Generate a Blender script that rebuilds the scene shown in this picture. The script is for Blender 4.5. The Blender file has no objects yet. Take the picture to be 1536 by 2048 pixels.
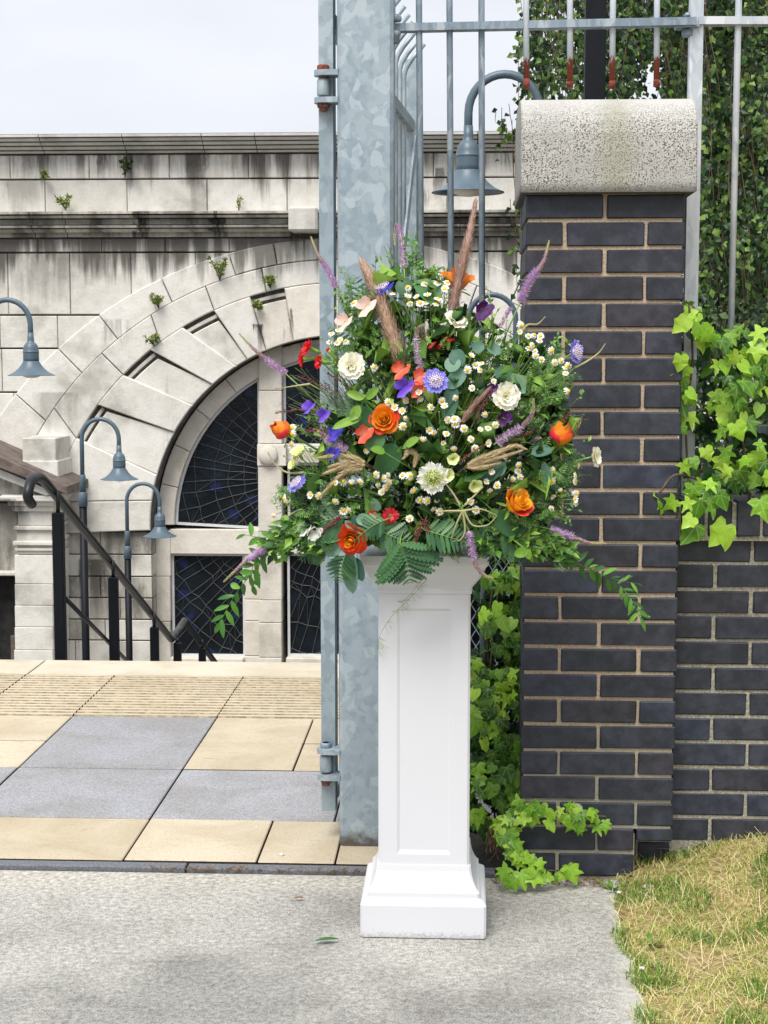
import bpy, math, random
import numpy as np
from mathutils import Vector as V, Matrix as Mx, noise as mn
random.seed(7); np.random.seed(7)
rnd = random.random
def ru(a, b): return a + (b - a) * random.random()
sc = bpy.context.scene
COL = sc.collection

# ------------------------------------------------------------------ camera
FPX, EYE = 3150.0, 1.53
PITCH = math.atan(327 / FPX)
YAW = math.atan(154 * math.cos(PITCH) / FPX)
cam = bpy.data.cameras.new('camera')
cam.sensor_fit = 'VERTICAL'; cam.sensor_height = 24.0; cam.lens = 24.0 * FPX / 2048
cam.clip_start = 0.05; cam.clip_end = 600
camo = bpy.data.objects.new('camera', cam); COL.objects.link(camo)
camo.location = (0, 0, EYE); camo.rotation_euler = (math.pi / 2 - PITCH, 0, YAW)
sc.camera = camo
_s, _c = math.sin, math.cos
FW = V((-_s(YAW) * _c(PITCH), _c(YAW) * _c(PITCH), -_s(PITCH)))
RT = V((_c(YAW), _s(YAW), 0)); UP = RT.cross(FW)
CAM = V((0, 0, EYE))
def ray(x, y): return FW + RT * ((x - 768) / FPX) - UP * ((y - 1024) / FPX)
def P(x, y, Y):            # the place at depth Y seen at a photo position
    d = ray(x, y); return CAM + d * (Y / d.y)
def G(x, y, z=0.0):
    d = ray(x, y); return CAM + d * ((z - EYE) / d.z)

# ------------------------------------------------------------------ world, sun, exposure
SUN_EL, SUN_AZ = math.radians(57), math.radians(198)     # azimuth from +Y clockwise: behind the camera, a little right
w = bpy.data.worlds.new('World'); sc.world = w; w.use_nodes = True
nt = w.node_tree; nt.nodes.clear()
def nn(nt, t, **k):
    n = nt.nodes.new(t)
    for a, b in k.items(): setattr(n, a, b)
    return n
out = nn(nt, 'ShaderNodeOutputWorld'); bg = nn(nt, 'ShaderNodeBackground'); bg.inputs['Strength'].default_value = 0.1
sky = nn(nt, 'ShaderNodeTexSky', sky_type='NISHITA', sun_disc=False, sun_elevation=SUN_EL, sun_rotation=SUN_AZ)
sky.air_density = 1.0; sky.dust_density = 3.0
tc = nn(nt, 'ShaderNodeTexCoord'); sep = nn(nt, 'ShaderNodeSeparateXYZ'); nt.links.new(tc.outputs['Generated'], sep.inputs[0])
mr = nn(nt, 'ShaderNodeMapRange'); nt.links.new(sep.outputs['Z'], mr.inputs[0])
mr.inputs[1].default_value = 0; mr.inputs[2].default_value = 1; mr.inputs[3].default_value = 3.2; mr.inputs[4].default_value = 6.0
mp = nn(nt, 'ShaderNodeMapping'); mp.inputs['Scale'].default_value = (1.6, 1.6, 5.5); nt.links.new(tc.outputs['Generated'], mp.inputs[0])
ns = nn(nt, 'ShaderNodeTexNoise'); ns.inputs['Scale'].default_value = 1.7; ns.inputs['Detail'].default_value = 5; nt.links.new(mp.outputs[0], ns.inputs['Vector'])
m2 = nn(nt, 'ShaderNodeMapRange'); nt.links.new(ns.outputs[0], m2.inputs[0])
m2.inputs[1].default_value = .3; m2.inputs[2].default_value = .7; m2.inputs[3].default_value = .88; m2.inputs[4].default_value = 1.08
mul = nn(nt, 'ShaderNodeMath', operation='MULTIPLY'); nt.links.new(mr.outputs[0], mul.inputs[0]); nt.links.new(m2.outputs[0], mul.inputs[1])
vm = nn(nt, 'ShaderNodeVectorMath', operation='SCALE'); vm.inputs[0].default_value = (.965, .98, 1.045); nt.links.new(mul.outputs[0], vm.inputs['Scale'])
mx = nn(nt, 'ShaderNodeMix', data_type='RGBA'); mx.inputs[0].default_value = .92
nt.links.new(sky.outputs[0], mx.inputs[6]); nt.links.new(vm.outputs[0], mx.inputs[7])
nt.links.new(mx.outputs[2], bg.inputs[0]); nt.links.new(bg.outputs[0], out.inputs[0])
sun = bpy.data.lights.new('sun', 'SUN'); sun.energy = 1.5; sun.angle = math.radians(30); sun.color = (1, .965, .9)
suno = bpy.data.objects.new('sun', sun); COL.objects.link(suno)
sd = V((math.sin(SUN_AZ) * math.cos(SUN_EL), math.cos(SUN_AZ) * math.cos(SUN_EL), math.sin(SUN_EL)))
suno.rotation_euler = sd.to_track_quat('Z', 'Y').to_euler(); suno.location = sd * 30
sc.view_settings.view_transform = 'Standard'; sc.view_settings.look = 'None'
sc.view_settings.gamma = 1; sc.view_settings.use_curve_mapping = False
sc.view_settings.exposure = 1.36
try:
    sc.cycles.max_bounces = 8; sc.cycles.transparent_max_bounces = 8
except Exception: pass

# ------------------------------------------------------------------ materials
MAT = {}
class NT:
    def __init__(s, name):
        m = bpy.data.materials.new(name); m.use_nodes = True; s.m = m; s.t = m.node_tree; s.t.nodes.clear(); MAT[name] = m
        s.out = s.n('ShaderNodeOutputMaterial'); s.b = s.n('ShaderNodeBsdfPrincipled'); s.l(s.b, s.out)
    def n(s, t, **k): return nn(s.t, t, **k)
    def l(s, a, b, i=0, o=0):
        ao = a.outputs[o] if hasattr(a, 'outputs') else a
        bi = b.inputs[i] if hasattr(b, 'inputs') else b
        s.t.links.new(ao, bi)
    def pos(s, scale=(1, 1, 1), kind='pos'):
        if kind == 'pos': g = s.n('ShaderNodeNewGeometry').outputs['Position']
        else: g = s.n('ShaderNodeTexCoord').outputs['Object']
        m = s.n('ShaderNodeMapping'); m.inputs['Scale'].default_value = scale; s.t.links.new(g, m.inputs[0]); return m.outputs[0]
    def noise(s, vec, scale, detail=4, rough=.55, dist=0):
        n = s.n('ShaderNodeTexNoise'); s.t.links.new(vec, n.inputs['Vector'])
        n.inputs['Scale'].default_value = scale; n.inputs['Detail'].default_value = detail; n.inputs['Roughness'].default_value = rough; n.inputs['Distortion'].default_value = dist
        return n.outputs[0]
    def ramp(s, fac, stops, interp='LINEAR'):
        r = s.n('ShaderNodeValToRGB'); r.color_ramp.interpolation = interp; e = r.color_ramp.elements
        while len(e) > 1: e.remove(e[0])
        for i, (p, c) in enumerate(stops):
            if i == 0: x = e[0]; x.position = p
            else: x = e.new(p)
            x.color = (c, c, c, 1) if not hasattr(c, '__len__') else (*c, 1)
        s.t.links.new(fac, r.inputs[0]); return r.outputs[0]
    def mix(s, fac, a, b, blend='MIX'):
        m = s.n('ShaderNodeMix', data_type='RGBA', blend_type=blend)
        for i, x in ((0, fac), (6, a), (7, b)):
            if isinstance(x, (int, float)): m.inputs[i].default_value = x if i == 0 else (x, x, x, 1)
            elif isinstance(x, tuple): m.inputs[i].default_value = (*x, 1)
            else: s.t.links.new(x, m.inputs[i])
        return m.outputs[2]
    def math(s, op, a, b=0):
        m = s.n('ShaderNodeMath', operation=op)
        for i, x in enumerate((a, b)):
            if isinstance(x, (int, float)): m.inputs[i].default_value = x
            else: s.t.links.new(x, m.inputs[i])
        return m.outputs[0]
    def rng(s, v, a, b, c=0, d=1, smooth=True):
        m = s.n('ShaderNodeMapRange'); m.interpolation_type = 'SMOOTHSTEP' if smooth else 'LINEAR'
        s.t.links.new(v, m.inputs[0])
        for i, x in enumerate((a, b, c, d)): m.inputs[i + 1].default_value = x
        return m.outputs[0]
    def col(s, c):
        if isinstance(c, tuple): s.b.inputs['Base Color'].default_value = (*c, 1)
        else: s.t.links.new(c, s.b.inputs['Base Color'])
    def set(s, rough=.6, metal=0, spec=.5):
        if isinstance(rough, (int, float)): s.b.inputs['Roughness'].default_value = rough
        else: s.t.links.new(rough, s.b.inputs['Roughness'])
        s.b.inputs['Metallic'].default_value = metal
        s.b.inputs['Specular IOR Level'].default_value = spec
    def bump(s, h, strength=.3, dist=.01):
        b = s.n('ShaderNodeBump'); b.inputs['Strength'].default_value = strength; b.inputs['Distance'].default_value = dist
        s.t.links.new(h, b.inputs['Height']); s.t.links.new(b.outputs[0], s.b.inputs['Normal'])
    def orand(s): return s.n('ShaderNodeObjectInfo').outputs['Random']
    def irand(s): return s.n('ShaderNodeNewGeometry').outputs['Random Per Island']
    def xyz(s):
        g = s.n('ShaderNodeNewGeometry').outputs['Position']; q = s.n('ShaderNodeSeparateXYZ'); s.t.links.new(g, q.inputs[0]); return q.outputs
    def translucent(s, col, fac=.3):
        t = s.n('ShaderNodeBsdfTranslucent'); m = s.n('ShaderNodeMixShader'); m.inputs[0].default_value = fac
        if isinstance(col, tuple): t.inputs[0].default_value = (*col, 1)
        else: s.t.links.new(col, t.inputs[0])
        s.l(s.b, m, 1); s.l(t, m, 2); s.l(m, s.out)

def plain(name, c, rough=.6, metal=0, spec=.5, var=.12, scale=60):
    k = NT(name); p = k.pos()
    n = k.noise(p, scale, 5)
    k.col(k.mix(k.rng(n, .3, .7), tuple(x * (1 - var) for x in c), tuple(min(1, x * (1 + var)) for x in c))); k.set(rough, metal, spec)
    k.bump(n, .12, .003); return k

# engineering brick: blue-black, a few purple-brown ones, pitted
k = NT('brick_blue'); p = k.pos(); r = k.orand()
base = k.ramp(r, [(0, (.0135, .0165, .0245)), (.3, (.0205, .024, .035)), (.55, (.0155, .0185, .0265)), (.78, (.022, .0215, .030)), (1, (.019, .025, .041))])
n1 = k.noise(p, 22, 6, .65); n2 = k.noise(p, 210, 3, .6)
c = k.mix(k.rng(n1, .35, .75), base, k.mix(1.0, base, (2.3, 2.2, 2.1), 'MULTIPLY'))
pit = k.rng(n2, .66, .72)
c = k.mix(pit, c, (.006, .006, .007))
sp = k.rng(k.noise(p, 420, 2), .73, .77); c = k.mix(k.math('MULTIPLY', sp, .35), c, (.22, .2, .19))
k.col(c); k.set(k.rng(n1, .2, .8, .42, .66), 0, .4); k.bump(k.math('SUBTRACT', n1, k.math('MULTIPLY', pit, .8)), .35, .004)
k = NT('mortar'); p = k.pos(); z = k.xyz()[2]
n1 = k.noise(p, 130, 6, .7); n0 = k.noise(p, 9, 4)
c = k.ramp(n1, [(.25, (.24, .18, .13)), (.5, (.47, .375, .275)), (.8, (.61, .51, .40))])
low = k.math('ADD', k.rng(z, .75, .1), k.math('MULTIPLY', k.math('SUBTRACT', n0, .5), 1.4))
c = k.mix(k.rng(low, .3, .9), c, k.mix(n1, (.19, .18, .14), (.48, .45, .36)))
k.col(c); k.set(.95, 0, .2); k.bump(n1, .8, .006)
k = NT('mortar_grey'); p = k.pos(); n1 = k.noise(p, 130, 6, .7)
k.col(k.mix(k.rng(n1, .3, .75), (.2, .185, .15), (.5, .47, .37))); k.set(.95, 0, .2); k.bump(n1, .8, .006)
# granite-like cast cap
k = NT('cap_stone'); p = k.pos(); x = k.xyz()
n1 = k.noise(p, 250, 3, .65, .3); n2 = k.noise(p, 5, 5, .6); n3 = k.noise(p, 330, 2)
c = k.mix(k.rng(n2, .3, .7), (.385, .38, .36), (.51, .50, .47))
thr = k.math('ADD', n1, k.math('MULTIPLY', k.math('SUBTRACT', n2, .5), .22))
spk = k.rng(thr, .525, .57)
zf = k.rng(x[2], 2.24, 2.12, .15, 1)
c = k.mix(k.math('MULTIPLY', spk, zf), c, (.075, .073, .068))
c = k.mix(k.math('MULTIPLY', k.rng(n3, .55, .65), .6), c, (.22, .21, .19))
sx = k.math('ABSOLUTE', k.math('SUBTRACT', x[0], .425))
st = k.math('MULTIPLY', k.rng(k.math('ADD', sx, k.math('MULTIPLY', n2, .12)), .14, .06), .45)
c = k.mix(st, c, (.24, .24, .15))
c = k.mix(k.math('MULTIPLY', k.rng(x[2], 1.995, 1.955), .8), c, (.06, .055, .05))
k.col(c); k.set(.9, 0, .25); k.bump(n1, .5, .004)
# hot-dip galvanised steel with large spangles
def galv(name, a, b, cpale, scale=17, squash=1.0, grime=None, pale_at=.72):
    k = NT(name); p = k.pos((1, 1, squash))
    dn = k.n('ShaderNodeTexNoise'); k.t.links.new(p, dn.inputs['Vector']); dn.inputs['Scale'].default_value = 14; dn.inputs['Detail'].default_value = 3
    ad = k.n('ShaderNodeVectorMath', operation='MULTIPLY_ADD'); k.t.links.new(dn.outputs[1], ad.inputs[0]); ad.inputs[1].default_value = (.06,) * 3; k.t.links.new(p, ad.inputs[2])
    vs = []
    for s2 in (scale, scale * 1.9):
        vo = k.n('ShaderNodeTexVoronoi'); k.t.links.new(ad.outputs[0], vo.inputs['Vector']); vo.inputs['Scale'].default_value = s2
        sp = k.n('ShaderNodeSeparateColor'); k.t.links.new(vo.outputs['Color'], sp.inputs[0]); vs.append(sp.outputs[0])
    big = k.noise(p, 2.2, 3)
    c = k.mix(k.rng(big, .3, .7), a, b)
    c = k.mix(k.ramp(vs[0], [(0, 0.0), (.45, .0), (.46, .16), (pale_at - .02, .16), (pale_at, .7), (1, .85)], 'LINEAR'), c, cpale)
    c = k.mix(k.math('MULTIPLY', k.rng(vs[1], .62, .64), .28), c, cpale)
    c = k.mix(k.math('MULTIPLY', k.rng(vs[1], .2, .18), .3), c, tuple(q * .85 for q in a))
    dr = k.rng(k.noise(k.pos((30, 30, .9)), 1, 4), .55, .75)
    c = k.mix(k.math('MULTIPLY', dr, .22), c, tuple(q * 1.35 for q in a))
    if grime is not None:
        zz = k.xyz()[2]; gn = k.noise(k.pos(), 35, 5, .7)
        g = k.rng(k.math('ADD', zz, k.math('MULTIPLY', k.math('SUBTRACT', gn, .5), -.1)), .075, .02)
        c = k.mix(k.math('MULTIPLY', g, .85), c, k.mix(gn, (.02, .017, .012), (.09, .055, .03)))
    k.col(c); k.set(k.rng(vs[0], 0, 1, .38, .6), .25, .5); k.bump(k.noise(p, 60, 3), .06, .004)
galv('galvanised_post', (.235, .30, .345), (.29, .355, .40), (.385, .45, .485), 30, .8, grime=1, pale_at=.8)
galv('galvanised_gate', (.22, .28, .315), (.28, .345, .38), (.36, .425, .46), 26, .7, pale_at=.8)
galv('galvanised_bar', (.16, .215, .265), (.22, .28, .33), (.36, .41, .45), 40, .35, pale_at=.8)
galv('weathered_bar', (.36, .4, .45), (.5, .54, .58), (.62, .65, .68), 40, .3)
k = plain('rust_paint', (.17, .03, .016), .8, var=.5, scale=120)
k = NT('cut_bar'); p = k.pos(); z = k.xyz()[2]; n = k.noise(k.pos((160, 160, 60)), 1, 4, .7); n2 = k.noise(p, 150, 4)
c = k.mix(n2, (.38, .42, .47), (.54, .58, .62)); f = k.rng(k.math('ADD', z, k.math('MULTIPLY', k.math('SUBTRACT', n, .5), .11)), 2.372, 2.362)
k.col(k.mix(f, c, k.mix(n2, (.10, .02, .012), (.27, .06, .025)))); k.set(.7, .1, .4)
k = plain('rusty_bolt', (.17, .07, .05), .75, var=.5, scale=150)
plain('lamp_paint', (.075, .115, .148), .42, 0, .5, .06, 12)
plain('black_paint', (.0035, .005, .008), .5, 0, .2, .2, 12)
plain('dark_iron', (.007, .009, .011), .42, 0, .35, .2, 30)
plain('worn_rail', (.05, .055, .06), .4, .3, .5, .35, 25)
k = NT('lamp_glass'); k.col((.62, .6, .52)); k.set(.25)
k = NT('plinth_white'); p = k.pos(); n = k.noise(p, 7, 3); n2 = k.noise(p, 140, 3)
zz = k.xyz()[2]; g = k.math('MULTIPLY', k.rng(k.math('ADD', zz, k.math('MULTIPLY', k.math('SUBTRACT', n2, .5), -.05)), .022, .0), .55); sm = k.math('MULTIPLY', k.rng(k.noise(k.pos((14, 14, 3)), 1, 5, .7), .62, .74), .16)
c = k.mix(n, (.57, .578, .61), (.60, .607, .635)); c = k.mix(sm, c, (.46, .45, .43)); k.col(k.mix(g, c, (.25, .24, .22))); k.set(.42, 0, .4); k.bump(k.math('ADD', n, k.math('MULTIPLY', n2, .12)), .06, .006)

# pale ashlar with soot streaks under the ledges
LEDGE1 = P(300, 306, 22).z; LEDGE2 = P(300, 475, 22).z
STREAK = [(P(x, 500, 22).x, hw * 22 / FPX, P(300, a, 22).z, P(300, b, 22).z, m) for x, hw, a, b, m in ((58, 13, 308, 357, .7), (205, 8, 308, 356, .85), (392, 15, 308, 424, .9), (258, 11, 308, 340, .5), (285, 7, 308, 330, .6), (45, 26, 360, 424, .4), (530, 6, 308, 335, .6), (287, 12, 425, 525, .97), (440, 8, 425, 545, .95), (150, 22, 475, 520, .85), (255, 30, 475, 500, .6), (596, 20, 470, 525, .9), (95, 34, 504, 620, .55), (30, 14, 504, 600, .4), (370, 22, 475, 505, .75), (517, 9, 650, 708, .95), (578, 7, 620, 685, .85), (550, 12, 530, 560, .6), (110, 30, 786, 874, .4), (235, 30, 1064, 1150, .85), (180, 22, 1120, 1290, .9), (265, 26, 1064, 1100, .7), (40, 22, 985, 1100, .8), (232, 14, 640, 700, .4), (640, 20, 690, 800, .3), (930, 24, 425, 510, .9), (1010, 18, 425, 560, .6), (860, 18, 475, 540, .5), (875, 9, 340, 400, .8))]
def ashlar(name, a, b, dirt=1.0, base_dirt=0.0):
    k = NT(name); p = k.pos(); q = k.xyz(); z = q[2]
    r = k.orand(); n0 = k.noise(p, 1.3, 5, .6); n1 = k.noise(p, 26, 6, .7); n3 = k.noise(p, 5, 5, .65)
    c = k.mix(r, a, b)
    c = k.mix(k.rng(n3, .35, .75), c, k.mix(1.0, c, (.86, .845, .81), 'MULTIPLY')); c = k.mix(k.rng(n0, .5, .72), c, k.mix(1.0, c, (.66, .655, .64), 'MULTIPLY'))
    c = k.mix(k.math('MULTIPLY', k.rng(n1, .5, .78), .4), c, k.mix(1.0, c, (.6, .58, .54), 'MULTIPLY'))
    sx = k.noise(k.pos((3.4, 3.4, .22)), 1, 5, .6, .3); sx2 = k.noise(k.pos((9, 9, .5)), 1, 4, .6)
    s = k.math('ADD', k.math('MULTIPLY', sx, .62), k.math('MULTIPLY', sx2, .2)); s = k.math('ADD', s, k.math('MULTIPLY', k.noise(k.pos((1, 1, .7)), .9, 4, .6), .22))
    f1 = k.rng(z, LEDGE1 - .95, LEDGE1, 0, 1); f1 = k.math('MULTIPLY', f1, k.rng(z, LEDGE1 + .01, LEDGE1 - .01))
    f2 = k.rng(z, LEDGE2 - 1.15, LEDGE2, 0, 1); f2 = k.math('MULTIPLY', f2, k.rng(z, LEDGE2 + .01, LEDGE2 - .01))
    f2 = k.math('MULTIPLY', f2, 1.1)
    low = k.rng(z, -2.4, -3.4, 0, .42)
    f = k.math('MAXIMUM', k.math('MAXIMUM', k.math('MULTIPLY', f1, .8), f2), k.math('MAXIMUM', low, .12))
    st = k.rng(k.math('ADD', s, k.math('MULTIPLY', f, .24)), .64, .79)
    st = k.math('MULTIPLY', st, .9 * dirt)
    wob = k.math('ADD', k.math('MULTIPLY', k.math('SUBTRACT', k.noise(k.pos((4, 4, 1.6)), 1, 4, .6), .5), .42), k.math('MULTIPLY', k.math('SUBTRACT', sx2, .5), .5))
    for X_, hw, z1_, z0_, amt in STREAK:
        ax_ = k.math('ABSOLUTE', k.math('SUBTRACT', k.math('ADD', q[0], wob), X_)); g = k.rng(ax_, hw * 1.9, hw * .8)
        g = k.math('MULTIPLY', g, k.math('MULTIPLY', k.rng(k.math('ADD', z, k.math('MULTIPLY', wob, 1.5)), z0_ - .1, z0_ + (z1_ - z0_) * .85), k.rng(z, z1_ + .03, z1_ - .01)))
        st = k.math('MAXIMUM', st, k.math('MULTIPLY', g, k.math('MULTIPLY', amt, k.rng(k.math('ADD', k.math('MULTIPLY', sx2, .6), k.math('MULTIPLY', n1, .4)), .26, .5, .3, 1.0))))
    if base_dirt: st = k.math('MAXIMUM', st, k.math('MULTIPLY', k.rng(k.math('ADD', k.noise(k.pos((2.2, 2.2, 1.1)), 1, 6, .65), k.math('MULTIPLY', sx2, .35)), .5, .86), base_dirt))
    c = k.mix(st, c, k.mix(k.noise(p, 2, 3), (.026, .029, .033), (.10, .085, .068)))
    k.col(c); k.set(.92, 0, .2); k.bump(k.math('ADD', n1, n3), .4, .014)
ashlar('ashlar', (.61, .592, .545), (.70, .685, .64))
ashlar('ashlar_ring', (.64, .622, .578), (.715, .70, .657), .85)
ashlar('ashlar_warm', (.62, .585, .515), (.70, .665, .60), .6)
ashlar('ashlar_sooty', (.5, .48, .43), (.6, .575, .52), 1.1, .85)
ashlar('ashlar_cornice', (.58, .57, .54), (.66, .65, .61), .35, .15)
plain('joint_dark', (.10, .09, .075), .95, var=.4, scale=30)
plain('soffit_soot_shade', (.10, .095, .087), .95, var=.6, scale=3)  # sooty soffit, with the shadow of the recess put into its colour
plain('matt_black', (.02, .02, .02), .95, var=.4, scale=10)
plain('brown_slate', (.12, .095, .08), .8, var=.35, scale=8)
plain('window_paint', (.6, .61, .62), .5, var=.06, scale=5)
plain('lead', (.085, .09, .09), .55, .2, var=.25, scale=14)
k = NT('leaded_glass'); p = k.pos(); n = k.noise(p, 1.6, 4); vo = k.n('ShaderNodeTexVoronoi'); k.t.links.new(p, vo.inputs['Vector']); vo.inputs['Scale'].default_value = 8
c = k.mix(k.rng(n, .4, .7), (.004, .006, .009), (.010, .017, .024))
spc = k.n('ShaderNodeSeparateColor'); k.t.links.new(vo.outputs['Color'], spc.inputs[0])
c = k.mix(k.math('MULTIPLY', k.rng(spc.outputs[0], .955, .965), .8), c, (.012, .02, .085)); k.col(c); k.set(.32, 0, .25); k.bump(k.noise(p, 9, 3), .5, .02)

# grounds
k = NT('concrete'); p = k.pos(); q = k.xyz()
n0 = k.noise(p, 1.1, 5, .6); n1 = k.noise(p, 62, 6, .75); n2 = k.noise(p, 260, 4, .75); n3 = k.noise(p, 6, 6, .7)
c = k.ramp(k.math('ADD', k.math('MULTIPLY', n1, .4), k.math('MULTIPLY', n2, .6)), [(.37, (.06, .059, .054)), (.45, (.20, .197, .184)), (.535, (.36, .355, .335)), (.64, (.58, .57, .53))])
c = k.mix(k.rng(n0, .36, .62), k.mix(1.0, c, (1.25, 1.24, 1.21), 'MULTIPLY'), k.mix(1.0, c, (.78, .78, .77), 'MULTIPLY'))
c = k.mix(k.math('MULTIPLY', k.rng(n3, .5, .7), .5), c, k.mix(1.0, c, (.62, .6, .57), 'MULTIPLY'))
nearp = k.rng(k.math('ADD', q[1], k.math('MULTIPLY', n3, .25)), 4.3, 4.55)
c = k.mix(k.math('MULTIPLY', nearp, .6), c, k.mix(k.rng(n1, .35, .65), (.30, .28, .23), (.68, .64, .56)))
edge = k.rng(k.math('ADD', k.math('SUBTRACT', q[0], k.math('MULTIPLY', q[1], .033)), k.math('MULTIPLY', k.math('SUBTRACT', n3, .5), .1)), .245, .305)
c = k.mix(k.math('MULTIPLY', edge, .5), c, k.mix(n1, (.4, .39, .36), (.68, .66, .62)))
k.col(c); k.set(.95, 0, .2); k.bump(k.math('ADD', n1, k.math('MULTIPLY', n2, .6)), .5, .006)
def slabmat(name, a, b, sp, grain=120, spec_thr=.66, wear=.6):
    k = NT(name); p = k.pos(); n = k.noise(p, 3.2, 5, .6, .6); n1 = k.noise(p, grain, 4, .7); r = k.orand(); n2 = k.noise(k.pos((2, 7, 1)), 3, 5, .7, 1.2)
    c = k.mix(r, a, b); c = k.mix(k.rng(n, .35, .7), c, k.mix(1.0, c, (.82, .79, .74), 'MULTIPLY'))
    c = k.mix(k.math('MULTIPLY', k.rng(n2, .58, .72), wear), c, k.mix(1.0, c, (.55, .5, .42), 'MULTIPLY'))
    c = k.mix(k.math('MULTIPLY', k.rng(n1, .5, spec_thr), .5), c, sp); k.col(c); k.set(.9, 0, .25); k.bump(k.math('ADD', n1, n), .3, .003)
slabmat('sand_slab', (.45, .39, .285), (.53, .465, .355), (.3, .23, .14))
slabmat('pale_sand_slab', (.50, .455, .36), (.56, .51, .41), (.42, .36, .26))
slabmat('grey_slab', (.30, .305, .322), (.355, .36, .378), (.11, .113, .122), 170, .55, .1)
plain('groove_shade', (.31, .255, .17), .95, var=.4, scale=40)  # darker groove colour paints in the shade between the ribs
plain('dark_edging', (.125, .13, .145), .85, var=.3, scale=140)
plain('bed', (.022, .02, .017), .95, var=.4, scale=60)
k = NT('dry_soil'); p = k.pos(); n1 = k.noise(p, 45, 6, .7); n0 = k.noise(p, 3, 4)
c = k.mix(k.rng(n1, .3, .7), (.17, .125, .06), (.46, .36, .17)); c = k.mix(k.rng(n0, .45, .65), c, k.mix(n1, (.12, .12, .035), (.27, .25, .08)))
k.col(c); k.set(1, 0, .1); k.bump(n1, .8, .01)
plain('step_stone', (.3, .29, .26), .9, var=.2, scale=20)
plain('lower_paving', (.27, .26, .23), .9, var=.2, scale=3)

# plants: colour varies per leaf
def leafm(name, stops, rough=.45, tr=.3, rnd='island', spec=.4, attr=False):
    k = NT(name); r = k.irand() if rnd == 'island' else k.orand()
    c = k.ramp(r, stops); p = k.pos(); n = k.noise(p, 70, 3)
    c = k.mix(k.math('MULTIPLY', k.rng(n, .35, .7), .5), c, k.mix(1.0, c, (.7, .78, .6), 'MULTIPLY'))
    if name in ('ivy_bright', 'ivy_mid'):
        q = k.n('ShaderNodeSeparateXYZ'); k.t.links.new(k.n('ShaderNodeTexCoord').outputs['Object'], q.inputs[0])
        an = k.math('ABSOLUTE', k.math('ARCTAN2', q.outputs[0], q.outputs[1])); rr = k.math('SQRT', k.math('ADD', k.math('MULTIPLY', q.outputs[0], q.outputs[0]), k.math('MULTIPLY', q.outputs[1], q.outputs[1])))
        d = k.math('MINIMUM', an, k.math('MINIMUM', k.math('ABSOLUTE', k.math('SUBTRACT', an, .82)), k.math('ABSOLUTE', k.math('SUBTRACT', an, 1.72))))
        c = k.mix(k.math('MULTIPLY', k.rng(k.math('MULTIPLY', d, rr), .034, .012), .3), c, (.55, .66, .26))
    k.col(c); k.set(rough, 0, spec); k.translucent(c, tr); return k
leafm('ivy_bright', [(0, (.08, .22, .018)), (.25, (.18, .39, .026)), (.6, (.31, .55, .034)), (1, (.46, .67, .09))], .3, .3, 'object')
leafm('ivy_mid', [(0, (.02, .075, .014)), (.4, (.06, .17, .022)), (.75, (.15, .32, .032)), (1, (.27, .46, .06))], .38, .22, 'object')
leafm('ivy_dark', [(0, (.008, .03, .009)), (.6, (.018, .06, .014)), (1, (.04, .115, .02))], .35, .15)  # darker copy for inner leaves, depth shade painted into the colour
leafm('ivy_small', [(0, (.03, .085, .015)), (.5, (.09, .2, .025)), (1, (.24, .4, .05))], .35, .25)
leafm('birch_leaf', [(0, (.007, .022, .008)), (.45, (.02, .058, .015)), (.75, (.065, .145, .028)), (1, (.23, .36, .07))], .38, .35)
leafm('hedge_leaf', [(0, (.006, .018, .006)), (.6, (.018, .042, .012)), (1, (.08, .12, .025))], .5, .2)
leafm('grass_blade', [(0, (.80, .67, .36)), (.25, (.66, .54, .25)), (.42, (.74, .66, .28)), (.58, (.56, .58, .16)), (.8, (.34, .48, .08)), (1, (.18, .32, .045))], .7, .3)
leafm('straw_blade', [(0, (.62, .50, .27)), (1, (.85, .76, .5))], .7, .2)
leafm('green_blade', [(0, (.07, .17, .025)), (1, (.2, .34, .05))], .6, .3)
leafm('filler_leaf', [(0, (.016, .055, .016)), (.3, (.045, .13, .026)), (.6, (.12, .26, .04)), (.85, (.23, .42, .06)), (1, (.36, .54, .11))], .45, .22)
leafm('feather_leaf', [(0, (.05, .14, .034)), (.5, (.12, .27, .05)), (1, (.24, .42, .085))], .5, .25)
leafm('fern_leaf', [(0, (.018, .075, .028)), (.5, (.042, .135, .048)), (1, (.09, .22, .075))], .4, .2, 'object')
leafm('ruscus_leaf', [(0, (.035, .13, .018)), (.6, (.085, .25, .03)), (1, (.2, .42, .06))], .33, .22, 'object')
leafm('eucalyptus_leaf', [(0, (.055, .14, .10)), (.5, (.10, .22, .155)), (1, (.2, .34, .25))], .5, .15, 'object')
leafm('lime_leaf', [(0, (.14, .30, .03)), (1, (.26, .44, .07))], .4, .3, 'object')
leafm('weed_leaf', [(0, (.10, .16, .03)), (1, (.26, .31, .07))], .6, .3)
leafm('asparagus', [(0, (.12, .28, .03)), (1, (.25, .42, .06))], .6, .3)
plain('stem_green', (.16, .29, .06), .5, var=.3, scale=30)
plain('stem_dark', (.10, .16, .045), .6, var=.3, scale=30)
plain('calyx_green', (.2, .36, .05), .5, var=.25, scale=40)
plain('twig_brown', (.10, .065, .04), .8, var=.4, scale=40)
plain('bark', (.14, .12, .10), .9, var=.6, scale=10)
def petalm(name, stops, rough=.5, tr=.25, vary=.12):
    k = NT(name); a = k.n('ShaderNodeAttribute', attribute_name='t').outputs['Fac']
    p = k.pos(); n = k.noise(p, 160, 3)
    a2 = k.math('ADD', a, k.math('MULTIPLY', k.math('SUBTRACT', n, .5), .25))
    c = k.ramp(a2, stops); k.col(c); k.set(rough, 0, .3); k.translucent(c, tr); return k
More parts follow.
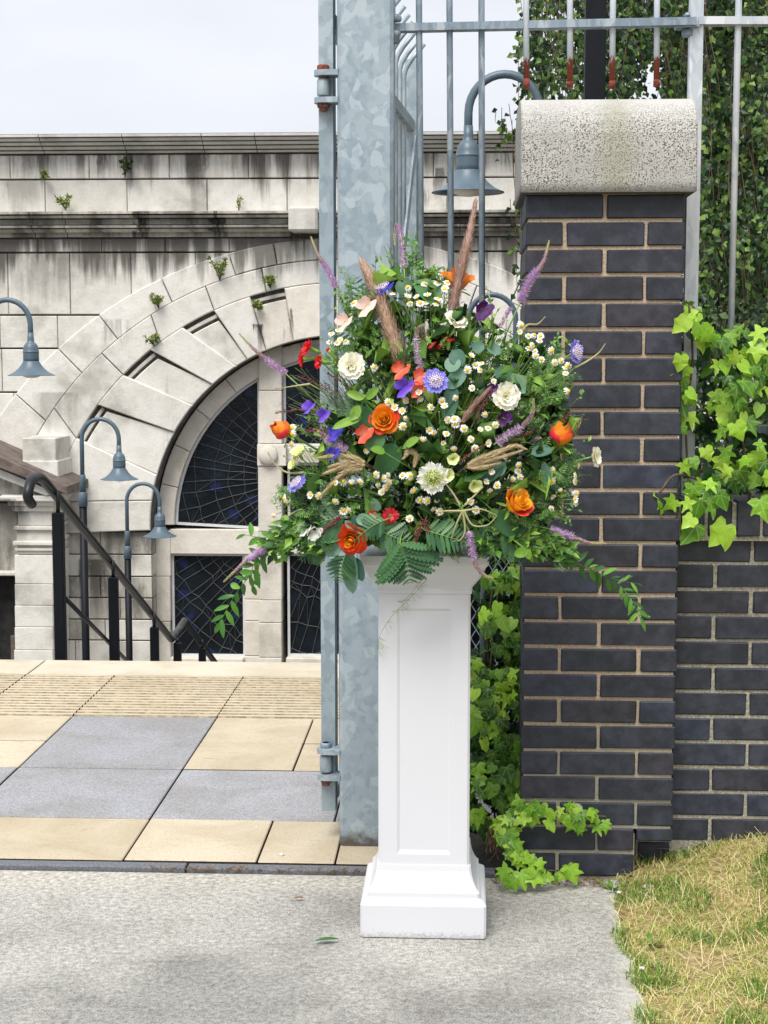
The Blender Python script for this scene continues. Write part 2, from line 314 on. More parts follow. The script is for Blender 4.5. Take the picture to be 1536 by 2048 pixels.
petalm('rose_inner', [(0, (.85, .22, .004)), (.5, (.90, .40, .012)), (.85, (.90, .46, .02)), (1, (.86, .25, .01))])
petalm('rose_outer', [(0, (.85, .36, .015)), (.45, (.84, .22, .012)), (.8, (.78, .085, .012)), (1, (.68, .025, .015))])
petalm('rose_pink', [(0, (.85, .30, .02)), (.3, (.76, .06, .05)), (.7, (.72, .025, .065)), (1, (.78, .10, .03))])
petalm('rose_orange', [(0, (.7, .03, .02)), (.2, (.85, .19, .01)), (.6, (.88, .33, .018)), (1, (.86, .19, .012))])
petalm('petal_red', [(0, (.62, .12, .12)), (.35, (.66, .015, .025)), (1, (.74, .012, .022))])
petalm('petal_redpink', [(0, (.85, .45, .42)), (.35, (.72, .05, .08)), (1, (.64, .008, .03))])
petalm('petal_coral', [(0, (.86, .30, .22)), (.5, (.84, .16, .09)), (1, (.80, .085, .045))])
petalm('petal_cream', [(0, (.80, .74, .36)), (.35, (.88, .86, .68)), (1, (.90, .89, .80))], tr=.3)
petalm('rose_yellow', [(0, (.88, .36, .01)), (.5, (.92, .52, .03)), (.85, (.92, .50, .03)), (1, (.88, .28, .02))])
petalm('petal_white', [(0, (.70, .76, .38)), (.3, (.88, .88, .80)), (1, (.90, .90, .88))], tr=.3)
petalm('petal_lime', [(0, (.42, .55, .10)), (.4, (.66, .74, .30)), (1, (.76, .80, .44))], tr=.2)
petalm('petal_blue', [(0, (.45, .36, .78)), (.4, (.20, .20, .72)), (.8, (.25, .25, .78)), (1, (.36, .36, .83))])
petalm('petal_violet', [(0, (.10, .04, .45)), (.6, (.17, .08, .60)), (1, (.27, .14, .70))])
petalm('petal_deepblue', [(0, (.2, .12, .6)), (.4, (.05, .05, .55)), (1, (.10, .09, .66))])
petalm('petal_plum', [(0, (.10, .02, .12)), (.6, (.05, .006, .09)), (1, (.12, .02, .2))])
petalm('petal_blush', [(0, (.80, .62, .48)), (.5, (.83, .58, .52)), (1, (.84, .66, .62))], tr=.2)
petalm('daisy_white', [(0, (.80, .80, .70)), (1, (.87, .87, .86))], tr=.12)
plain('daisy_disc', (.72, .47, .012), .7, var=.25, scale=300)
plain('pin_lilac', (.72, .64, .74), .6, var=.12, scale=200)
plain('pin_green', (.44, .5, .17), .6, var=.3, scale=200)
def isl(name, stops, rough=.6, tr=.2):
    k = NT(name); c = k.ramp(k.irand(), stops); k.col(c); k.set(rough, 0, .25); k.translucent(c, tr)
isl('spike_lilac', [(0, (.46, .26, .55)), (.5, (.62, .42, .70)), (1, (.76, .58, .80))])
isl('spike_mauve', [(0, (.32, .16, .28)), (.5, (.42, .24, .36)), (1, (.5, .36, .38))])
isl('spike_bud', [(0, (.42, .38, .18)), (.5, (.52, .44, .27)), (1, (.45, .5, .2))])
isl('plume_pink', [(0, (.36, .22, .15)), (.5, (.52, .36, .26)), (1, (.66, .50, .39))])
isl('plume_brown', [(0, (.24, .13, .10)), (.5, (.38, .24, .19)), (1, (.50, .36, .29))])
isl('plume_tan', [(0, (.34, .25, .12)), (.5, (.52, .41, .23)), (1, (.66, .56, .36))])
isl('berry', [(0, (.12, .016, .025)), (.6, (.26, .05, .07)), (1, (.42, .13, .15))], .4, .05)
isl('berry_brown', [(0, (.10, .03, .025)), (.6, (.2, .075, .055)), (1, (.42, .25, .18))], .5, .05)
plain('foam_green', (.02, .05, .02), .95, var=.3, scale=40)
plain('pebble', (.55, .53, .5), .8, var=.2, scale=60)
plain('dead_leaf', (.16, .09, .04), .8, var=.4, scale=60)
# ------------------------------------------------------------------ mesh helpers
WM = {}
def world(o): return WM.get(o.name, Mx.Identity(4))
class MB:
    def __init__(s): s.v = []; s.f = []; s.m = []; s.t = []; s.sm = []
    def add(s, vs, fs, m=0, t=None, smooth=False):
        b = len(s.v); s.v += [tuple(v) for v in vs]; s.f += [tuple(b + i for i in f) for f in fs]
        s.m += [m] * len(fs); s.sm += [smooth] * len(fs); s.t += list(t) if t is not None else [0.0] * len(vs)
    def box(s, x0, x1, y0, y1, z0, z1, m=0):
        s.add([(x0, y0, z0), (x1, y0, z0), (x1, y1, z0), (x0, y1, z0), (x0, y0, z1), (x1, y0, z1), (x1, y1, z1), (x0, y1, z1)],
              [(0, 3, 2, 1), (4, 5, 6, 7), (0, 1, 5, 4), (1, 2, 6, 5), (2, 3, 7, 6), (3, 0, 4, 7)], m)
    def bbox(s, x0, x1, y0, y1, z0, z1, c=.004, m=0):
        """box with chamfered edges (24 corners)"""
        vs = []; idx = {}
        for i, x in enumerate((x0, x1)):
            for j, y in enumerate((y0, y1)):
                for l, z in enumerate((z0, z1)):
                    sx, sy, sz = (c if i == 0 else -c), (c if j == 0 else -c), (c if l == 0 else -c)
                    idx[i, j, l, 'x'] = len(vs); vs.append((x, y + sy, z + sz))
                    idx[i, j, l, 'y'] = len(vs); vs.append((x + sx, y, z + sz))
                    idx[i, j, l, 'z'] = len(vs); vs.append((x + sx, y + sy, z))
        fs = []
        for i in (0, 1):
            q = [idx[i, 0, 0, 'x'], idx[i, 1, 0, 'x'], idx[i, 1, 1, 'x'], idx[i, 0, 1, 'x']]; fs.append(q if i else q[::-1])
            q = [idx[0, i, 0, 'y'], idx[1, i, 0, 'y'], idx[1, i, 1, 'y'], idx[0, i, 1, 'y']]; fs.append(q[::-1] if i else q)
            q = [idx[0, 0, i, 'z'], idx[1, 0, i, 'z'], idx[1, 1, i, 'z'], idx[0, 1, i, 'z']]; fs.append(q if i else q[::-1])
        for a in (0, 1):
            for b in (0, 1):
                fs.append([idx[0, a, b, 'y'], idx[1, a, b, 'y'], idx[1, a, b, 'z'], idx[0, a, b, 'z']])
                fs.append([idx[a, 0, b, 'x'], idx[a, 1, b, 'x'], idx[a, 1, b, 'z'], idx[a, 0, b, 'z']])
                fs.append([idx[a, b, 0, 'x'], idx[a, b, 1, 'x'], idx[a, b, 1, 'y'], idx[a, b, 0, 'y']])
                for d in (0, 1): fs.append([idx[a, b, d, 'x'], idx[a, b, d, 'y'], idx[a, b, d, 'z']])
        cx = V(((x0 + x1) / 2, (y0 + y1) / 2, (z0 + z1) / 2)); out = []
        for f in fs:
            p = [V(vs[i]) for i in f]; n = (p[1] - p[0]).cross(p[2] - p[0]); out.append(f if n.dot(p[0] - cx) > 0 else f[::-1])
        s.add(vs, out, m)
    def prism(s, poly, yf, yb, ch=0.0, m=0):
        """polygon in (x,z), counter-clockwise seen from -Y, from yf (front) back to yb, front edge chamfered"""
        n = len(poly); ar = sum(poly[i][0] * poly[(i + 1) % n][1] - poly[(i + 1) % n][0] * poly[i][1] for i in range(n))
        if ar < 0: poly = poly[::-1]
        if ch:
            ins = []
            for i in range(n):
                a, b, c = V(poly[i - 1]), V(poly[i]), V(poly[(i + 1) % n])
                e1 = (b - a); e2 = (c - b)
                if e1.length < 1e-6 or e2.length < 1e-6: ins.append(b); continue
                e1.normalize(); e2.normalize(); n1 = V((-e1.y, e1.x)); n2 = V((-e2.y, e2.x)); k = n1 + n2
                d = max(.35, 1 + n1.dot(n2)); ins.append(b + k * (ch / d))
            vs = [(p[0], yf, p[1]) for p in ins] + [(p[0], yf + ch, p[1]) for p in poly] + [(p[0], yb, p[1]) for p in poly]
            fs = [tuple(range(n))] + [(i, n + i, n + (i + 1) % n, (i + 1) % n) for i in range(n)] + [(n + i, 2 * n + i, 2 * n + (i + 1) % n, n + (i + 1) % n) for i in range(n)]
        else:
            vs = [(p[0], yf, p[1]) for p in poly] + [(p[0], yb, p[1]) for p in poly]
            fs = [tuple(range(n))] + [(i, n + i, n + (i + 1) % n, (i + 1) % n) for i in range(n)]
        s.add(vs, fs, m)
    def tube(s, pts, rad, n=8, m=0, cap=True, tt=None):
        pts = [V(p) for p in pts]; k = len(pts)
        if not hasattr(rad, '__len__'): rad = [rad] * k
        t0 = (pts[1] - pts[0]).normalized(); a = t0.orthogonal().normalized(); vs = []; ts = []
        for i in range(k):
            t = (pts[min(i + 1, k - 1)] - pts[max(i - 1, 0)]).normalized(); a = (a - t * a.dot(t)).normalized(); b = t.cross(a)
            for j in range(n):
                g = 2 * math.pi * j / n; vs.append(pts[i] + (a * math.cos(g) + b * math.sin(g)) * rad[i]); ts.append(i / (k - 1))
        fs = [(i * n + j, i * n + (j + 1) % n, (i + 1) * n + (j + 1) % n, (i + 1) * n + j) for i in range(k - 1) for j in range(n)]
        if cap and n > 2: fs += [tuple(range(n))[::-1], tuple((k - 1) * n + j for j in range(n))]
        s.add(vs, fs, m, ts, n > 4)
    def lathe(s, prof, c, n=20, m=0, axis=V((0, 0, 1)), cap=True):
        axis = axis.normalized(); a = axis.orthogonal().normalized(); b = axis.cross(a); c = V(c); vs = []
        for r, h in prof:
            for j in range(n):
                g = 2 * math.pi * j / n; vs.append(c + axis * h + (a * math.cos(g) + b * math.sin(g)) * max(r, 1e-4))
        k = len(prof)
        fs = [(i * n + j, i * n + (j + 1) % n, (i + 1) * n + (j + 1) % n, (i + 1) * n + j) for i in range(k - 1) for j in range(n)]
        if cap: fs += [tuple(range(n))[::-1], tuple((k - 1) * n + j for j in range(n))]
        s.add(vs, fs, m, None, True)
    def sq(s, prof, c, m=0):
        """square loft: (half width, z, chamfer)"""
        vs = []; k = 8; x, y = c
        for h, z, ch in prof:
            for a, b in ((1, 0), (0, 1), (-1, 0), (0, -1)):
                t = h - ch
                p = [(h, -t), (h, t)] if a == 1 else [(t, h), (-t, h)] if b == 1 else [(-h, t), (-h, -t)] if a == -1 else [(-t, -h), (t, -h)]
                vs += [(x + q[0], y + q[1], z) for q in p]
        fs = [(i * k + j, i * k + (j + 1) % k, (i + 1) * k + (j + 1) % k, (i + 1) * k + j) for i in range(len(prof) - 1) for j in range(k)]
        fs += [tuple(range(k))[::-1], tuple((len(prof) - 1) * k + j for j in range(k))]
        s.add(vs, fs, m)
    def mat(s, M, o):
        """append another builder transformed by M"""
        s.add([M @ V(v) for v in o.v], [], 0); b = len(s.v) - len(o.v)
        s.t[b:] = o.t; s.f += [tuple(b + i for i in f) for f in o.f]; s.m += o.m; s.sm += o.sm
    def mesh(s, name, mats, off=None):
        me = bpy.data.meshes.new(name)
        vs = s.v if off is None else [(v[0] - off[0], v[1] - off[1], v[2] - off[2]) for v in s.v]
        me.from_pydata(vs, [], s.f)
        for m in (mats if isinstance(mats, (list, tuple)) else [mats]): me.materials.append(MAT[m].m if hasattr(MAT[m], 'm') else MAT[m])
        me.polygons.foreach_set('material_index', s.m); me.polygons.foreach_set('use_smooth', s.sm)
        if any(s.t):
            a = me.attributes.new('t', 'FLOAT', 'POINT'); a.data.foreach_set('value', s.t)
        me.update(); return me
def tag(o, label=None, cat=None, group=None, kind=None):
    if label: o['label'] = label
    if cat: o['category'] = cat
    if group: o['group'] = group
    if kind: o['kind'] = kind
    return o
def thing(name, loc, label, cat, group=None):
    o = bpy.data.objects.new(name, None); COL.objects.link(o); o.empty_display_size = .1
    o.location = loc; WM[o.name] = Mx.Translation(V(loc)); return tag(o, label, cat, group)
def put(name, me, parent=None, M=None, label=None):
    """an object of mesh data me, standing at world matrix M"""
    o = bpy.data.objects.new(name, me); COL.objects.link(o)
    M = Mx.Identity(4) if M is None else M; WM[o.name] = M
    if parent is not None: o.parent = parent; o.matrix_basis = world(parent).inverted() @ M
    else: o.matrix_basis = M
    if label: o['label'] = label
    return o
def obj(name, mb, mats, parent=None, origin=None, label=None):
    """world-space builder -> object with its origin at parent's or at its own base"""
    if origin is None:
        if parent is not None: origin = world(parent).translation
        else:
            a = np.array(mb.v); origin = V((*(a[:, :2].mean(0)), a[:, 2].min()))
    origin = V(origin)
    return put(name, mb.mesh(name, mats, origin), parent, Mx.Translation(origin), label)
def struct(name, mb, mats): return tag(obj(name, mb, mats, None, (0, 0, 0)), kind='structure')
def frame(pos, y, zh, sx=1, sy=None, sz=None):
    y = V(y).normalized(); zh = V(zh); x = y.cross(zh)
    if x.length < 1e-5: x = y.orthogonal()
    x.normalize(); z = x.cross(y)
    sy = sx if sy is None else sy; sz = sx if sz is None else sz
    M = Mx(((x.x * sx, y.x * sy, z.x * sz, pos[0]), (x.y * sx, y.y * sy, z.y * sz, pos[1]), (x.z * sx, y.z * sy, z.z * sz, pos[2]), (0, 0, 0, 1)))
    return M
def bez(a, b, c, n=8, d=None):
    a, b, c = V(a), V(b), V(c)
    if d is not None:
        d = V(d); return [a * (1 - t) ** 3 + b * 3 * t * (1 - t) ** 2 + c * 3 * t * t * (1 - t) + d * t ** 3 for t in [i / (n - 1) for i in range(n)]]
    return [a * (1 - t) ** 2 + b * 2 * t * (1 - t) + c * t * t for t in [i / (n - 1) for i in range(n)]]
def smoothpath(pts, n=20):
    pts = [V(p) for p in pts]; k = len(pts); out = []
    for i in range(n):
        u = i / (n - 1) * (k - 1); j = min(int(u), k - 2); f = u - j
        p0, p1, p2, p3 = pts[max(j - 1, 0)], pts[j], pts[j + 1], pts[min(j + 2, k - 1)]
        out.append(.5 * ((2 * p1) + (p2 - p0) * f + (2 * p0 - 5 * p1 + 4 * p2 - p3) * f * f + (3 * p1 - p0 - 3 * p2 + p3) * f ** 3))
    return out

# ------------------------------------------------------------------ grounds
mb = MB(); mb.box(-80, 80, 7.6, 140, -4.9, -4.6); struct('lower_ground', mb, 'lower_paving')
mb = MB()                                           # upper terrain: front sheet and the raised ground right of the stairs
mb.add([(-60, -40, -.03), (60, -40, -.03), (60, 7.35, -.03), (-60, 7.35, -.03)], [(0, 1, 2, 3)])
mb.add([(.95, 7.35, -.03), (60, 7.35, -.03), (60, 60, -.03), (.95, 60, -.03)], [(0, 1, 2, 3)])
mb.add([(-60, 7.35, -.03), (.95, 7.35, -.03), (.95, 7.35, -4.7), (-60, 7.35, -4.7)], [(0, 1, 2, 3)])
mb.add([(.95, 7.35, -.03), (.95, 60, -.03), (.95, 60, -4.7), (.95, 7.35, -4.7)], [(0, 1, 2, 3)])
struct('ground', mb, 'bed')
def edge_x(y): return .2 + .0325 * y + .1055 + .012 * math.sin(y * 7.3) + .006 * math.sin(y * 23 + 1)
mb = MB(); ys = [-12, 0, 2] + [2.4 + i * .0402 for i in range(52)]; vs = []; fs = []
for i, y in enumerate(ys): vs += [(-14, y, 0), (edge_x(y), y, 0), (edge_x(y) + .012, y, -.03)]
for i in range(len(ys) - 1): fs += [(3 * i, 3 * i + 1, 3 * i + 4, 3 * i + 3), (3 * i + 1, 3 * i + 2, 3 * i + 5, 3 * i + 4)]
mb.add(vs, fs); struct('concrete_pavement', mb, 'concrete')

# paving of loose slabs
pav = tag(bpy.data.objects.new('paving', None), kind='structure'); COL.objects.link(pav); WM[pav.name] = Mx.Identity(4)
R0, R1, R2, R3, R3b, R4, R5, R6 = 4.513, 4.932, 5.538, 5.93, 6.343, 6.762, 7.161, 7.50
XA, XB, XC, XD = -2.02, -1.602, -1.0, -.599
def slab(x0, x1, y0, y1, m, name='paving_slab', z=.015):
    q = MB(); t = ru(-.0015, .0015); q.bbox(x0 + .0028, x1 - .0028, y0 + .006, y1 - .006, -.03, z + t, .003)
    for i, f in enumerate(q.f):
        a_, b_, c_ = (V(q.v[j]) for j in f[:3])
        if abs((b_ - a_).cross(c_ - a_).normalized().z) < .5: q.m[i] = 1
    return obj(name, q, [m, m if name == 'edging_strip' else 'bed'], pav, (x0, y0, 0))
def tactile(x0, x1, y0, y1):
    q = MB(); n = 8; x0 += .003; x1 -= .003; y0 += .003; y1 -= .003; p = (y1 - y0) / n; prof = []
    for i in range(n):
        a = y0 + p * i; prof += [(a + p * .10, .006), (a + p * .2, .017), (a + p * .72, .017), (a + p * .82, .006)]
    prof = [(y0, -.03), (y0, .006)] + prof + [(y1, .006), (y1, -.03)]
    vs = []; 
    for y, z in prof: vs += [(x0, y, z), (x1, y, z)]
    q.add(vs, [(2 * i, 2 * i + 1, 2 * i + 3, 2 * i + 2) for i in range(len(prof) - 1)])
    q.m = [1 if (prof[i][1] + prof[i + 1][1]) < .026 else 0 for i in range(len(prof) - 1)]
    return obj('tactile_slab', q, ['sand_slab', 'groove_shade'], pav, (x0, y0, 0))
mb = MB(); mb.box(-8, .9, 4.46, 7.49, -.031, -.018); obj('slab_bed', mb, 'bed', pav)
for i in range(10): slab(-8 + i * .9, min(-8 + (i + 1) * .9, -.02), 4.452, 4.509, 'dark_edging', 'edging_strip', .0145)
xs = [-5.2, -4.6, -4.0, -3.4, -2.8, -2.2, -1.6]
for a, b in list(zip(xs, xs[1:])) + [(-1.6, -.998), (-.998, -.598), (-.598, -.365), (-.365, -.015)]: slab(a, b, R0, R1, 'sand_slab')
for a, b in ((-4.6, -3.4), (-3.4, -2.2), (-2.2, XB), (XB, XC), (XC, XC + .6), (XC + .6, .2)): slab(a, b, R1, R2, 'grey_slab')
for a, b in ((-4.6, -4.0), (-4, -3.4), (-3.4, -2.8), (-2.8, -2.2), (-2.2, XB), (XC, XD), (XD, -.1), (-.1, .4), (.4, .9)):
    slab(a, b, R2, R3, 'sand_slab'); slab(a, b, R3, R3b, 'sand_slab')
slab(XB, XC, R2, R3b, 'grey_slab')
tx = [-4.4, -3.8, -3.2, -2.6, XA, XB + .0, XC, XD + .17, .17, .6]
for a, b in zip(tx, tx[1:]): tactile(a, b, R3b, R4); tactile(a + (.0 if a != XB else .0), b, R4, R5)
for a, b in ((-6.8, -4.4), (-4.4, -3.2), (-3.2, XA), (XA, -.6), (-.6, .9)): slab(a, b, R5, R6, 'pale_sand_slab')

# stairs down to the lower ground, with a landing
mb = MB(); y, z, i = 7.5, 0.0, 0
while z > -4.55 and i < 60:
    d = .36
    if i == 10: d = 1.1
    z -= .15; mb.box(-4.5, .93, y + .002 * 0, y + d, -4.7, z); y += d; i += 1
struct('stairs', mb, 'step_stone')

# grass bank rising to the wall
def grass_z(x, y):
    t = max(0, min(1, (y - 3.7) / .85)); u = max(0, min(1, (x - .42) / .5))
    return -.004 + .095 * t * t * (3 - 2 * t) * u * u * (3 - 2 * u) + .012 * u * mn.noise(V((x * 5, y * 5, 0))) + .03 * u * min(1, max(0, (x - .5) / 1.5))
mb = MB(); nx, ny = 40, 44; vs = []; fs = []
for j in range(ny):
    y = 1.6 + (4.62 - 1.6) * j / (ny - 1)
    for i in range(nx):
        e = edge_x(y) - .012; x = e + (3.2 - e) * (i / (nx - 1)) ** 1.5; vs.append((x, y, grass_z(x, y)))
for j in range(ny - 1):
    for i in range(nx - 1): a = j * nx + i; fs.append((a, a + 1, a + nx + 1, a + nx))
mb.add(vs, fs, 0, None, True); struct('grass_bank', mb, 'dry_soil')
mb = MB(); mb.add([(.1, -40, -.02), (60, -40, -.02), (60, 1.62, -.005), (.25, 1.62, -.005)], [(0, 1, 2, 3)]); mb.add([(3.15, 1.6, -.005), (60, 1.6, -.005), (60, 4.6, -.005), (3.15, 4.6, -.005)], [(0, 1, 2, 3)]); struct('lawn', mb, 'dry_soil')
STRAY = 1
def blades(N, xr, yr, lay, hmin, hmax, w, name, mat, dens=None):
    vs, fs = [], []
    while len(vs) < N * 5:
        y = ru(*yr); x = ru(*xr); e = edge_x(y)
        if x < e - .012 + .03 * mn.noise(V((x * 3, y * 9, 1))): continue
        d = mn.noise(V((x * 6, y * 6, 3.3)))
        if dens and d < dens: continue
        z = grass_z(x, y); a = ru(0, 6.28); l = ru(hmin, hmax); t = min(1.45, abs(random.gauss(lay, .35)))
        dx, dy = math.cos(a) * math.sin(t), math.sin(a) * math.sin(t); dz = math.cos(t); px, py = -math.sin(a) * w / 2, math.cos(a) * w / 2
        b = len(vs); zz = z + ru(-.004, .004 + .006 * t)
        m = (x + dx * l * .55, y + dy * l * .55, zz + dz * l * .6); tp = (x + dx * l, y + dy * l, zz + dz * l * .85)
        vs += [(x - px, y - py, zz), (x + px, y + py, zz), (m[0] + px * .8, m[1] + py * .8, m[2]), (m[0] - px * .8, m[1] - py * .8, m[2]), tp]
        fs += [(b, b + 1, b + 2, b + 3), (b + 3, b + 2, b + 4)]
    q = MB(); q.add(vs, fs, 0, None, False); return q
g = tag(obj('dry_grass', blades(46000, (.38, 2.0), (2.9, 4.6), .85, .010, .034, .0019, 'dry_grass', 'grass_blade', -.42), 'grass_blade', None, (0, 0, 0)), kind='stuff')
g = tag(obj('straw', blades(3200, (.42, 2.0), (3.1, 4.6), 1.35, .04, .10, .0018, 'straw', 'straw_blade'), 'straw_blade', None, (0, 0, 0)), kind='stuff')
g = tag(obj('green_grass', blades(13000, (.40, 1.9), (3.2, 4.6), .6, .012, .042, .0026, 'green_grass', 'green_blade', .08), 'green_blade', None, (0, 0, 0)), kind='stuff')
# ------------------------------------------------------------------ stone building
BY = 22.0
bld = thing('stone_building', (-1.67, BY, -4.6), 'pale stone building with big arched window beyond the stairs', 'building')
def bz(y, x=300): return P(x, y, BY).z
def bx(x, y=500): return P(x, y, BY).x
CX = -1.67
CI = (-.996, 2.702); C3 = (-1.877, 4.311); C2 = (-2.245, 5.003); C1 = (-2.916, 5.971)     # centre z, radius: opening, then three rings
def circ(c, ang): return (CX - c[1] * math.cos(ang), c[0] + c[1] * math.sin(ang))        # ang 0 = left spring, pi/2 = crown
def ang_at(c, px):
    p = P(px[0], px[1], BY); return math.atan2(p.z - c[0], -(p.x - CX))
def stone(poly, yf, mat='ashlar', name='stone_block', ch=.009, dep=.45, gap=.0045):
    q = MB(); n = len(poly); cx = sum(p[0] for p in poly) / n; cz = sum(p[1] for p in poly) / n
    w = max(p[0] for p in poly) - min(p[0] for p in poly); h = max(p[1] for p in poly) - min(p[1] for p in poly)
    poly = [(cx + (p[0] - cx) * (1 - 2 * gap / max(w, .05)), cz + (p[1] - cz) * (1 - 2 * gap / max(h, .05))) for p in poly]
    q.prism(poly, yf, yf + dep, ch); return obj(name, q, mat, bld, (cx, yf, cz))
# backing mass (behind the joints), pierced by the arch
q = MB(); zt = bz(300); zb = -4.7
def backing(sgn):
    N = 24; pts = []
    for i in range(N + 1):
        a = math.pi / 2 * i / N; p = circ((CI[0], CI[1] + .05), a); pts.append((CX + sgn * (CX - p[0]) * -1 if sgn < 0 else 2 * CX - p[0], p[1]))
    xo = -11.5 if sgn < 0 else 8.0
    poly = [(pts[0][0], zb)] + pts + [(pts[-1][0], zt), (xo, zt), (xo, zb)]
    q.prism(poly, BY + .05, BY + .9)
# polygons are concave: build as quads instead
q = MB(); N = 24
for sgn in (-1, 1):
    xo = -11.5 if sgn < 0 else 8.0; prev = None
    for i in range(N + 1):
        p = circ((CI[0], CI[1] + .04), math.pi / 2 * i / N); x = p[0] if sgn < 0 else 2 * CX - p[0]; cur = (x, p[1])
        if prev:
            a, b = prev, cur
            q.add([(a[0], BY + .05, a[1]), (b[0], BY + .05, b[1]), (xo, BY + .05, b[1]), (xo, BY + .05, a[1])], [(0, 1, 2, 3)])
        prev = cur
    q.add([(prev[0], BY + .05, prev[1]), (prev[0], BY + .05, zt), (xo, BY + .05, zt), (xo, BY + .05, prev[1])], [(0, 1, 2, 3)])
    p = circ((CI[0], CI[1] + .04), 0); x = p[0] if sgn < 0 else 2 * CX - p[0]
    q.add([(x, BY + .05, zb), (xo, BY + .05, zb), (xo, BY + .05, p[1]), (x, BY + .05, p[1])], [(0, 1, 2, 3)])
q.box(-11.5, 8.0, BY + .9, BY + 9, zb, zt); obj('wall_core', q, 'joint_dark', bld)
q = MB(); q.box(-11.6, 8.1, BY + .1, BY + 9.1, zt, zt + .05); obj('flat_roof', q, 'matt_black', bld)
# rectangular courses, cut to the outer ring
def course(y0, y1, joints, mat='ashlar', clip=True, yf=BY, xmin=-9.0, dirty=()):
    z0, z1 = bz(y1), bz(y0); js = sorted([bx(j, (y0 + y1) / 2) for j in joints])
    step = js[1] - js[0] if len(js) > 1 else 1.1
    while js[0] > xmin: js.insert(0, js[0] - step)
    R = C1[1] - .06
    def lim(z):
        d = R * R - (z - C1[0]) ** 2; return CX - math.sqrt(d) if d > 0 and clip else 1e9
    for a, b in zip(js, js[1:]):
        rows = [z0 + (z1 - z0) * i / 6 for i in range(7)]; right = [(min(b, lim(z)), z) for z in rows]
        if all(r[0] <= a + .03 for r in right): continue
        right = [(max(r[0], a + .012), r[1]) for r in right]
        poly = [(a, z0)] + right + [(a, z1)]
        if all(abs(r[0] - b) < 1e-6 for r in right): poly = [(a, z0), (b, z0), (b, z1), (a, z1)]
        m = mat
        if any(a < bx(d, y0) < b for d in dirty): m = 'ashlar_sooty'
        stone(poly, yf + ru(-.006, .006), m)
        if clip: stone([(2 * CX - p[0], p[1]) for p in poly][::-1], yf + ru(-.006, .006), m)
top_j = [20, 178, 338, 497, 656, 770, 867, 1027, 1187, 1347]
course(309, 357, top_j, clip=False); course(359, 424, [90, 254, 414, 574, 734, 894, 1054, 1214, 1374], clip=False)
course(477, 504, [76, 203, 330, 458, 583, 690]); course(506, 629, [16, 140, 262, 392, 520]); course(631, 696, [0, 115, 230])
course(698, 784, [4, 125, 250]); course(786, 874, [-100, 28, 160, 290], dirty=(90,)); course(876, 965, [-30, 60, 190, 330]); course(967, 1062, [0, 110, 305])
for (a, b, j) in ((1064, 1109, (200, 255)), (1110, 1153, (170, 255)), (1154, 1196, (200, 305)), (1197, 1239, (165, 240)), (1240, 1281, (210, 305)), (1282, 1400, (150, 260))):
    z0, z1 = bz(b), bz(a); xe = bx(305, 1150); xs = [-9.0, -8, -7, -6] + [bx(j[0], a), bx(j[1], a)]; xs = [x for x in xs if x < xe - .1] + [xe]
    for s, e in zip(xs, xs[1:]):
        poly = [(s, z0), (e, z0), (e, z1), (s, z1)]; stone(poly, BY + ru(-.005, .005), 'ashlar_sooty' if e < xe + .01 and e > -5.2 and rnd() < .75 else 'ashlar')
        stone([(2 * CX - p[0], p[1]) for p in poly][::-1], BY, 'ashlar')
# ring stones
def ring(ci, co, joints, yf, mat, name, t0=0.0):
    """joints: pairs (px on inner circle, px on outer circle), from spring to crown; mirrored on the other side"""
    J = [(ang_at(ci, a), ang_at(co, b)) for a, b in joints]; out = []
    for (a0, b0), (a1, b1) in zip(J, J[1:]):
        n = 6
        poly = [circ(ci, a0 + (a1 - a0) * i / n) for i in range(n + 1)] + [circ(co, b1 + (b0 - b1) * i / n) for i in range(n + 1)]
        out.append(poly); stone(poly, yf + ru(-.008, .008), mat, name, .012, .4, .007)
        stone([(2 * CX - p[0], p[1]) for p in poly][::-1], yf + ru(-.008, .008), mat, name, .012, .4, .007)
    return out
ring(C2, C1, [((60, 960), (0, 905)), ((105, 850), (40, 795)), ((158, 740), (115, 696)), ((233, 675), (198, 630)), ((342, 600), (322, 555)), ((471, 548), (458, 508)), ((554, 527), (547, 486)), ((683, 517), (683, 472))], BY - .03, 'ashlar_ring', 'arch_stone')
ring(C3, C2, [((100, 1010), (58, 980)), ((160, 880), (115, 820)), ((248, 750), (204, 706)), ((325, 690), (301, 627)), ((429, 621), (410, 569)), ((533, 583), (523, 533)), ((683, 568), (683, 517))], BY - .05, 'ashlar_ring', 'arch_stone')
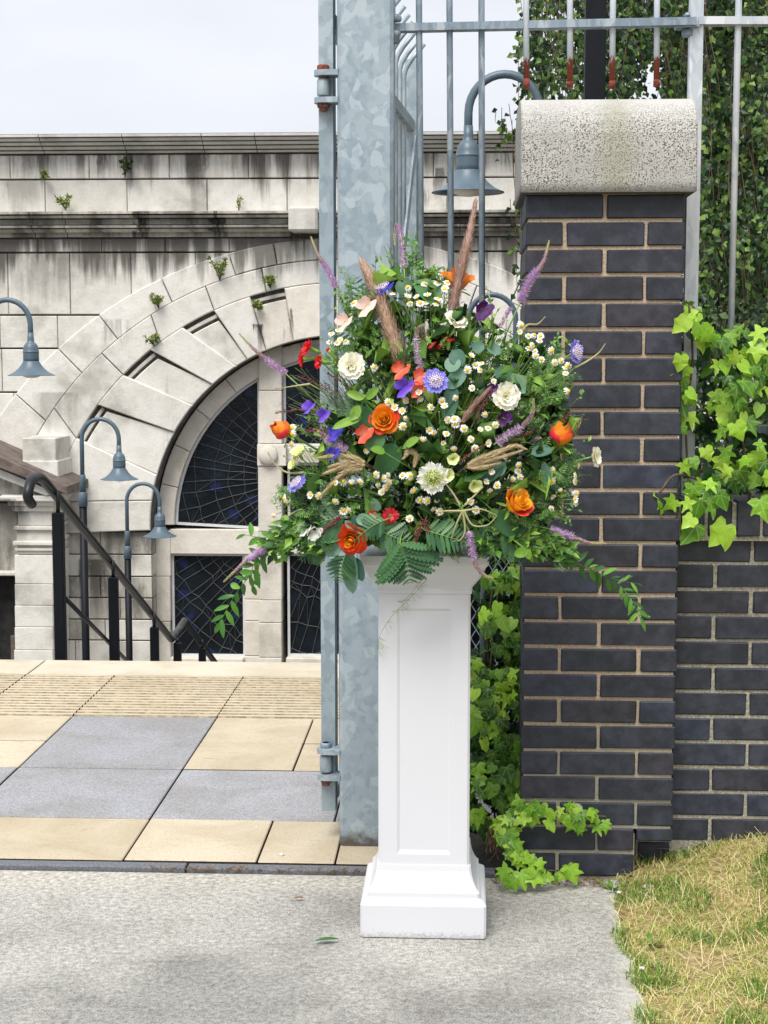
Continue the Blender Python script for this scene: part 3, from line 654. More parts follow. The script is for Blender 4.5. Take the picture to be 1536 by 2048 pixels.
# big voussoirs, every second one cut back under a moulded slot
VJ = [((305, 1060), (60, 1062)), ((306, 1000), (95, 1000)), ((318, 950), (161, 879)), ((352, 865), (206, 816)), ((390, 812), (248, 750)), ((427, 769), (306, 704)), ((475, 733), (369, 659)), ((497, 720), (429, 621)), ((533, 702), (501, 594)), ((588, 683), (569, 575)), ((683, 672), (683, 569))]
J = [(ang_at(CI, a), ang_at(C3, b)) for a, b in VJ]
for i, ((a0, b0), (a1, b1)) in enumerate(zip(J, J[1:])):
    slot = i in (2, 4, 6, 8) and i != 4 or i in (4,)
    slot = i in (2, 4, 6, 8)
    slot = i in (2, 4, 6, 8)
    cut = .15 if slot else 0
    for sg in (1, -1):
        mir = (lambda p: p) if sg > 0 else (lambda p: [(2 * CX - x, z) for x, z in p][::-1])
        n = 6; co = (C3[0], C3[1] - cut)
        poly = [circ(CI, a0 + (a1 - a0) * k / n) for k in range(n + 1)] + [circ(co, b1 + (b0 - b1) * k / n) for k in range(n + 1)]
        s = stone(mir(poly), BY - (.045 if slot else .085), 'ashlar_warm' if i > 7 else 'ashlar_ring', 'arch_stone', .014, .9)
        if slot:
            for r0, r1, dy in ((.15, .105, .10), (.105, .055, .0), (.055, .0, .06)):
                c0, c1 = (C3[0], C3[1] - r0), (C3[0], C3[1] - r1)
                poly = [circ(c0, b0 + (b1 - b0) * k / n) for k in range(n + 1)] + [circ(c1, b1 + (b0 - b1) * k / n) for k in range(n + 1)]
                stone(mir(poly), BY + dy, 'ashlar_cornice', 'slot_moulding', .008, .3, .001)
# soffit of the opening
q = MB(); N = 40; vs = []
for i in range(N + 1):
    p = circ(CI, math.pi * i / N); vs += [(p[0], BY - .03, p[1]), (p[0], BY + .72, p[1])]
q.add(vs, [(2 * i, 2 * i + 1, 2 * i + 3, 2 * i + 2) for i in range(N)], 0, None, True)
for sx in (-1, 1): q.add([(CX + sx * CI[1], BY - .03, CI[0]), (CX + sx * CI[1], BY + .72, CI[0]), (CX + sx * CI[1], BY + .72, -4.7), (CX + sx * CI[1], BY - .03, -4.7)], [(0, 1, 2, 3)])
obj('arch_soffit', q, 'soffit_soot_shade', bld)
# cornice and string course: moulded runs with joints
def run(prof, segs, name, mat, extra=None):
    for a, b in segs:
        q = MB(); n = len(prof); vs = [(a + .006, y, z) for y, z in prof] + [(b - .006, y, z) for y, z in prof]
        q.add(vs, [(i, i + 1, n + i + 1, n + i) for i in range(n - 1)] + [tuple(range(n)), tuple(range(2 * n - 1, n - 1, -1))])
        obj(name, q, mat, bld, (a, prof[0][0], prof[0][1]))
def prof(ys, outs, back=.3): return [(BY + back, bz(ys[0]))] + [(BY - o, bz(y)) for y, o in zip(ys, outs)] + [(BY + back, bz(ys[-1]))]
cj = [bx(j, 290) for j in (-380, -230, -70, 90, 254, 410, 515, 670, 800, 955, 1110, 1270)] 
run(prof((274, 279, 279.1, 280.8, 280.9, 286, 286.1, 288, 288.1, 293, 293.1, 295.2, 295.3, 300, 300.1, 302.2, 302.3, 306), (.34, .34, .14, .14, .30, .28, .08, .08, .23, .21, .03, .03, .15, .12, -.05, -.05, .06, .03)), list(zip(cj, cj[1:])), 'cornice_stone', 'ashlar_cornice')
q = MB(); q.box(-11.6, 8, BY - .28, BY + 8, bz(274), bz(272)); obj('roof_lead_edge', q, 'lead', bld)
sj = [bx(j, 450) for j in (-380, -220, -60, 70, 135, 285, 440, 583)]; sr = [bx(j, 450) for j in (637, 780, 920, 1075, 1230, 1400)]
pr = prof((425, 427, 431, 431.1, 433.5, 433.6, 438, 438.1, 440, 450, 450.1, 452.5, 452.6, 457, 457.1, 459, 459.1, 465, 465.1, 474), (.22, .30, .30, .1, .1, .27, .26, .06, .12, .10, -.04, -.04, .2, .19, .02, .02, .13, .10, .0, .0))
run(pr, list(zip(sj, sj[1:])), 'string_course', 'ashlar_sooty'); run(pr, list(zip(sr, sr[1:])), 'string_course', 'ashlar_sooty')
q = MB(); x0, x1, z0, z1 = bx(583, 445), bx(640, 445), bz(468), bz(419); q.bbox(x0, x1, BY - .42, BY + .2, z0, z1, .03)
obj('projecting_block', q, 'ashlar_cornice', bld)
# recessed window screen: piers, transom, rings
WY = BY + .43
def pr2(a, b): return P(a, b, WY)
def wbox(x0, x1, y0, y1, f, bk, name, mat, ch=.01):
    q = MB(); a = pr2(x0, y1); b = pr2(x1, y0); q.bbox(a.x, b.x, f, bk, a.z, b.z, ch); obj(name, q, mat, bld)
    q = MB(); q.bbox(2 * CX - b.x, 2 * CX - a.x, f, bk, a.z, b.z, ch); obj(name, q, mat, bld)
# inner stone ring
for i in range(7):
    a0, a1 = math.pi * i / 14, math.pi * (i + 1) / 14; ci = (CI[0], CI[1] - .27); n = 6
    poly = [circ(ci, a0 + (a1 - a0) * k / n) for k in range(n + 1)] + [circ((CI[0], CI[1] - .02), a1 + (a0 - a1) * k / n) for k in range(n + 1)]
    stone(poly, WY - .12, 'ashlar_warm', 'inner_arch_stone', .01, .5); stone([(2 * CX - p[0], p[1]) for p in poly][::-1], WY - .12, 'ashlar_warm', 'inner_arch_stone', .01, .5)
for yy in ((1060, 1150), (1151, 1240), (1241, 1420)): wbox(308, 343, yy[0], yy[1], WY - .12, WY + .4, 'jamb_stone', 'ashlar_warm')
wbox(343, 520, 1058, 1106, WY - .1, WY + .4, 'transom', 'ashlar_warm'); wbox(565, 683, 1058, 1106, WY - .1, WY + .4, 'transom', 'ashlar_warm')
for yy in ((1107, 1197), (1198, 1240), (1241, 1310), (1311, 1420)): wbox(490, 521, yy[0], yy[1], WY - .06, WY + .4, 'jamb_stone', 'ashlar_warm')
for yy in ((690, 780), (781, 886), (931, 1060), (1061, 1108), (1109, 1196), (1197, 1241), (1242, 1310), (1311, 1420)): wbox(521, 566, yy[0], yy[1], WY - .18, WY + .4, 'pier_stone', 'ashlar_warm')
wbox(518, 575, 887, 930, WY - .2, WY + .4, 'pier_band', 'ashlar_warm'); wbox(575, 683, 893, 925, WY - .1, WY + .4, 'transom', 'ashlar_warm')
for sx in (1, -1):
    c = pr2(540, 908); x = c.x if sx > 0 else 2 * CX - c.x; q = MB()
    q.lathe([(.135, 0), (.135, .05), (.12, .07), (.02, .075)], (x, WY - .2, c.z), 28, 0, V((0, -1, 0))); obj('roundel', q, 'ashlar_warm', bld)
wbox(345, 490, 1312, 1326, WY - .2, WY + .4, 'sill', 'ashlar_warm'); wbox(575, 683, 1312, 1326, WY - .2, WY + .4, 'sill', 'ashlar_warm')
# windows: painted frame > glass, lead cames in a sunburst web
def clipseg(p, q, inside, n=24):
    """pieces of segment p-q inside the pane"""
    out = []; cur = []
    for i in range(n + 1):
        t = i / n; a = (p[0] + (q[0] - p[0]) * t, p[1] + (q[1] - p[1]) * t)
        if inside(a): cur.append(a)
        else:
            if len(cur) > 1: out.append((cur[0], cur[-1]))
            cur = []
    if len(cur) > 1: out.append((cur[0], cur[-1]))
    return out
def window(poly, inside, hub, rays, rings, a0, a1, seed, fr=.035):
    rs = random.Random(seed)
    for mir in (False, True):
        f = (lambda p: (2 * CX - p[0], p[1])) if mir else (lambda p: p)
        pl = [f(p) for p in poly]; n = len(pl); q = MB(); cx = sum(p[0] for p in pl) / n; cz = sum(p[1] for p in pl) / n
        ar = sum(pl[i][0] * pl[(i + 1) % n][1] - pl[(i + 1) % n][0] * pl[i][1] for i in range(n))
        if ar < 0: pl = pl[::-1]
        ins = []
        for i in range(n):
            a, b, c = V(pl[i - 1]), V(pl[i]), V(pl[(i + 1) % n]); e1 = (b - a).normalized(); e2 = (c - b).normalized()
            k = V((-e1.y, e1.x)) + V((-e2.y, e2.x)); ins.append(b + k * (fr / max(.4, 1 + V((-e1.y, e1.x)).dot(V((-e2.y, e2.x))))))
        vs = [(p[0], WY - .02, p[1]) for p in pl] + [(p[0], WY - .02, p[1]) for p in ins] + [(p[0], WY + .03, p[1]) for p in ins]
        q.add(vs, [(i, (i + 1) % n, n + (i + 1) % n, n + i) for i in range(n)] + [(n + i, n + (i + 1) % n, 2 * n + (i + 1) % n, 2 * n + i) for i in range(n)])
        wf = obj('window', q, 'window_paint', bld, (cx, WY, cz))
        g = MB(); g.add([(p[0], WY + .025, p[1]) for p in pl], [tuple(range(n))]); obj('glass', g, 'leaded_glass', wf)
        l = MB(); rs = random.Random(seed); W = .0055
        def bar(p, r, w=W):
            p, r = f(p), f(r); d = V((r[0] - p[0], r[1] - p[1]))
            if d.length < .02: return
            d.normalize(); o = V((-d.y, d.x)) * w; y = WY + .012
            l.add([(p[0] - o.x, y, p[1] - o.y), (r[0] - o.x, y, r[1] - o.y), (r[0] + o.x, y, r[1] + o.y), (p[0] + o.x, y, p[1] + o.y), (p[0], y - .008, p[1]), (r[0], y - .008, r[1])], [(0, 1, 5, 4), (4, 5, 2, 3)])
        angs = [a0 + (a1 - a0) * (i + rs.uniform(-.2, .2)) / rays for i in range(rays + 1)]; rr = [r * (1 + rs.uniform(-.05, .05)) for r in rings]
        pt = lambda a, r: (hub[0] + r * math.cos(a), hub[1] + r * math.sin(a)); jit = {}
        def node(i, j):
            if (i, j) not in jit: jit[i, j] = (angs[i] + rs.uniform(-.012, .012), rr[j] * (1 + rs.uniform(-.022, .022)))
            return pt(*jit[i, j])
        for i in range(rays + 1):
            for j in range(len(rr)):
                if j + 1 < len(rr):
                    for s in clipseg(node(i, j), node(i, j + 1), inside): bar(*s)
                    if rs.random() < .16:
                        k = (i + 1) if i < rays else i - 1
                        for s in clipseg(node(i, j), node(k, j + 1), inside): bar(*s, w=W * .7)
                if i < rays:
                    for s in clipseg(node(i, j), node(i + 1, j), inside): bar(*s)
        obj('lead_came', l, 'lead', wf)
# half-moon side light (left of the pier), lower light, and the two middle lights
cw = (CI[0], CI[1] - .27); xa = pr2(521, 900).x; zl = pr2(430, 1058).z
pp = [(xa, zl)]; aa = math.acos((CX - xa) / cw[1])
N = 18; arc = [circ(cw, max(0.0, math.asin(max(-1, min(1, (zl - cw[0]) / cw[1])))) + (aa - max(0.0, math.asin((zl - cw[0]) / cw[1]))) * i / N) for i in range(N + 1)]
poly = [(xa, zl)] + arc[::-1]; poly = [p for i, p in enumerate(poly)]
ins = lambda p: p[0] < xa - .03 and p[1] > zl + .03 and math.hypot(p[0] - CX, p[1] - cw[0]) < cw[1] - .03
window(poly, ins, (xa + .55, zl + .75), 26, [.6, .78, .98, 1.2, 1.45, 1.72, 2.0, 2.4], math.radians(85), math.radians(265), 3)
a, b = pr2(346, 1312), pr2(490, 1107); R = [(a.x, a.z), (b.x, a.z), (b.x, b.z), (a.x, b.z)]
window(R, lambda p, a=a, b=b: a.x + .03 < p[0] < b.x - .03 and a.z + .03 < p[1] < b.z - .03, (b.x + .9, b.z + .8), 20, [.9, 1.1, 1.3, 1.5, 1.7, 1.9, 2.1, 2.35, 2.6, 2.9], math.radians(175), math.radians(262), 5)
a, b = pr2(576, 1312), pr2(682, 1107); R = [(a.x, a.z), (b.x, a.z), (b.x, b.z), (a.x, b.z)]
window(R, lambda p, a=a, b=b: a.x + .03 < p[0] < b.x - .03 and a.z + .03 < p[1] < b.z - .03, (b.x + .1, b.z + 1.2), 18, [.9, 1.15, 1.4, 1.6, 1.8, 2.0, 2.3, 2.6, 2.9], math.radians(205), math.radians(275), 6)
a, b = pr2(576, 1056), pr2(682, 926); R = [(a.x, a.z), (b.x, a.z), (b.x, b.z), (a.x, b.z)]
window(R, lambda p, a=a, b=b: a.x + .03 < p[0] < b.x - .03 and a.z + .03 < p[1] < b.z - .03, (b.x, b.z + .6), 14, [.5, .7, .9, 1.1, 1.3, 1.5, 1.7], math.radians(190), math.radians(275), 7)
zt2 = pr2(620, 892).z; xb = pr2(567, 800).x; xc = CX
arc = [circ(cw, math.acos((CX - xb) / cw[1]) + (math.pi / 2 - math.acos((CX - xb) / cw[1])) * i / 8) for i in range(9)]
poly = [(xb, zt2), (xc, zt2)] + arc[::-1]
window(poly, lambda p: xb + .03 < p[0] < xc and p[1] > zt2 + .03 and math.hypot(p[0] - CX, p[1] - cw[0]) < cw[1] - .03, (xc, zt2 - .3), 12, [.4, .6, .8, 1.0, 1.25, 1.5, 1.8], math.radians(80), math.radians(180), 8)
q = MB(); q.bbox(CX - .05, CX + .05, WY - .03, WY + .2, -4.6, 1.4, .01); obj('mullion', q, 'window_paint', bld)
q = MB(); q.box(CX - 2.7, CX + 2.7, WY + .45, WY + .5, -4.7, 1.8); obj('dark_interior', q, 'matt_black', bld)  # black sheet stands in for the unlit room behind the windows

# porch with a gabled roof at the left
PY = 21.1
def pp_(x, y): return P(x, y, PY)
def pbox(x0, x1, y0, y1, name, mat='ashlar', out=0.0, ch=.012, bk=None):
    q = MB(); a, b = pp_(x0, y1), pp_(x1, y0); q.bbox(a.x, b.x, PY - out, bk or BY - .002, a.z, b.z, ch); return obj(name, q, mat, bld, (a.x, PY, a.z))
ys = [1110, 1168, 1211, 1254, 1300, 1400]
for y0, y1 in zip(ys, ys[1:]): pbox(30, 106, y0 + .5, y1, 'pilaster_stone')
pbox(34, 104, 1060, 1109, 'pilaster_stone'); pbox(28, 108, 1082, 1090, 'pilaster_moulding', 'ashlar', .06); pbox(31, 106, 1096, 1102, 'pilaster_moulding', 'ashlar', .03)
pbox(29, 108, 1052, 1060, 'pilaster_moulding', 'ashlar', .05); pbox(36, 104, 1022, 1052, 'pilaster_stone')
pbox(26, 110, 1010, 1022, 'entablature', 'ashlar', .06); pbox(20, 112, 1000, 1010, 'entablature', 'ashlar', .12); pbox(8, 118, 989, 1000, 'entablature', 'ashlar', .2)
pbox(-420, 26, 1010, 1150, 'porch_wall', 'ashlar_sooty', -.25)
pbox(-120, -40, 1150, 1400, 'porch_wall', 'ashlar_sooty', -.2)
q = MB(); a = pp_(-40, 1400); b = pp_(30, 1150); q.box(a.x, b.x, PY + .5, PY + .55, a.z, b.z); obj('doorway_shadow', q, 'matt_black', bld)  # black sheet painted in for the shade inside the doorway
q = MB(); a = pp_(10, 1330); q.box(a.x, a.x + .07, PY + .3, PY + .37, pp_(10, 1400).z, pp_(10, 1280).z); obj('door_post', q, 'brown_slate', bld)
pbox(-420, 30, 1146, 1151, 'door_lintel', 'ashlar_cornice', -.1)
# raking roof: sloping slab falling to the right
q = MB(); p0, p1, p2, p3 = pp_(-150, 838), pp_(148, 968), pp_(148, 985), pp_(-150, 868)
q.prism([(p0.x, p0.z), (p3.x, p3.z), (p2.x, p2.z), (p1.x, p1.z)], PY - .35, BY - .002, .012); obj('porch_roof', q, 'brown_slate', bld)
q = MB(); p0, p1, p2, p3 = pp_(-150, 869), pp_(125, 984), pp_(100, 989), pp_(-150, 892)
q.prism([(p0.x, p0.z), (p3.x, p3.z), (p2.x, p2.z), (p1.x, p1.z)], PY - .22, BY - .002, .012); obj('raking_cornice', q, 'ashlar_cornice', bld)
q = MB(); p0, p1, p2 = pp_(-150, 893), pp_(98, 990), pp_(-150, 990)
q.prism([(p0.x, p0.z), (p2.x, p2.z), (p1.x, p1.z)], PY + .02, BY - .002, 0); obj('gable_stone', q, 'ashlar_sooty', bld)
pbox(40, 114, 922, 965, 'roof_block', 'ashlar', -.05); pbox(42, 108, 877, 923, 'roof_block', 'ashlar', -.08)

# weeds rooted in the joints
def leaflet(l, w, n=3, bend=.15, fold=.2):
    """small leaf along +Y: vertices, faces"""
    vs = []; fs = []
    for i in range(n + 1):
        t = i / n; ww = w * math.sin(math.pi * min(.97, .08 + t * .92)) ** .8; z = -bend * l * t * t
        vs += [(-ww, l * t, z + fold * ww), (0, l * t, z), (ww, l * t, z + fold * ww)]
    for i in range(n): a = i * 3; fs += [(a, a + 1, a + 4, a + 3), (a + 1, a + 2, a + 5, a + 4)]
    return vs, fs
def simple_leaf(q, pos, d, nrm, l, w, m=0):
    """four-triangle leaf"""
    pos = V(pos); d = V(d).normalized(); s = d.cross(V(nrm))
    if s.length < 1e-4: s = d.orthogonal()
    s.normalize(); n = s.cross(d)
    q.add([pos, pos + d * l * .45 + s * w + n * w * .25, pos + d * l - n * l * .12, pos + d * l * .45 - s * w + n * w * .25, pos + d * l * .5], [(0, 4, 1), (4, 2, 1), (0, 3, 4), (4, 3, 2)], m)
def rv(): 
    while True:
        v = V((ru(-1, 1), ru(-1, 1), ru(-1, 1)))
        if .1 < v.length < 1: return v.normalized()
for i, (x, y, h, wd, lab) in enumerate([(132, 420, 30, 20, 'bushy weed growing on the ledge left of the parapet stains'), (250, 357, 46, 22, 'tall dark weed growing from the upper parapet joint'), (440, 562, 50, 24, 'tallest weed rooted in the outer arch ring'), (318, 618, 32, 26, 'yellowish weed tuft on the arch ring, the larger one'), (305, 688, 20, 22, 'small weed tuft lowest on the arch ring'), (540, 575, 24, 16, 'small weed above the right slot of the arch'), (516, 615, 8, 12, 'tiny weed inside the right slot of the arch'), (478, 425, 34, 8, 'dry upright weed stalk on the string course'), (92, 357, 10, 8, 'tiny weed in the parapet joint at the left')]):
    b = P(x, y, BY - .06); s = BY / FPX; t = thing('weed', b, lab, 'weed', 'weeds growing out of the stone building')
    q, st = MB(), MB(); br = 5 if i not in (7,) else 2
    for k in range(br):
        e = b + V((ru(-1, 1) * wd * s * .9, ru(-.25, .02), h * s * ru(.55, 1))); pth = bez(b, b.lerp(e, .5) + V((0, -.05, h * s * .25)), e, 6); st.tube(pth, .006, 3)
        for j in range(16 if i != 7 else 8):
            u = ru(.3, 1) ; pt = pth[int(u * 5)]; simple_leaf(q, pt + rv() * .02, rv() + V((0, -.3, .4)), rv() + V((0, -1, .5)), ru(.04, .085), ru(.012, .022))
    o = obj('foliage', q, 'weed_leaf' if i != 1 else 'hedge_leaf', t); o['kind'] = 'stuff'; obj('stem', st, 'twig_brown', t)
# ------------------------------------------------------------------ street lamps along the stairs
def lamp(px, py, Y, Xpost, label, grey_from, base):
    """px, py: rim of the shade; the pole stands at Xpost and hooks over towards the head"""
    h = P(px, py, Y); s = .93; sg = 1 if Xpost < h.x else -1
    t = thing('street_lamp', (Xpost, Y, base), label, 'lamp', 'swan-neck lamps along the stairs')
    zg = grey_from
    q = MB(); q.tube([(Xpost, Y, base), (Xpost, Y, zg)], .042, 12); obj('post', q, 'black_paint', t)
    q = MB(); q.lathe([(.05, 0), (.05, .14), (.042, .15), (.042, .16)], (Xpost, Y, zg), 14); q.lathe([(.034, .16), (.034, .34), (.028, .35)], (Xpost, Y, zg), 12); obj('collar', q, 'lamp_paint', t)
    r = abs(h.x - Xpost) / 2; zt = h.z + .44; cxm = (h.x + Xpost) / 2
    pts = [(Xpost, Y, zg + .3), (Xpost, Y, zt)] + [(cxm - sg * r * math.cos(a), Y, zt + r * 1.05 * math.sin(a)) for a in [math.pi * i / 16 for i in range(1, 16)]] + [(h.x, Y, zt), (h.x, Y, h.z + .25)]
    q = MB(); q.tube(pts, .024, 12); obj('swan_neck', q, 'lamp_paint', t)
    c = (h.x, Y, h.z)
    q = MB(); q.lathe([(.026, .37), (.028, .31), (.032, .285), (.046, .275), (.058, .258), (.066, .232), (.069, .205), (.0705, .203), (.0705, .199), (.0685, .197), (.0685, .19), (.0685, .15), (.0685, .121), (.066, .119)], c, 24); hd = obj('lamp_head', q, 'lamp_paint', t)
    q = MB(); q.lathe([(.067, .122), (.0685, .1215), (.073, .113), (.078, .104), (.088, .088), (.112, .056), (.148, .026), (.19, .004), (.207, -.001), (.207, -.005), (.18, .0), (.14, .02), (.1, .05), (.06, .1)], c, 32, 0, V((0, 0, 1)), False); obj('shade', q, 'lamp_paint', t)
    q = MB(); q.lathe([(.002, -.028), (.05, -.022), (.085, -.006), (.1, .012), (.1, .05)], c, 20); obj('globe', q, 'lamp_glass', t)
    return t
def sz(y): return -.15 - .41 * (y - 7.5)
lamp(936, 384, 9.1, .44, 'large near swan-neck lamp behind the fence bars left of the pillar', .9, -.9)
lamp(936, 742, 13.7, .47, 'swan-neck lamp half hidden behind the top of the flowers', -.1, -2.6)
lamp(63, 750, 13.7, -4.17, 'swan-neck lamp at the left edge in front of the pale wall', -.1, -2.6)
lamp(239, 958, 17.0, -4.13, 'swan-neck lamp behind the curled end of the handrail, taller of the pair', P(157, 1013, 17).z, -4.2)
lamp(320, 1072, 19.4, -4.16, 'lower swan-neck lamp of the pair in front of the arched window', P(247, 1117, 19.4).z, -4.6)

# ------------------------------------------------------------------ handrail down the stairs
HX = -2.13
def hp(x, y): Y = HX * FPX / (x - 922); return P(x, y, Y)
t = thing('handrail', (HX, 8.2, -.3), 'black metal handrail with a curled end descending the stairs', 'handrail')
a, b = hp(86, 958), hp(343, 1279); c = hp(369, 1241); b2 = b + (c - b); d = c + (b - a) * 1.0
m = hp(78, 952)
pts = [hp(70, 1006) + V((.0, -.06, 0)), hp(61, 992) + V((0, -.05, 0)), hp(60, 968), hp(67, 957), hp(78, 954), hp(90, 964), a.lerp(b, .08), a.lerp(b, .3), a.lerp(b, .6), a.lerp(b, .9), b]
q = MB(); q.tube(smoothpath(pts[:7], 18) + pts[7:], .026, 12); obj('rail', q, 'dark_iron', t)
q = MB(); q.tube([b, c], .026, 12); obj('landing_rail', q, 'worn_rail', t)
q = MB(); q.tube([c, d], .026, 12); obj('rail', q, 'dark_iron', t)
dr = (b - a).normalized()
for (x, y, rz) in ((105, 1025, None), (216, 1154, None), (299, 1254, None), (346, 1285, None), (397, 1296, None)):
    p = hp(x, y); q = MB(); q.bbox(HX - .028, HX + .028, p.y - .028, p.y + .028, sz(p.y) - .4, p.z, .004); o = obj('post', q, 'black_paint', t)
    zr = (a + dr * ((p.y - a.y) / dr.y)).z if p.y < b.y else (b.z if p.y < c.y else (c + dr * ((p.y - c.y) / dr.y)).z)
    q = MB(); q.tube([(HX, p.y, p.z - .01), (HX, p.y, zr)], .011, 8); obj('rail_bracket', q, 'dark_iron', o)
p, r = hp(114, 1180), hp(262, 1330); q = MB(); q.tube([p, r], .013, 8); obj('lower_rail', q, 'dark_iron', t)
t = thing('handrail', (HX - .0, 15.5, -4), 'dark lower handrail beyond the landing near the window sill', 'handrail')
q = MB(); e0 = hp(395, 1275) + V((.05, 0, 0)); q.tube([d + V((.0, .02, 0)), d + (b - a) * .8], .026, 10); obj('rail', q, 'dark_iron', t)
q = MB(); f = d + (b - a) * .5; q.box(HX - .028, HX + .028, f.y - .03, f.y + .03, -4.6, f.z - .03); obj('post', q, 'black_paint', t)

# ------------------------------------------------------------------ galvanised gate post, hinges, open gate
PF = 4.68
x0 = P(679, 1600, PF).x; x1 = x0 + .163
post = thing('gate_post', ((x0 + x1) / 2, PF + .08, 0), 'square galvanised steel gate post with a mottled surface behind the plinth', 'post')
q = MB(); q.bbox(x0, x1, PF, PF + .163, .0, 3.3, .010); obj('shaft', q, 'galvanised_post', post)
SX0, SX1 = P(643, 1500, 4.74).x, P(671, 1500, 4.74).x; PX = (SX0 + SX1) / 2 - .006
def hinge(zt, zb, up):
    for z in (zt, zb):
        q = MB(); n = 10; yc = PF + .035; R = .03
        poly = [(x0 + .001, yc - R), (x0 + .001, yc + R)] + [(PX + R * math.cos(g) * .9, yc + R * math.sin(g)) for g in [math.pi / 2 + math.pi * i / n for i in range(n + 1)]]
        k = len(poly); vs = [(p[0], p[1], z - .008) for p in poly] + [(p[0], p[1], z + .008) for p in poly]
        q.add(vs, [tuple(range(k)), tuple(range(2 * k - 1, k - 1, -1))] + [(i, k + i, k + (i + 1) % k, (i + 1) % k) for i in range(k)]); obj('hinge_lug', q, 'galvanised_post', post)
zt, zb = P(650, 143, PF).z, P(650, 198, PF).z
hinge(zt, zb, 1); zt2_, zb2_ = P(655, 1506, PF).z, P(655, 1558, PF).z; hinge(zt2_, zb2_, 0)
for (za, zc, bm) in ((zt, zb, 'rust_paint'), (zt2_, zb2_, 'rusty_bolt')):
    q = MB(); c = (PX, PF + .035, 0)
    q.lathe([(.017, zc + .014), (.019, zc + .018), (.019, za - .022), (.016, za - .016)], c, 14); obj('hinge_barrel', q, 'galvanised_gate', post)
    q = MB(); q.lathe([(.011, zc - .03), (.012, zc - .028), (.012, za + .012), (.012, za + .02), (.011, za + .024)], c, 12); obj('hinge_pin', q, 'rusty_bolt', post)
    for z, mm in ((za + .008, bm if bm == 'rust_paint' else 'galvanised_bar'), (zc - .02, 'rusty_bolt')):
        q = MB(); q.lathe([(.017, z), (.0185, z + .003), (.0185, z + .013), (.016, z + .016)], c, 6 if bm != 'rust_paint' else 12); obj('nut', q, mm, post)
# gate leaf swung back behind the post
O = V((SX0, 4.735, 0)); dv = V((.077, 1, 0)).normalized(); nv = V((dv.y, -dv.x, 0))
gate = thing('metal_gate', (O.x, O.y, .05), 'open galvanised metal gate swung back beside the post, seen edge on', 'gate')
def gp(l, n, z): return O + dv * l + nv * n + V((0, 0, z))
def gbox(l0, l1, n0, n1, z0, z1, name, m='galvanised_gate'):
    q = MB(); vs = [gp(l, n, z) for z in (z0, z1) for l, n in ((l0, n0), (l0, n1), (l1, n1), (l1, n0))]
    q.add(vs, [(0, 3, 2, 1), (4, 5, 6, 7), (0, 1, 5, 4), (1, 2, 6, 5), (2, 3, 7, 6), (3, 0, 4, 7)]); return obj(name, q, m, gate)
TW = SX1 - SX0; zbot = P(658, 1622, 4.735).z
gbox(0, .045, 0, TW, zbot, 3.2, 'stile'); L = 2.28; gbox(L, L + .05, -.003, TW + .006, zbot, 2.78, 'stile')
ztop = P(813, 247, 7.0).z
gbox(.047, L - .002, .004, TW - .004, ztop - .03, ztop + .015, 'rail'); gbox(.047, L - .002, .004, TW - .004, zbot + .02, zbot + .06, 'rail')
gbox(.047, L - .002, .012, TW - .012, 1.15, 1.19, 'rail')
for i in range(14):
    l = .13 + i * .1475; n = TW * .5; zt_ = 2.70
    q = MB(); q.tube([gp(l, n, zbot + .05), gp(l, n, zt_ - .03), gp(l, n + .008, zt_), gp(l, n + .03, zt_ + .035), gp(l, n + .085, zt_ + .10)], .0095, 8); obj('bar', q, 'galvanised_gate', gate)
q = MB(); a = gp(L, TW - .003, ztop - .05); b = gp(.4, TW - .003, .35)
q.add([a, a + V((0, 0, -.10)), b + V((0, 0, -.05)), b + V((0, 0, .05)), a + nv * .008, a + V((0, 0, -.1)) + nv * .008, b + V((0, 0, -.05)) + nv * .008, b + V((0, 0, .05)) + nv * .008], [(0, 1, 2, 3), (7, 6, 5, 4), (0, 4, 5, 1), (1, 5, 6, 2), (2, 6, 7, 3), (3, 7, 4, 0)]); obj('diagonal_brace', q, 'galvanised_gate', gate)
for x, y in ((797, 322), (789, 402)):
    p = P(x, y, 5.9); q = MB(); q.lathe([(.012, 0), (.012, .012), (.006, .013), (.006, .025)], gp((p - O).dot(dv), TW + .005, p.z), 6, 0, nv); obj('bolt', q, 'galvanised_bar', gate)

# ------------------------------------------------------------------ bar fence over the pillar
FY = 4.72
ra, rb, rc = P(778, 57, 4.76), P(1392, 44, FY - .02), P(1700, 42, FY - .02)
fence = thing('bar_fence', (.2, FY, 0), 'galvanised bar fence between the gate post and the stone-capped pillar', 'fence')
def rail(a, b, par, m, hz=.011, hy=.02):
    q = MB(); d = (b - a).normalized(); u = V((0, 0, 1)); s = u.cross(d).normalized()
    vs = [p + s * (hy * i) + u * (hz * j) for p in (a, b) for i, j in ((-1, -1), (1, -1), (1, 1), (-1, 1))]
    q.add(vs, [(0, 1, 2, 3), (7, 6, 5, 4), (0, 4, 5, 1), (1, 5, 6, 2), (2, 6, 7, 3), (3, 7, 4, 0)]); return obj('rail', q, m, par)
rail(ra, rb, fence, 'galvanised_bar')
def bar(px_top, y_top, px_bot, y_bot, Y, par, m, r=.0095, zend=None):
    a, b = P(px_top, y_top, Y), P(px_bot, y_bot, Y)
    if zend is not None: b = a.lerp(b, (zend - a.z) / (b.z - a.z))
    q = MB(); q.tube([a + (a - b) * .4, a, b], r, 10); return obj('bar', q, m, par)
for x, xb in ((838, 846), (899, 905), (963, 965)): bar(x, 20, xb, 1000, FY + .03, fence, 'galvanised_bar', .0095, .42)
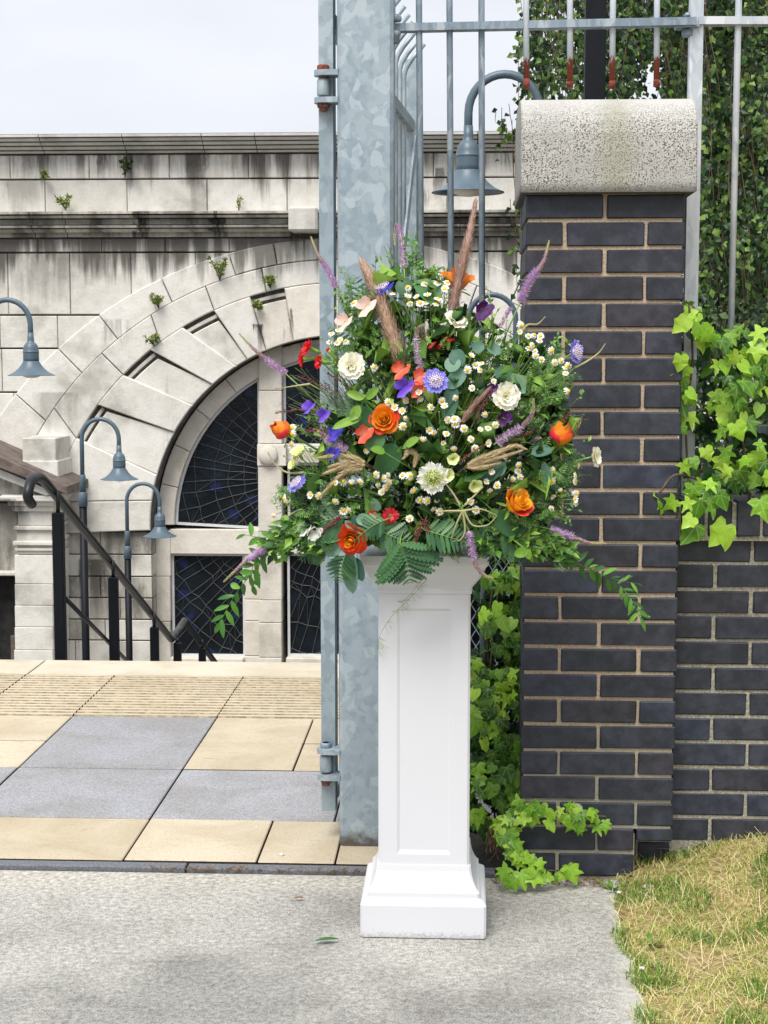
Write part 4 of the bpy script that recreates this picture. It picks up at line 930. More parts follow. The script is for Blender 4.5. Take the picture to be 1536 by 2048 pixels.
for x, xe, ye in ((1052, 1053, 176), (1140, 1140, 174), (1226, 1224, 176), (1314, 1313, 172)):
    o = bar(x, 10, xe, ye, FY, fence, 'cut_bar', .009)
    b = P(xe, ye, FY); tp = P(xe, ye - 14, FY); q = MB()
    q.tube([tp + V((0, 0, ru(-.006, .01))), tp.lerp(b, .4), b + V((0, 0, -.002))], [.0093, .0098, .0099], 10); obj('rusty_end', q, 'rust_paint', fence)
q = MB(); p = P(791, 46, 4.74); q.lathe([(.016, .0), (.018, .004), (.018, .014), (.012, .02)], p + V((0, 0, .004)), 10); obj('nut', q, 'galvanised_bar', fence); q = MB(); q.lathe([(.008, -.06), (.012, -.058), (.012, -.04), (.016, -.036), (.016, -.024)], p, 8); obj('bolt', q, 'galvanised_bar', fence)
fence2 = thing('bar_fence', (.9, FY, 1.0), 'galvanised bar fence with tall stile standing in the ivy right of the pillar', 'fence')
a, b = P(1393, 30, FY), P(1384, 620, FY); q = MB()
q.box(a.x - .019, a.x + .019, FY - .012, FY + .026, 1.02, 3.0); obj('stile', q, 'weathered_bar', fence2)
rail(P(1396, 43, FY + .0), P(2150, 43, FY), fence2, 'weathered_bar'); rail(P(1396, 858, FY + .02), P(2150, 858, FY + .02), fence2, 'galvanised_bar')
for x, xb in ((1477, 1461), (1565, 1546), (1652, 1630), (1740, 1716), (1828, 1802), (1915, 1888), (2003, 1972), (2090, 2060)): bar(x, 20, xb, 700, FY, fence2, 'weathered_bar', .0098, 1.03)
q = MB(); p = P(1376, 42, FY); q.bbox(p.x - .035, p.x + .03, FY - .028, FY + .03, p.z - .022, p.z - .012, .002); q.lathe([(.016, -.045), (.018, -.04), (.018, -.025)], p, 8); q.lathe([(.012, .012), (.014, .016), (.006, .024)], p, 8); obj('clamp', q, 'galvanised_bar', fence2)

# black steel column behind the pillar
q = MB(); p = P(1190, 100, 8.3); q.bbox(p.x - .052, p.x + .052, 8.25, 8.354, -.5, 6, .006)
t = thing('steel_column', (p.x, 8.3, -.5), 'thick black steel column rising behind the stone cap', 'column'); obj('shaft', q, 'black_paint', t)
q = MB(); q.bbox(p.x - .12, p.x + .12, 8.18, 8.42, -.5, -.03, .01); obj('base', q, 'black_paint', t)

# ------------------------------------------------------------------ brick pillar
BRK = {}
def brick_mesh(l, h, d, v):
    k = (round(l, 3), round(h, 3), round(d, 3), v)
    if k not in BRK:
        q = MB(); rs = random.Random(hash(k) & 0xffff); q.bbox(0, l, 0, d, 0, h, .0035)
        q.v = [(a + rs.uniform(-.0012, .0012), b + rs.uniform(-.001, .001), c + rs.uniform(-.0012, .0012)) for a, b, c in q.v]
        BRK[k] = q.mesh('brick', 'brick_blue')
    return BRK[k]
def brick(x, y, z, l, h, d, par, rz=0, name='brick'):
    me = brick_mesh(l, h, d, random.randrange(5))
    if rz: M = Mx.Translation((x, y, z)) @ Mx.Rotation(math.pi / 2, 4, 'Z') @ Mx.Translation((0, -d, 0))
    else: M = Mx.Translation((x + ru(-.0015, .0015), y + ru(-.0012, .0012), z + ru(-.001, .001)))
    return put(name, me, par, M)
PY0 = 4.47; PXL = P(1047, 1000, PY0).x; PW = .44; BH, J = .065, .0102; CR = BH + J
pil = thing('brick_pillar', (PXL + .22, PY0 + .22, 0), 'dark blue brick pillar with light mortar and a rounded stone cap', 'pillar')
zcap = P(1210, 386, PY0).z; nz = int(round((zcap - 0.0) / CR)); CR = (zcap + .012) / nz if nz else CR; CR = .0754
HB = .1025; SB = .215
q = MB(); q.box(PXL + .007, PXL + PW - .007, PY0 + .007, PY0 + PW - .007, .145, zcap); q.box(PXL + .007, PXL + .33, PY0 + .007, PY0 + PW - .007, -.05, .13); obj('mortar', q, 'mortar', pil)
i = 0; z = zcap - CR + .006
while z > -.06:
    base = z < .11
    A = (i % 2 == 0)
    if base:
        # narrower foot: the right end of the pillar stops short
        if A: segs = [(0, SB), (.225, HB + .0)]
        else: segs = [(0, HB), (.1125, SB)]
        for s, l in segs: brick(PXL + s, PY0, z, l, BH, HB, pil)
        for yy in (.1125, .225): brick(PXL, PY0 + yy, z, HB, BH, HB if yy > .2 else HB, pil)
        brick(PXL, PY0 + .3375, z, SB, BH, HB, pil); brick(PXL + .225, PY0 + .3375, z, HB, BH, HB, pil); brick(PXL + .225, PY0 + .1125, z, HB, BH, SB, pil)
    else:
        if A:
            for x in (0, .225):
                brick(PXL + x, PY0, z, SB, BH, HB, pil); brick(PXL + x, PY0 + .3375, z, SB, BH, HB, pil)
            for x in (0, .3375): brick(PXL + x, PY0 + .1125, z, HB, BH, SB, pil)
        else:
            for x in (0, .3375):
                for yy in (0, .225): brick(PXL + x, PY0 + yy, z, HB, BH, SB, pil)
            brick(PXL + .1125, PY0, z, SB, BH, HB, pil); brick(PXL + .1125, PY0 + .3375, z, SB, BH, HB, pil)
    z -= CR; i += 1
zlow = zcap - CR + .006
while zlow - CR >= .11: zlow -= CR
for xx, ll in ((.3375, HB),): brick(PXL + xx, PY0 + .001, zlow - .047, ll, .037, .2, pil)
# half-round cap: the front face rises and rolls back
cy0, cy1 = PY0 - .045, PY0 + PW + .05; zc0 = P(1210, 384, cy0).z; zt_ = P(1210, 201, cy0 + .2).z
n = 16; pf = []
for k in range(n + 1):
    g = math.pi * k / n; yy = (cy0 + cy1) / 2 - (cy1 - cy0) / 2 * math.copysign(abs(math.cos(g)) ** .62, math.cos(g)); pf.append((yy, zc0 + .11 + (zt_ - zc0 - .11) * max(0, math.sin(g)) ** .72))
pf = [(cy0, zc0)] + pf + [(cy1, zc0)]
xa, xb = P(1042, 384, cy0).x, P(1394, 384, cy0).x
q = MB(); rs = []; m = len(pf); cyy, czz = (cy0 + cy1) / 2, (zc0 + zt_) / 2
for x, sc_ in ((xa, .985), (xa + .004, 1), (xa + .13, 1), (xa + .26, 1), (xb - .13, 1), (xb - .004, 1), (xb, .985)):
    rs.append([(x, cyy + (a - cyy) * sc_, czz + (b - czz) * sc_) for a, b in pf])
vs = [p for r_ in rs for p in r_]
q.add(vs, [(i * m + j, i * m + (j + 1) % m, (i + 1) * m + (j + 1) % m, (i + 1) * m + j) for i in range(len(rs) - 1) for j in range(m)] + [tuple(range(m))[::-1], tuple((len(rs) - 1) * m + j for j in range(m))])
o = obj('cap_stone', q, 'cap_stone', pil)

# ------------------------------------------------------------------ low brick wall right of the pillar
WYF = 4.565; wall = thing('brick_wall', (1.4, WYF + .1, 0), 'low dark brick wall under the ivy, with a brick-on-edge coping', 'wall')
wx0 = PXL + PW + .004; wx1 = 2.55; ztopw = P(1450, 1079, WYF).z
q = MB(); q.box(wx0, wx1, WYF + .006, WYF + .21, -.05, ztopw + .06); q.box(PXL + .345, wx1, WYF + .012, WYF + .2, -.06, .08); obj('mortar', q, 'mortar_grey', wall)
z = ztopw - BH; i = 0
while z > .02:
    x = wx0 + (-.118 if i % 2 else -.005); x = wx0
    first = HB + .008 if i % 2 else SB
    ln = first
    while x < wx1 - .05:
        l = min(ln, wx1 - x); brick(x, WYF, z, l, BH, HB, wall); x += l + .0105; ln = SB
    z -= .0755; i += 1
x = PXL + .35
while x < wx1 - .1: brick(x, WYF + .006, z - .0, SB, BH, HB, wall); brick(x + .05, WYF + .009, z - .075, SB, BH, HB, wall); x += .2255
x = wx0 + .01; zc = ztopw + .012
while x < wx1: brick(x, WYF - .022, zc, .068, .1025, .215, wall, 0, 'coping_brick'); x += .0795
q = MB(); q.box(wx0, wx1, WYF - .014, WYF + .185, zc - .014, zc + .095); obj('mortar', q, 'mortar_grey', wall)

# ------------------------------------------------------------------ dark mesh panel between post and pillar
t = thing('mesh_panel', (.1, 5.25, 0), 'dark panel with diamond wire mesh behind the plinth', 'panel')
q = MB(); q.box(-.16, .55, 5.3, 5.34, 0, 1.02); obj('backing', q, 'black_paint', t)
q = MB()
for i in range(-22, 24):
    for s in (1, -1):
        a = V((-.16 + i * .036, 5.285, 0)); b = a + V((s * .62, 0, 1.0)); pts = []
        lo, hi = -.16, .55
        ts = [0, 1]
        if b.x != a.x:
            for e in (lo, hi):
                tt = (e - a.x) / (b.x - a.x)
                if 0 < tt < 1: ts.append(tt)
        ts.sort()
        for u, v_ in zip(ts, ts[1:]):
            m_ = a.lerp(b, (u + v_) / 2)
            if lo < m_.x < hi: q.tube([a.lerp(b, u), a.lerp(b, v_)], .0022, 4)
o = obj('wire_mesh', q, 'galvanised_gate', t); o['kind'] = 'stuff'
for x in (.27, .34, .41, .48): q = MB(); q.bbox(x, x + .045, 5.22, 5.25, 0, 1.1, .003); obj('slat', q, 'dark_iron', t)
# ------------------------------------------------------------------ birch and hedge behind the fence
def birch():
    t = thing('birch_tree', (2.9, 11.5, -.03), 'weeping birch with hanging leafy twigs behind the fence', 'tree')
    q = MB(); q.tube([(2.9, 11.5, -.1), (2.87, 11.45, 1.5), (2.95, 11.4, 3.2), (2.8, 11.3, 5.2), (2.9, 11.3, 7)], [.16, .135, .11, .07, .02], 10); obj('trunk', q, 'bark', t)
    lf, tw, N = MB(), MB(), 0
    for i in range(12):
        a = ru(0, 6.28); z = ru(2.6, 5.2); s = V((2.87, 11.4, z)); e = s + V((math.cos(a) * ru(1, 2.2), math.sin(a) * ru(.8, 1.6), ru(.3, 1.2)))
        b = MB(); b.tube(bez(s, s.lerp(e, .5) + V((0, 0, .35)), e, 8), [.045, .04, .034, .03, .025, .02, .016, .01], 6); obj('limb', b, 'bark', t)
    def strand(x, y, z0, z1, dens, sway=.12):
        if rnd() < .5: dens *= .75
        nonlocal N
        n = max(4, int((z0 - z1) / .08)); ph = ru(0, 6); pts = [(x + sway * .5 * math.sin(ph + k * .4) * k / n + sway * .4 * k / n, y + .06 * math.sin(ph * 2 + k * .5), z0 + (z1 - z0) * k / n) for k in range(n + 1)]
        tw.tube(pts, [.0022] * n + [.001], 3, 0, False)
        m = int((z0 - z1) * dens)
        for j in range(m):
            u = ru(0, 1) * n; k = min(int(u), n - 1); p = V(pts[k]).lerp(V(pts[k + 1]), u - k) + rv() * .045
            if mn.noise(p * 2.6) < -.24: continue
            simple_leaf(lf, p, V((ru(-.7, .7), ru(-.7, .4), ru(-1.2, -.1))), V((ru(-.6, .6), -1, ru(-.1, .9))), ru(.032, .058), ru(.012, .021)); N += 1
    # curtain of strands: dense on the right, thinning to a ragged left edge with a gap of sky
    for i in range(430):
        px = 1034 + 660 * rnd() ** .8; Y = ru(8.8, 12.2); y0 = ru(-420, 80)
        if px < 1060: y1 = ru(60, 200) + 20 * rnd()
        elif px < 1120: y1 = ru(120, 240)
        elif px < 1260: y1 = ru(110, 250)
        elif px < 1345: y1 = ru(70, 235)
        elif px < 1400: y1 = ru(180, 520)
        else: y1 = ru(250, 760)
        if 1265 < px < 1325 and rnd() < .6: y1 = min(y1, ru(60, 130))
        a, b = P(px, y0, Y), P(px, y1, Y); strand(a.x, Y, a.z, b.z, 74)
    for i in range(120):
        px = ru(1390, 1750); Y = ru(8.2, 10.5); a, b = P(px, ru(100, 420), Y), P(px, ru(480, 800), Y); strand(a.x, Y, a.z, b.z, 74)
    for px, y0, y1, dn in ((1004, 212, 330, 30), (1018, 205, 300, 34), (1012, 250, 345, 24), (1024, 240, 470, 30), (1030, 300, 520, 34), (1034, 330, 545, 30), (1020, 400, 470, 16), (992, 216, 245, 10), (1038, 60, 300, 34), (1036, 380, 600, 30)):
        a, b = P(px, y0, 9.2), P(px, y1, 9.2); strand(a.x, 9.2, a.z, b.z, dn, .05)
    o = obj('crown', lf, 'birch_leaf', t); o['kind'] = 'stuff'; o = obj('twigs', tw, 'twig_brown', t); o['kind'] = 'stuff'
birch()
def hedge(name, label, c, r, n, mat, lmin, lmax, seed):
    random.seed(seed); t = thing(name, (c[0], c[1], c[2] - r[2]), label, 'hedge'); q = MB(); c = V(c)
    for k in range(5):
        b = MB(); e = c + V((ru(-.6, .6) * r[0], ru(-.5, .5) * r[1], r[2] * ru(.2, .7))); b.tube(bez(V((e.x, c.y, c.z - r[2])), V((e.x, c.y, c.z)), e, 6), [.03, .026, .02, .016, .012, .006], 6); obj('stem', b, 'bark', t)
    for i in range(n):
        v = rv(); u = ru(.55, 1) ; lump = 1 + .22 * mn.noise(V((v.x * 2.4, v.y * 2.4, v.z * 2.4 + seed))); p = c + V((v.x * r[0], v.y * r[1], v.z * r[2])) * u * lump
        simple_leaf(q, p, rv() + V((0, 0, -.5)), v + V((0, -.6, .5)) + rv() * .6, ru(lmin, lmax), ru(lmin, lmax) * .33)
    o = obj('foliage', q, mat, t); o['kind'] = 'stuff'
hedge('hedge', 'dark leafy hedge behind the fence bars right of the pillar', (2.0, 7.0, .95), (1.25, .7, 1.0), 15000, 'hedge_leaf', .03, .06, 11)
hedge('hedge', 'tall dark evergreen mass filling the gap under the birch', (3.4, 11.9, 1.5), (2.3, .9, 2.2), 12000, 'hedge_leaf', .05, .085, 12)
hedge('hedge', 'shaded high foliage at the top right corner behind the birch twigs', (3.75, 12.6, 4.0), (1.9, .9, 1.7), 11000, 'hedge_leaf', .05, .08, 13)
random.seed(21)

# ------------------------------------------------------------------ ivy
def ivy_mesh(v):
    rs = random.Random(v); L = [(0, .0), (.10, -.13), (.30, -.16), (.52, -.05), (.40, .14), (.36, .24), (.52, .38), (.56, .52), (.36, .50), (.22, .58), (.13, .82), (0, 1.0)]
    if v == 1: L = [(0, 0), (.12, -.14), (.30, -.13), (.42, .05), (.43, .24), (.40, .38), (.33, .54), (.22, .72), (.10, .9), (0, 1)]
    if v == 2: L = [(0, 0), (.10, -.10), (.24, -.12), (.46, -.10), (.30, .12), (.24, .22), (.42, .36), (.52, .56), (.30, .48), (.16, .50), (.10, .78), (0, 1.0)]
    if v == 3: L = [(0, 0), (.14, -.16), (.36, -.18), (.50, .02), (.46, .18), (.46, .3), (.56, .42), (.42, .50), (.28, .62), (.14, .84), (0, 1)]
    q = MB(); n = len(L); vs = []; 
    zf = lambda x, y: .34 * abs(x) ** 1.2 - .30 * y * y + .10 * math.sin(6 * x + v) * (.4 + y) - .18 * x * x * 2 + .03 * rs.uniform(-1, 1)
    for x, y in L: vs.append((x + rs.uniform(-.02, .02) * (x > 0), y, zf(x, y)))
    for x, y in L[1:-1]: vs.append((-x * rs.uniform(.9, 1.08), y + rs.uniform(-.02, .02), zf(-x, y)))
    mid = [len(vs) + i for i in range(3)]; vs += [(0, .22, -.02), (0, .45, -.05), (0, .72, -.15)]
    # spine: base, three mid points, tip; each lobe outline point fans to the nearest spine point
    sp = [(0, 0)] + [(mid[0], .22), (mid[1], .45), (mid[2], .72)] + [(n - 1, 1)]
    def near(y): return min((abs(y - b), a) for a, b in [(mid[0], .12), (mid[1], .42), (mid[2], .74)])[1]
    def half(idx):
        fs = []; prev = 0
        for a, b in zip(idx, idx[1:]):
            na, nb = near(vs[a][1]), near(vs[b][1])
            if na == nb: fs.append((na, a, b))
            else: fs += [(na, a, b), (na, b, nb)]
        return fs
    R = list(range(0, n)); Lh = [0] + [n + i for i in range(n - 2)] + [n - 1]
    q.add(vs, half(R) + [f[::-1] for f in half(Lh)], 0, None, True)
    return q
IVQ = [ivy_mesh(v) for v in range(4)]
IVY = {m: [q.mesh('ivy_leaf', m) for q in IVQ] for m in ('ivy_bright', 'ivy_mid')}
def ivy_leaf(par, p, size, mat, droop=.9, face=V((0, -1, .55)), spread=.7, v=None):
    d = V((ru(-.8, .8), ru(-.5, .1), -droop + ru(-.4, .4))); n = face + rv() * spread
    return put('leaf', IVY[mat][random.randrange(4) if v is None else v], par, frame(p, d, n, size, size, size))
def inpoly(x, y, pl):
    c = False; j = len(pl) - 1
    for i in range(len(pl)):
        if (pl[i][1] > y) != (pl[j][1] > y) and x < (pl[j][0] - pl[i][0]) * (y - pl[i][1]) / (pl[j][1] - pl[i][1]) + pl[i][0]: c = not c
        j = i
    return c
def ivy_mass(label, poly, n, Yf, sizes, mats, ndark, dark_off, stems, loc, edges=()):
    t = thing('ivy_plant', loc, label, 'ivy'); gap = ru(0, 50); xs = [p[0] for p in poly]; ys = [p[1] for p in poly]
    def pick():
        while True:
            x, y = ru(min(xs), max(xs)), ru(min(ys), max(ys))
            if inpoly(x, y, poly): return x, y
    def pick2():
        while True:
            x, y = pick()
            if mn.noise(V((x / 55, y / 42, gap))) > -.16: return x, y
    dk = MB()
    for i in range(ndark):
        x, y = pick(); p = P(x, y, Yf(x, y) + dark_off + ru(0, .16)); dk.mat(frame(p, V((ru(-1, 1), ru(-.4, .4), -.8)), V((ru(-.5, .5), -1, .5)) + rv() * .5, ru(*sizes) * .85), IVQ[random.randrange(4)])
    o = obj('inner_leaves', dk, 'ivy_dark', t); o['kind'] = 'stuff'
    dk = MB()
    for i in range(ndark // 2):
        x, y = pick2(); p = P(x, y, Yf(x, y) + .03 + ru(-.02, .06)); dk.mat(frame(p, V((ru(-1, 1), ru(-.4, .4), -.8)), V((ru(-.5, .5), -1, .6)) + rv() * .6, ru(*sizes) * .8), IVQ[random.randrange(4)])
    o = obj('small_leaves', dk, 'ivy_small', t); o['kind'] = 'stuff'
    pts = []
    for i in range(n):
        best = None
        for k in range(3):
            x, y = pick2(); dd = min([(x - a) ** 2 + (y - b) ** 2 for a, b in pts] or [1e9])
            if best is None or dd > best[0]: best = (dd, x, y)
        pts.append(best[1:])
    for i, (x, y) in enumerate(pts + list(edges)):
        ed = i >= len(pts); p = P(x, y, Yf(x, y) + ru(-.045, .05) - (.03 if ed else 0))
        m = mats(x, y) if not ed else 'ivy_bright'; ivy_leaf(t, p, ru(*sizes) * (1.3 if ed else 1), m)
    for st in stems:
        q = MB(); q.tube(smoothpath([P(*s) for s in st], 14), .0035, 5); obj('stem', q, 'twig_brown', t)
    return t
polyA = [(1378, 602), (1400, 640), (1440, 655), (1540, 640), (1800, 660), (1900, 1010), (1640, 1010), (1530, 985), (1480, 975), (1440, 1000), (1405, 1010), (1372, 990), (1362, 930), (1358, 800), (1352, 720), (1342, 665)]
def yA(x, y): return 4.50 + .10 * (abs(x - 1440) / 300) - .10 * max(0, (y - 800) / 250) - .03 * mn.noise(V((x / 60, y / 60, 0)))
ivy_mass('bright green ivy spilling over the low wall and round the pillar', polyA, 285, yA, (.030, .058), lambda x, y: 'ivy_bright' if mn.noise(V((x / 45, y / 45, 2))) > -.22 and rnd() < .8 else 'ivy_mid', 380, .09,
         [[(1380, 1000, 4.56), (1372, 850, 4.55), (1385, 720, 4.55), (1378, 610, 4.5)], [(1500, 1010, 4.58), (1480, 850, 4.56), (1440, 690, 4.55)], [(1400, 960, 4.52), (1350, 950, 4.44), (1320, 985, 4.4)]], (.95, 4.6, 1.09),
         [(1330, 655), (1322, 690), (1350, 700), (1362, 712), (1376, 780), (1362, 745), (1330, 945), (1340, 960), (1318, 985), (1332, 998), (1350, 1000), (1385, 1035), (1392, 1050), (1380, 1000), (1400, 1000), (1420, 1000), (1440, 990), (1330, 970), (1452, 1050), (1455, 1062), (1520, 1000), (1380, 620), (1372, 640), (1400, 650), (1345, 640)])
polyB = [(950, 1160), (1000, 1140), (1040, 1130), (1043, 1640), (1000, 1660), (938, 1650), (938, 1300), (975, 1290)]
def yB(x, y): return 4.66 - .10 * max(0, (y - 1350) / 300) + .03 * mn.noise(V((x / 40, y / 40, 4)))
ivy_mass('ivy climbing in the gap between the white plinth and the pillar', polyB, 190, yB, (.028, .052), lambda x, y: 'ivy_bright' if (y < 1240 or y > 1340) and mn.noise(V((x / 40, y / 40, 7))) > .02 else 'ivy_mid', 420, .06,
         [[(990, 1640, 4.78), (978, 1420, 4.75), (985, 1290, 4.72), (1000, 1150, 4.7)], [(1005, 1500, 4.8), (975, 1300, 4.74), (990, 1150, 4.72)]], (.15, 4.75, 0), [(955, 1415), (950, 1440), (965, 1480), (955, 1530), (985, 1400), (1000, 1420), (975, 1450)])
def sprig(label, path, n, sz_, loc, extra=()):
    t = thing('ivy_sprig', loc, label, 'ivy'); pp = smoothpath([P(*p) for p in path], 30); q = MB(); q.tube(pp, .0022, 5); obj('stem', q, 'twig_brown', t)
    for i in range(n):
        p = pp[int(i / n * 29)] + V((ru(-.02, .02), ru(-.04, 0), ru(-.02, .03))); ivy_leaf(t, p, ru(*sz_) * (1 - .4 * i / n), 'ivy_bright', .6, V((0, -1, .7)), .7, random.choice((0, 0, 2, 3)))
    for x, y, Y in extra: ivy_leaf(t, P(x, y, Y), ru(*sz_), 'ivy_bright', .5, V((0, -1, .9)), .6, random.choice((0, 0, 2)))
sprig('bright ivy shoot creeping right across the foot of the pillar', [(1000, 1640, 4.45), (1050, 1615, 4.43), (1110, 1625, 4.44), (1170, 1630, 4.44), (1212, 1633, 4.45)], 34, (.034, .06), (.28, 4.45, .05), [(1030, 1600, 4.42), (1060, 1632, 4.41), (1035, 1655, 4.42), (1160, 1650, 4.43), (1190, 1650, 4.43), (1165, 1620, 4.43)])
sprig('low bright ivy clump on the ground at the left foot of the pillar', [(1010, 1650, 4.42), (1025, 1700, 4.40), (1060, 1735, 4.36), (1130, 1742, 4.38)], 30, (.034, .055), (.2, 4.38, 0), [(1015, 1735, 4.33), (1040, 1745, 4.33), (1060, 1750, 4.33), (1075, 1720, 4.36), (1030, 1760, 4.30), (1090, 1750, 4.34), (1135, 1730, 4.38), (1140, 1735, 4.36), (1005, 1745, 4.33), (1050, 1715, 4.36)])

# ------------------------------------------------------------------ weeds, fallen leaves and grit on the ground
def tuft(label, x, y, n, l, w, mat='weed_leaf'):
    b = G(x, y, .01); b.z = grass_z(b.x, b.y) if b.x > .45 else .0; t = thing('weed', b, label, 'weed'); q = MB()
    for i in range(n):
        a = ru(0, 6.28); simple_leaf(q, b + V((math.cos(a), math.sin(a), 0)) * .008, V((math.cos(a), math.sin(a), ru(.35, 1.3))), V((0, 0, 1)), l * ru(.7, 1.2), w)
    o = obj('leaves', q, mat, t)
tuft('green dandelion rosette growing at the foot of the low wall', 1340, 1718, 14, .075, .011, 'green_blade')
tuft('small green weed in the grass below the pillar corner', 1225, 1775, 10, .05, .007, 'green_blade')
tuft('small green weed standing in the dry grass near the concrete edge', 1300, 1885, 8, .05, .008, 'green_blade')
def lying(label, x, y, l, w, ang, mat, name='fallen_leaf', cat='leaf'):
    b = G(x, y, .004); q = MB(); vs, fs = leaflet(l, w, 6, .12, .25); M = Mx.Translation(b) @ Mx.Rotation(ang, 4, 'Z'); q.add([M @ V((v[0], v[1], v[2] + .006 + .12 * l * (v[1] / l) ** 1)) for v in vs], fs, 0, None, True)
    return tag(obj(name, q, mat), label, cat)
lying('green fallen leaf lying on the concrete left of the plinth', 632, 1886, .062, .011, -1.35, 'ruscus_leaf')
lying('dark withered leaf on the concrete near the paving edge', 588, 1800, .03, .007, -1.5, 'dead_leaf')
lying('brown dead leaf on the edge of the grass', 1240, 1838, .035, .009, -.4, 'dead_leaf'); lying('pale brown leaf lying in the grass near the pillar', 1285, 1780, .045, .014, -1.2, 'pebble')
for i, (x, y, r, lab) in enumerate([(563, 1711, .009, 'small white pebble on the sandy slab, the largest there'), (1284, 1938, .007, 'white pebble at the concrete edge beside the grass'), (1238, 1786, .007, 'white pebble in the grass under the pillar corner'), (513, 1655, .005, 'tiny pale pebble on the joint of the sandy slab')]):
    b = G(x, y, .015); q = MB(); q.lathe([(.2 * r, -.3 * r), (.8 * r, 0), (r, .35 * r), (.7 * r, .75 * r), (.15 * r, .9 * r)], b, 9)
    q.v = [(v[0] + ru(-.12, .12) * r, v[1] + ru(-.12, .12) * r, v[2]) for v in q.v]; tag(obj('pebble', q, 'pebble'), lab, 'pebble', 'pebbles on the ground')
q = MB()
for i in range(200):
    x, y = ru(-3, .4), ru(3.2, 4.4)
    if i < 120: x, y = ru(-2.5, .45), ru(4.36, 4.45)
    r = ru(.001, .0026); q.add([(x - r, y, 0.001), (x, y - r, .001), (x + r, y, .001), (x, y + r, .001), (x, y, r * 1.3)], [(0, 1, 4), (1, 2, 4), (2, 3, 4), (3, 0, 4)])
tag(obj('grit', q, 'lower_paving', None, (0, 0, 0)), kind='stuff')
q = MB()
for i in range(240):
    b = V((ru(.1, .42), ru(4.38, 4.45), .004)) if i < 130 else V((ru(-.9, -.2), ru(4.44, 4.46), .012)); a = ru(0, 3.14); l = ru(.01, .035)
    q.tube([b, b + V((math.cos(a) * l, math.sin(a) * l, ru(0, .006)))], .0012, 3, 0, False)
tag(obj('plant_litter', q, 'dead_leaf', None, (0, 0, 0)), kind='stuff')
q = MB(); b = P(990, 1690, 4.45)
for i in range(26): e = b + V((ru(-.035, .035), ru(-.05, .05), -.10 * rnd() + .05)); q.tube(bez(b + V((ru(-.02, .02), 0, .05)), b + rv() * .03, e, 5), .0012, 3, 0, False)
tag(obj('dead_ivy', q, 'dead_leaf'), 'brown dead ivy twigs hanging behind the plinth base', 'dead ivy')
# ------------------------------------------------------------------ white plinth
AX, AY = -.091, 4.13
pl = thing('plinth', (AX, AY, 0), 'white square display plinth with a panelled shaft carrying the flowers', 'plinth')
q = MB(); c = (AX, AY)
q.sq([(.158, 0, .004), (.164, .003, .006), (.164, .088, .006), (.160, .095, .006), (.150, .101, .006), (.1465, .104, .005), (.1465, .117, .005), (.142, .121, .005), (.1365, .130, .005), (.131, .142, .005), (.127, .156, .005), (.1245, .170, .005), (.123, .184, .005)], c)
obj('base', q, 'plinth_white', pl)
S = .119; z0, z1 = .182, .915; q = MB()
pw, pz0, pz1, dp, bv = .070, P(846, 1709, AY - S).z, P(846, 1217, AY - S).z, .0042, .007
for k in range(4):
    M = Mx.Translation((AX, AY, 0)) @ Mx.Rotation(k * math.pi / 2, 4, 'Z'); e = .006
    vs = [(-S + e, -S, z0), (S - e, -S, z0), (S - e, -S, z1), (-S + e, -S, z1), (-pw, -S, pz0), (pw, -S, pz0), (pw, -S, pz1), (-pw, -S, pz1), (-pw + bv, -S + dp, pz0 + bv * 1.6), (pw - bv, -S + dp, pz0 + bv * 1.6), (pw - bv, -S + dp, pz1 - bv), (-pw + bv, -S + dp, pz1 - bv), (S, -S + e, z0), (S, -S + e, z1)]
    q.add([M @ V(v) for v in vs], [(0, 1, 5, 4), (1, 2, 6, 5), (2, 3, 7, 6), (3, 0, 4, 7), (4, 5, 9, 8), (5, 6, 10, 9), (6, 7, 11, 10), (7, 4, 8, 11), (8, 9, 10, 11), (1, 12, 13, 2)])
obj('shaft', q, 'plinth_white', pl)
q = MB(); q.sq([(.117, .9, .006), (.1225, .903, .006), (.1225, .912, .006), (.1215, .914, .006), (.125, .922, .006), (.133, .932, .006), (.143, .946, .006), (.151, .962, .006), (.158, .976, .006), (.164, .982, .005), (.165, .99, .005), (.165, 1.005, .005), (.15, 1.008, .005), (.1, 1.009, .005)], c)
obj('capital', q, 'plinth_white', pl)
bowl = thing('flower_bowl', (AX, AY, 1.009), 'low dark bowl of wet foam hidden under the flowers on the plinth', 'bowl')
q = MB(); q.lathe([(.08, 0), (.115, .03), (.125, .06), (.12, .06)], (AX, AY, 1.009), 20); obj('dish', q, 'foam_green', bowl)
q = MB(); q.bbox(AX - .085, AX + .085, AY - .07, AY + .07, 1.03, 1.12, .012); obj('foam', q, 'foam_green', bowl)
ANC = V((AX, AY, 1.10))

# ------------------------------------------------------------------ flower arrangement: every stem is a thing of its own
def domeY(x, y):
    r2 = ((x - 850) / 430) ** 2 + ((y - 890) / 470) ** 2; return AY - .27 * math.sqrt(max(0, 1 - r2))
def F(x, y, off=0.0): return P(x, y, domeY(x, y) + off)
def nrm(x, y, fwd=.45):
    a, b = (x - 850) / 430, (y - 890) / 470; return V((a * .9, -math.sqrt(max(.05, 1 - min(1, a * a + b * b))) - fwd, -b * .9)).normalized()
def basis(pos, ax, phi=0.0):
    ax = V(ax).normalized(); x = ax.orthogonal().normalized(); y = ax.cross(x)
    return Mx(((x.x, y.x, ax.x, pos[0]), (x.y, y.y, ax.y, pos[1]), (x.z, y.z, ax.z, pos[2]), (0, 0, 0, 1))) @ Mx.Rotation(phi, 4, 'Z')
def stem(par, pos, ax, r=.0022, mat='stem_green', out=.1, name='stem'):
    pos = V(pos); a = ANC + (pos - ANC) * .12; q = MB(); q.tube(bez(pos, pos - V(ax).normalized() * out * .5 + (a - pos) * .18, a, 9), r, 5); return obj(name, q, mat, par)
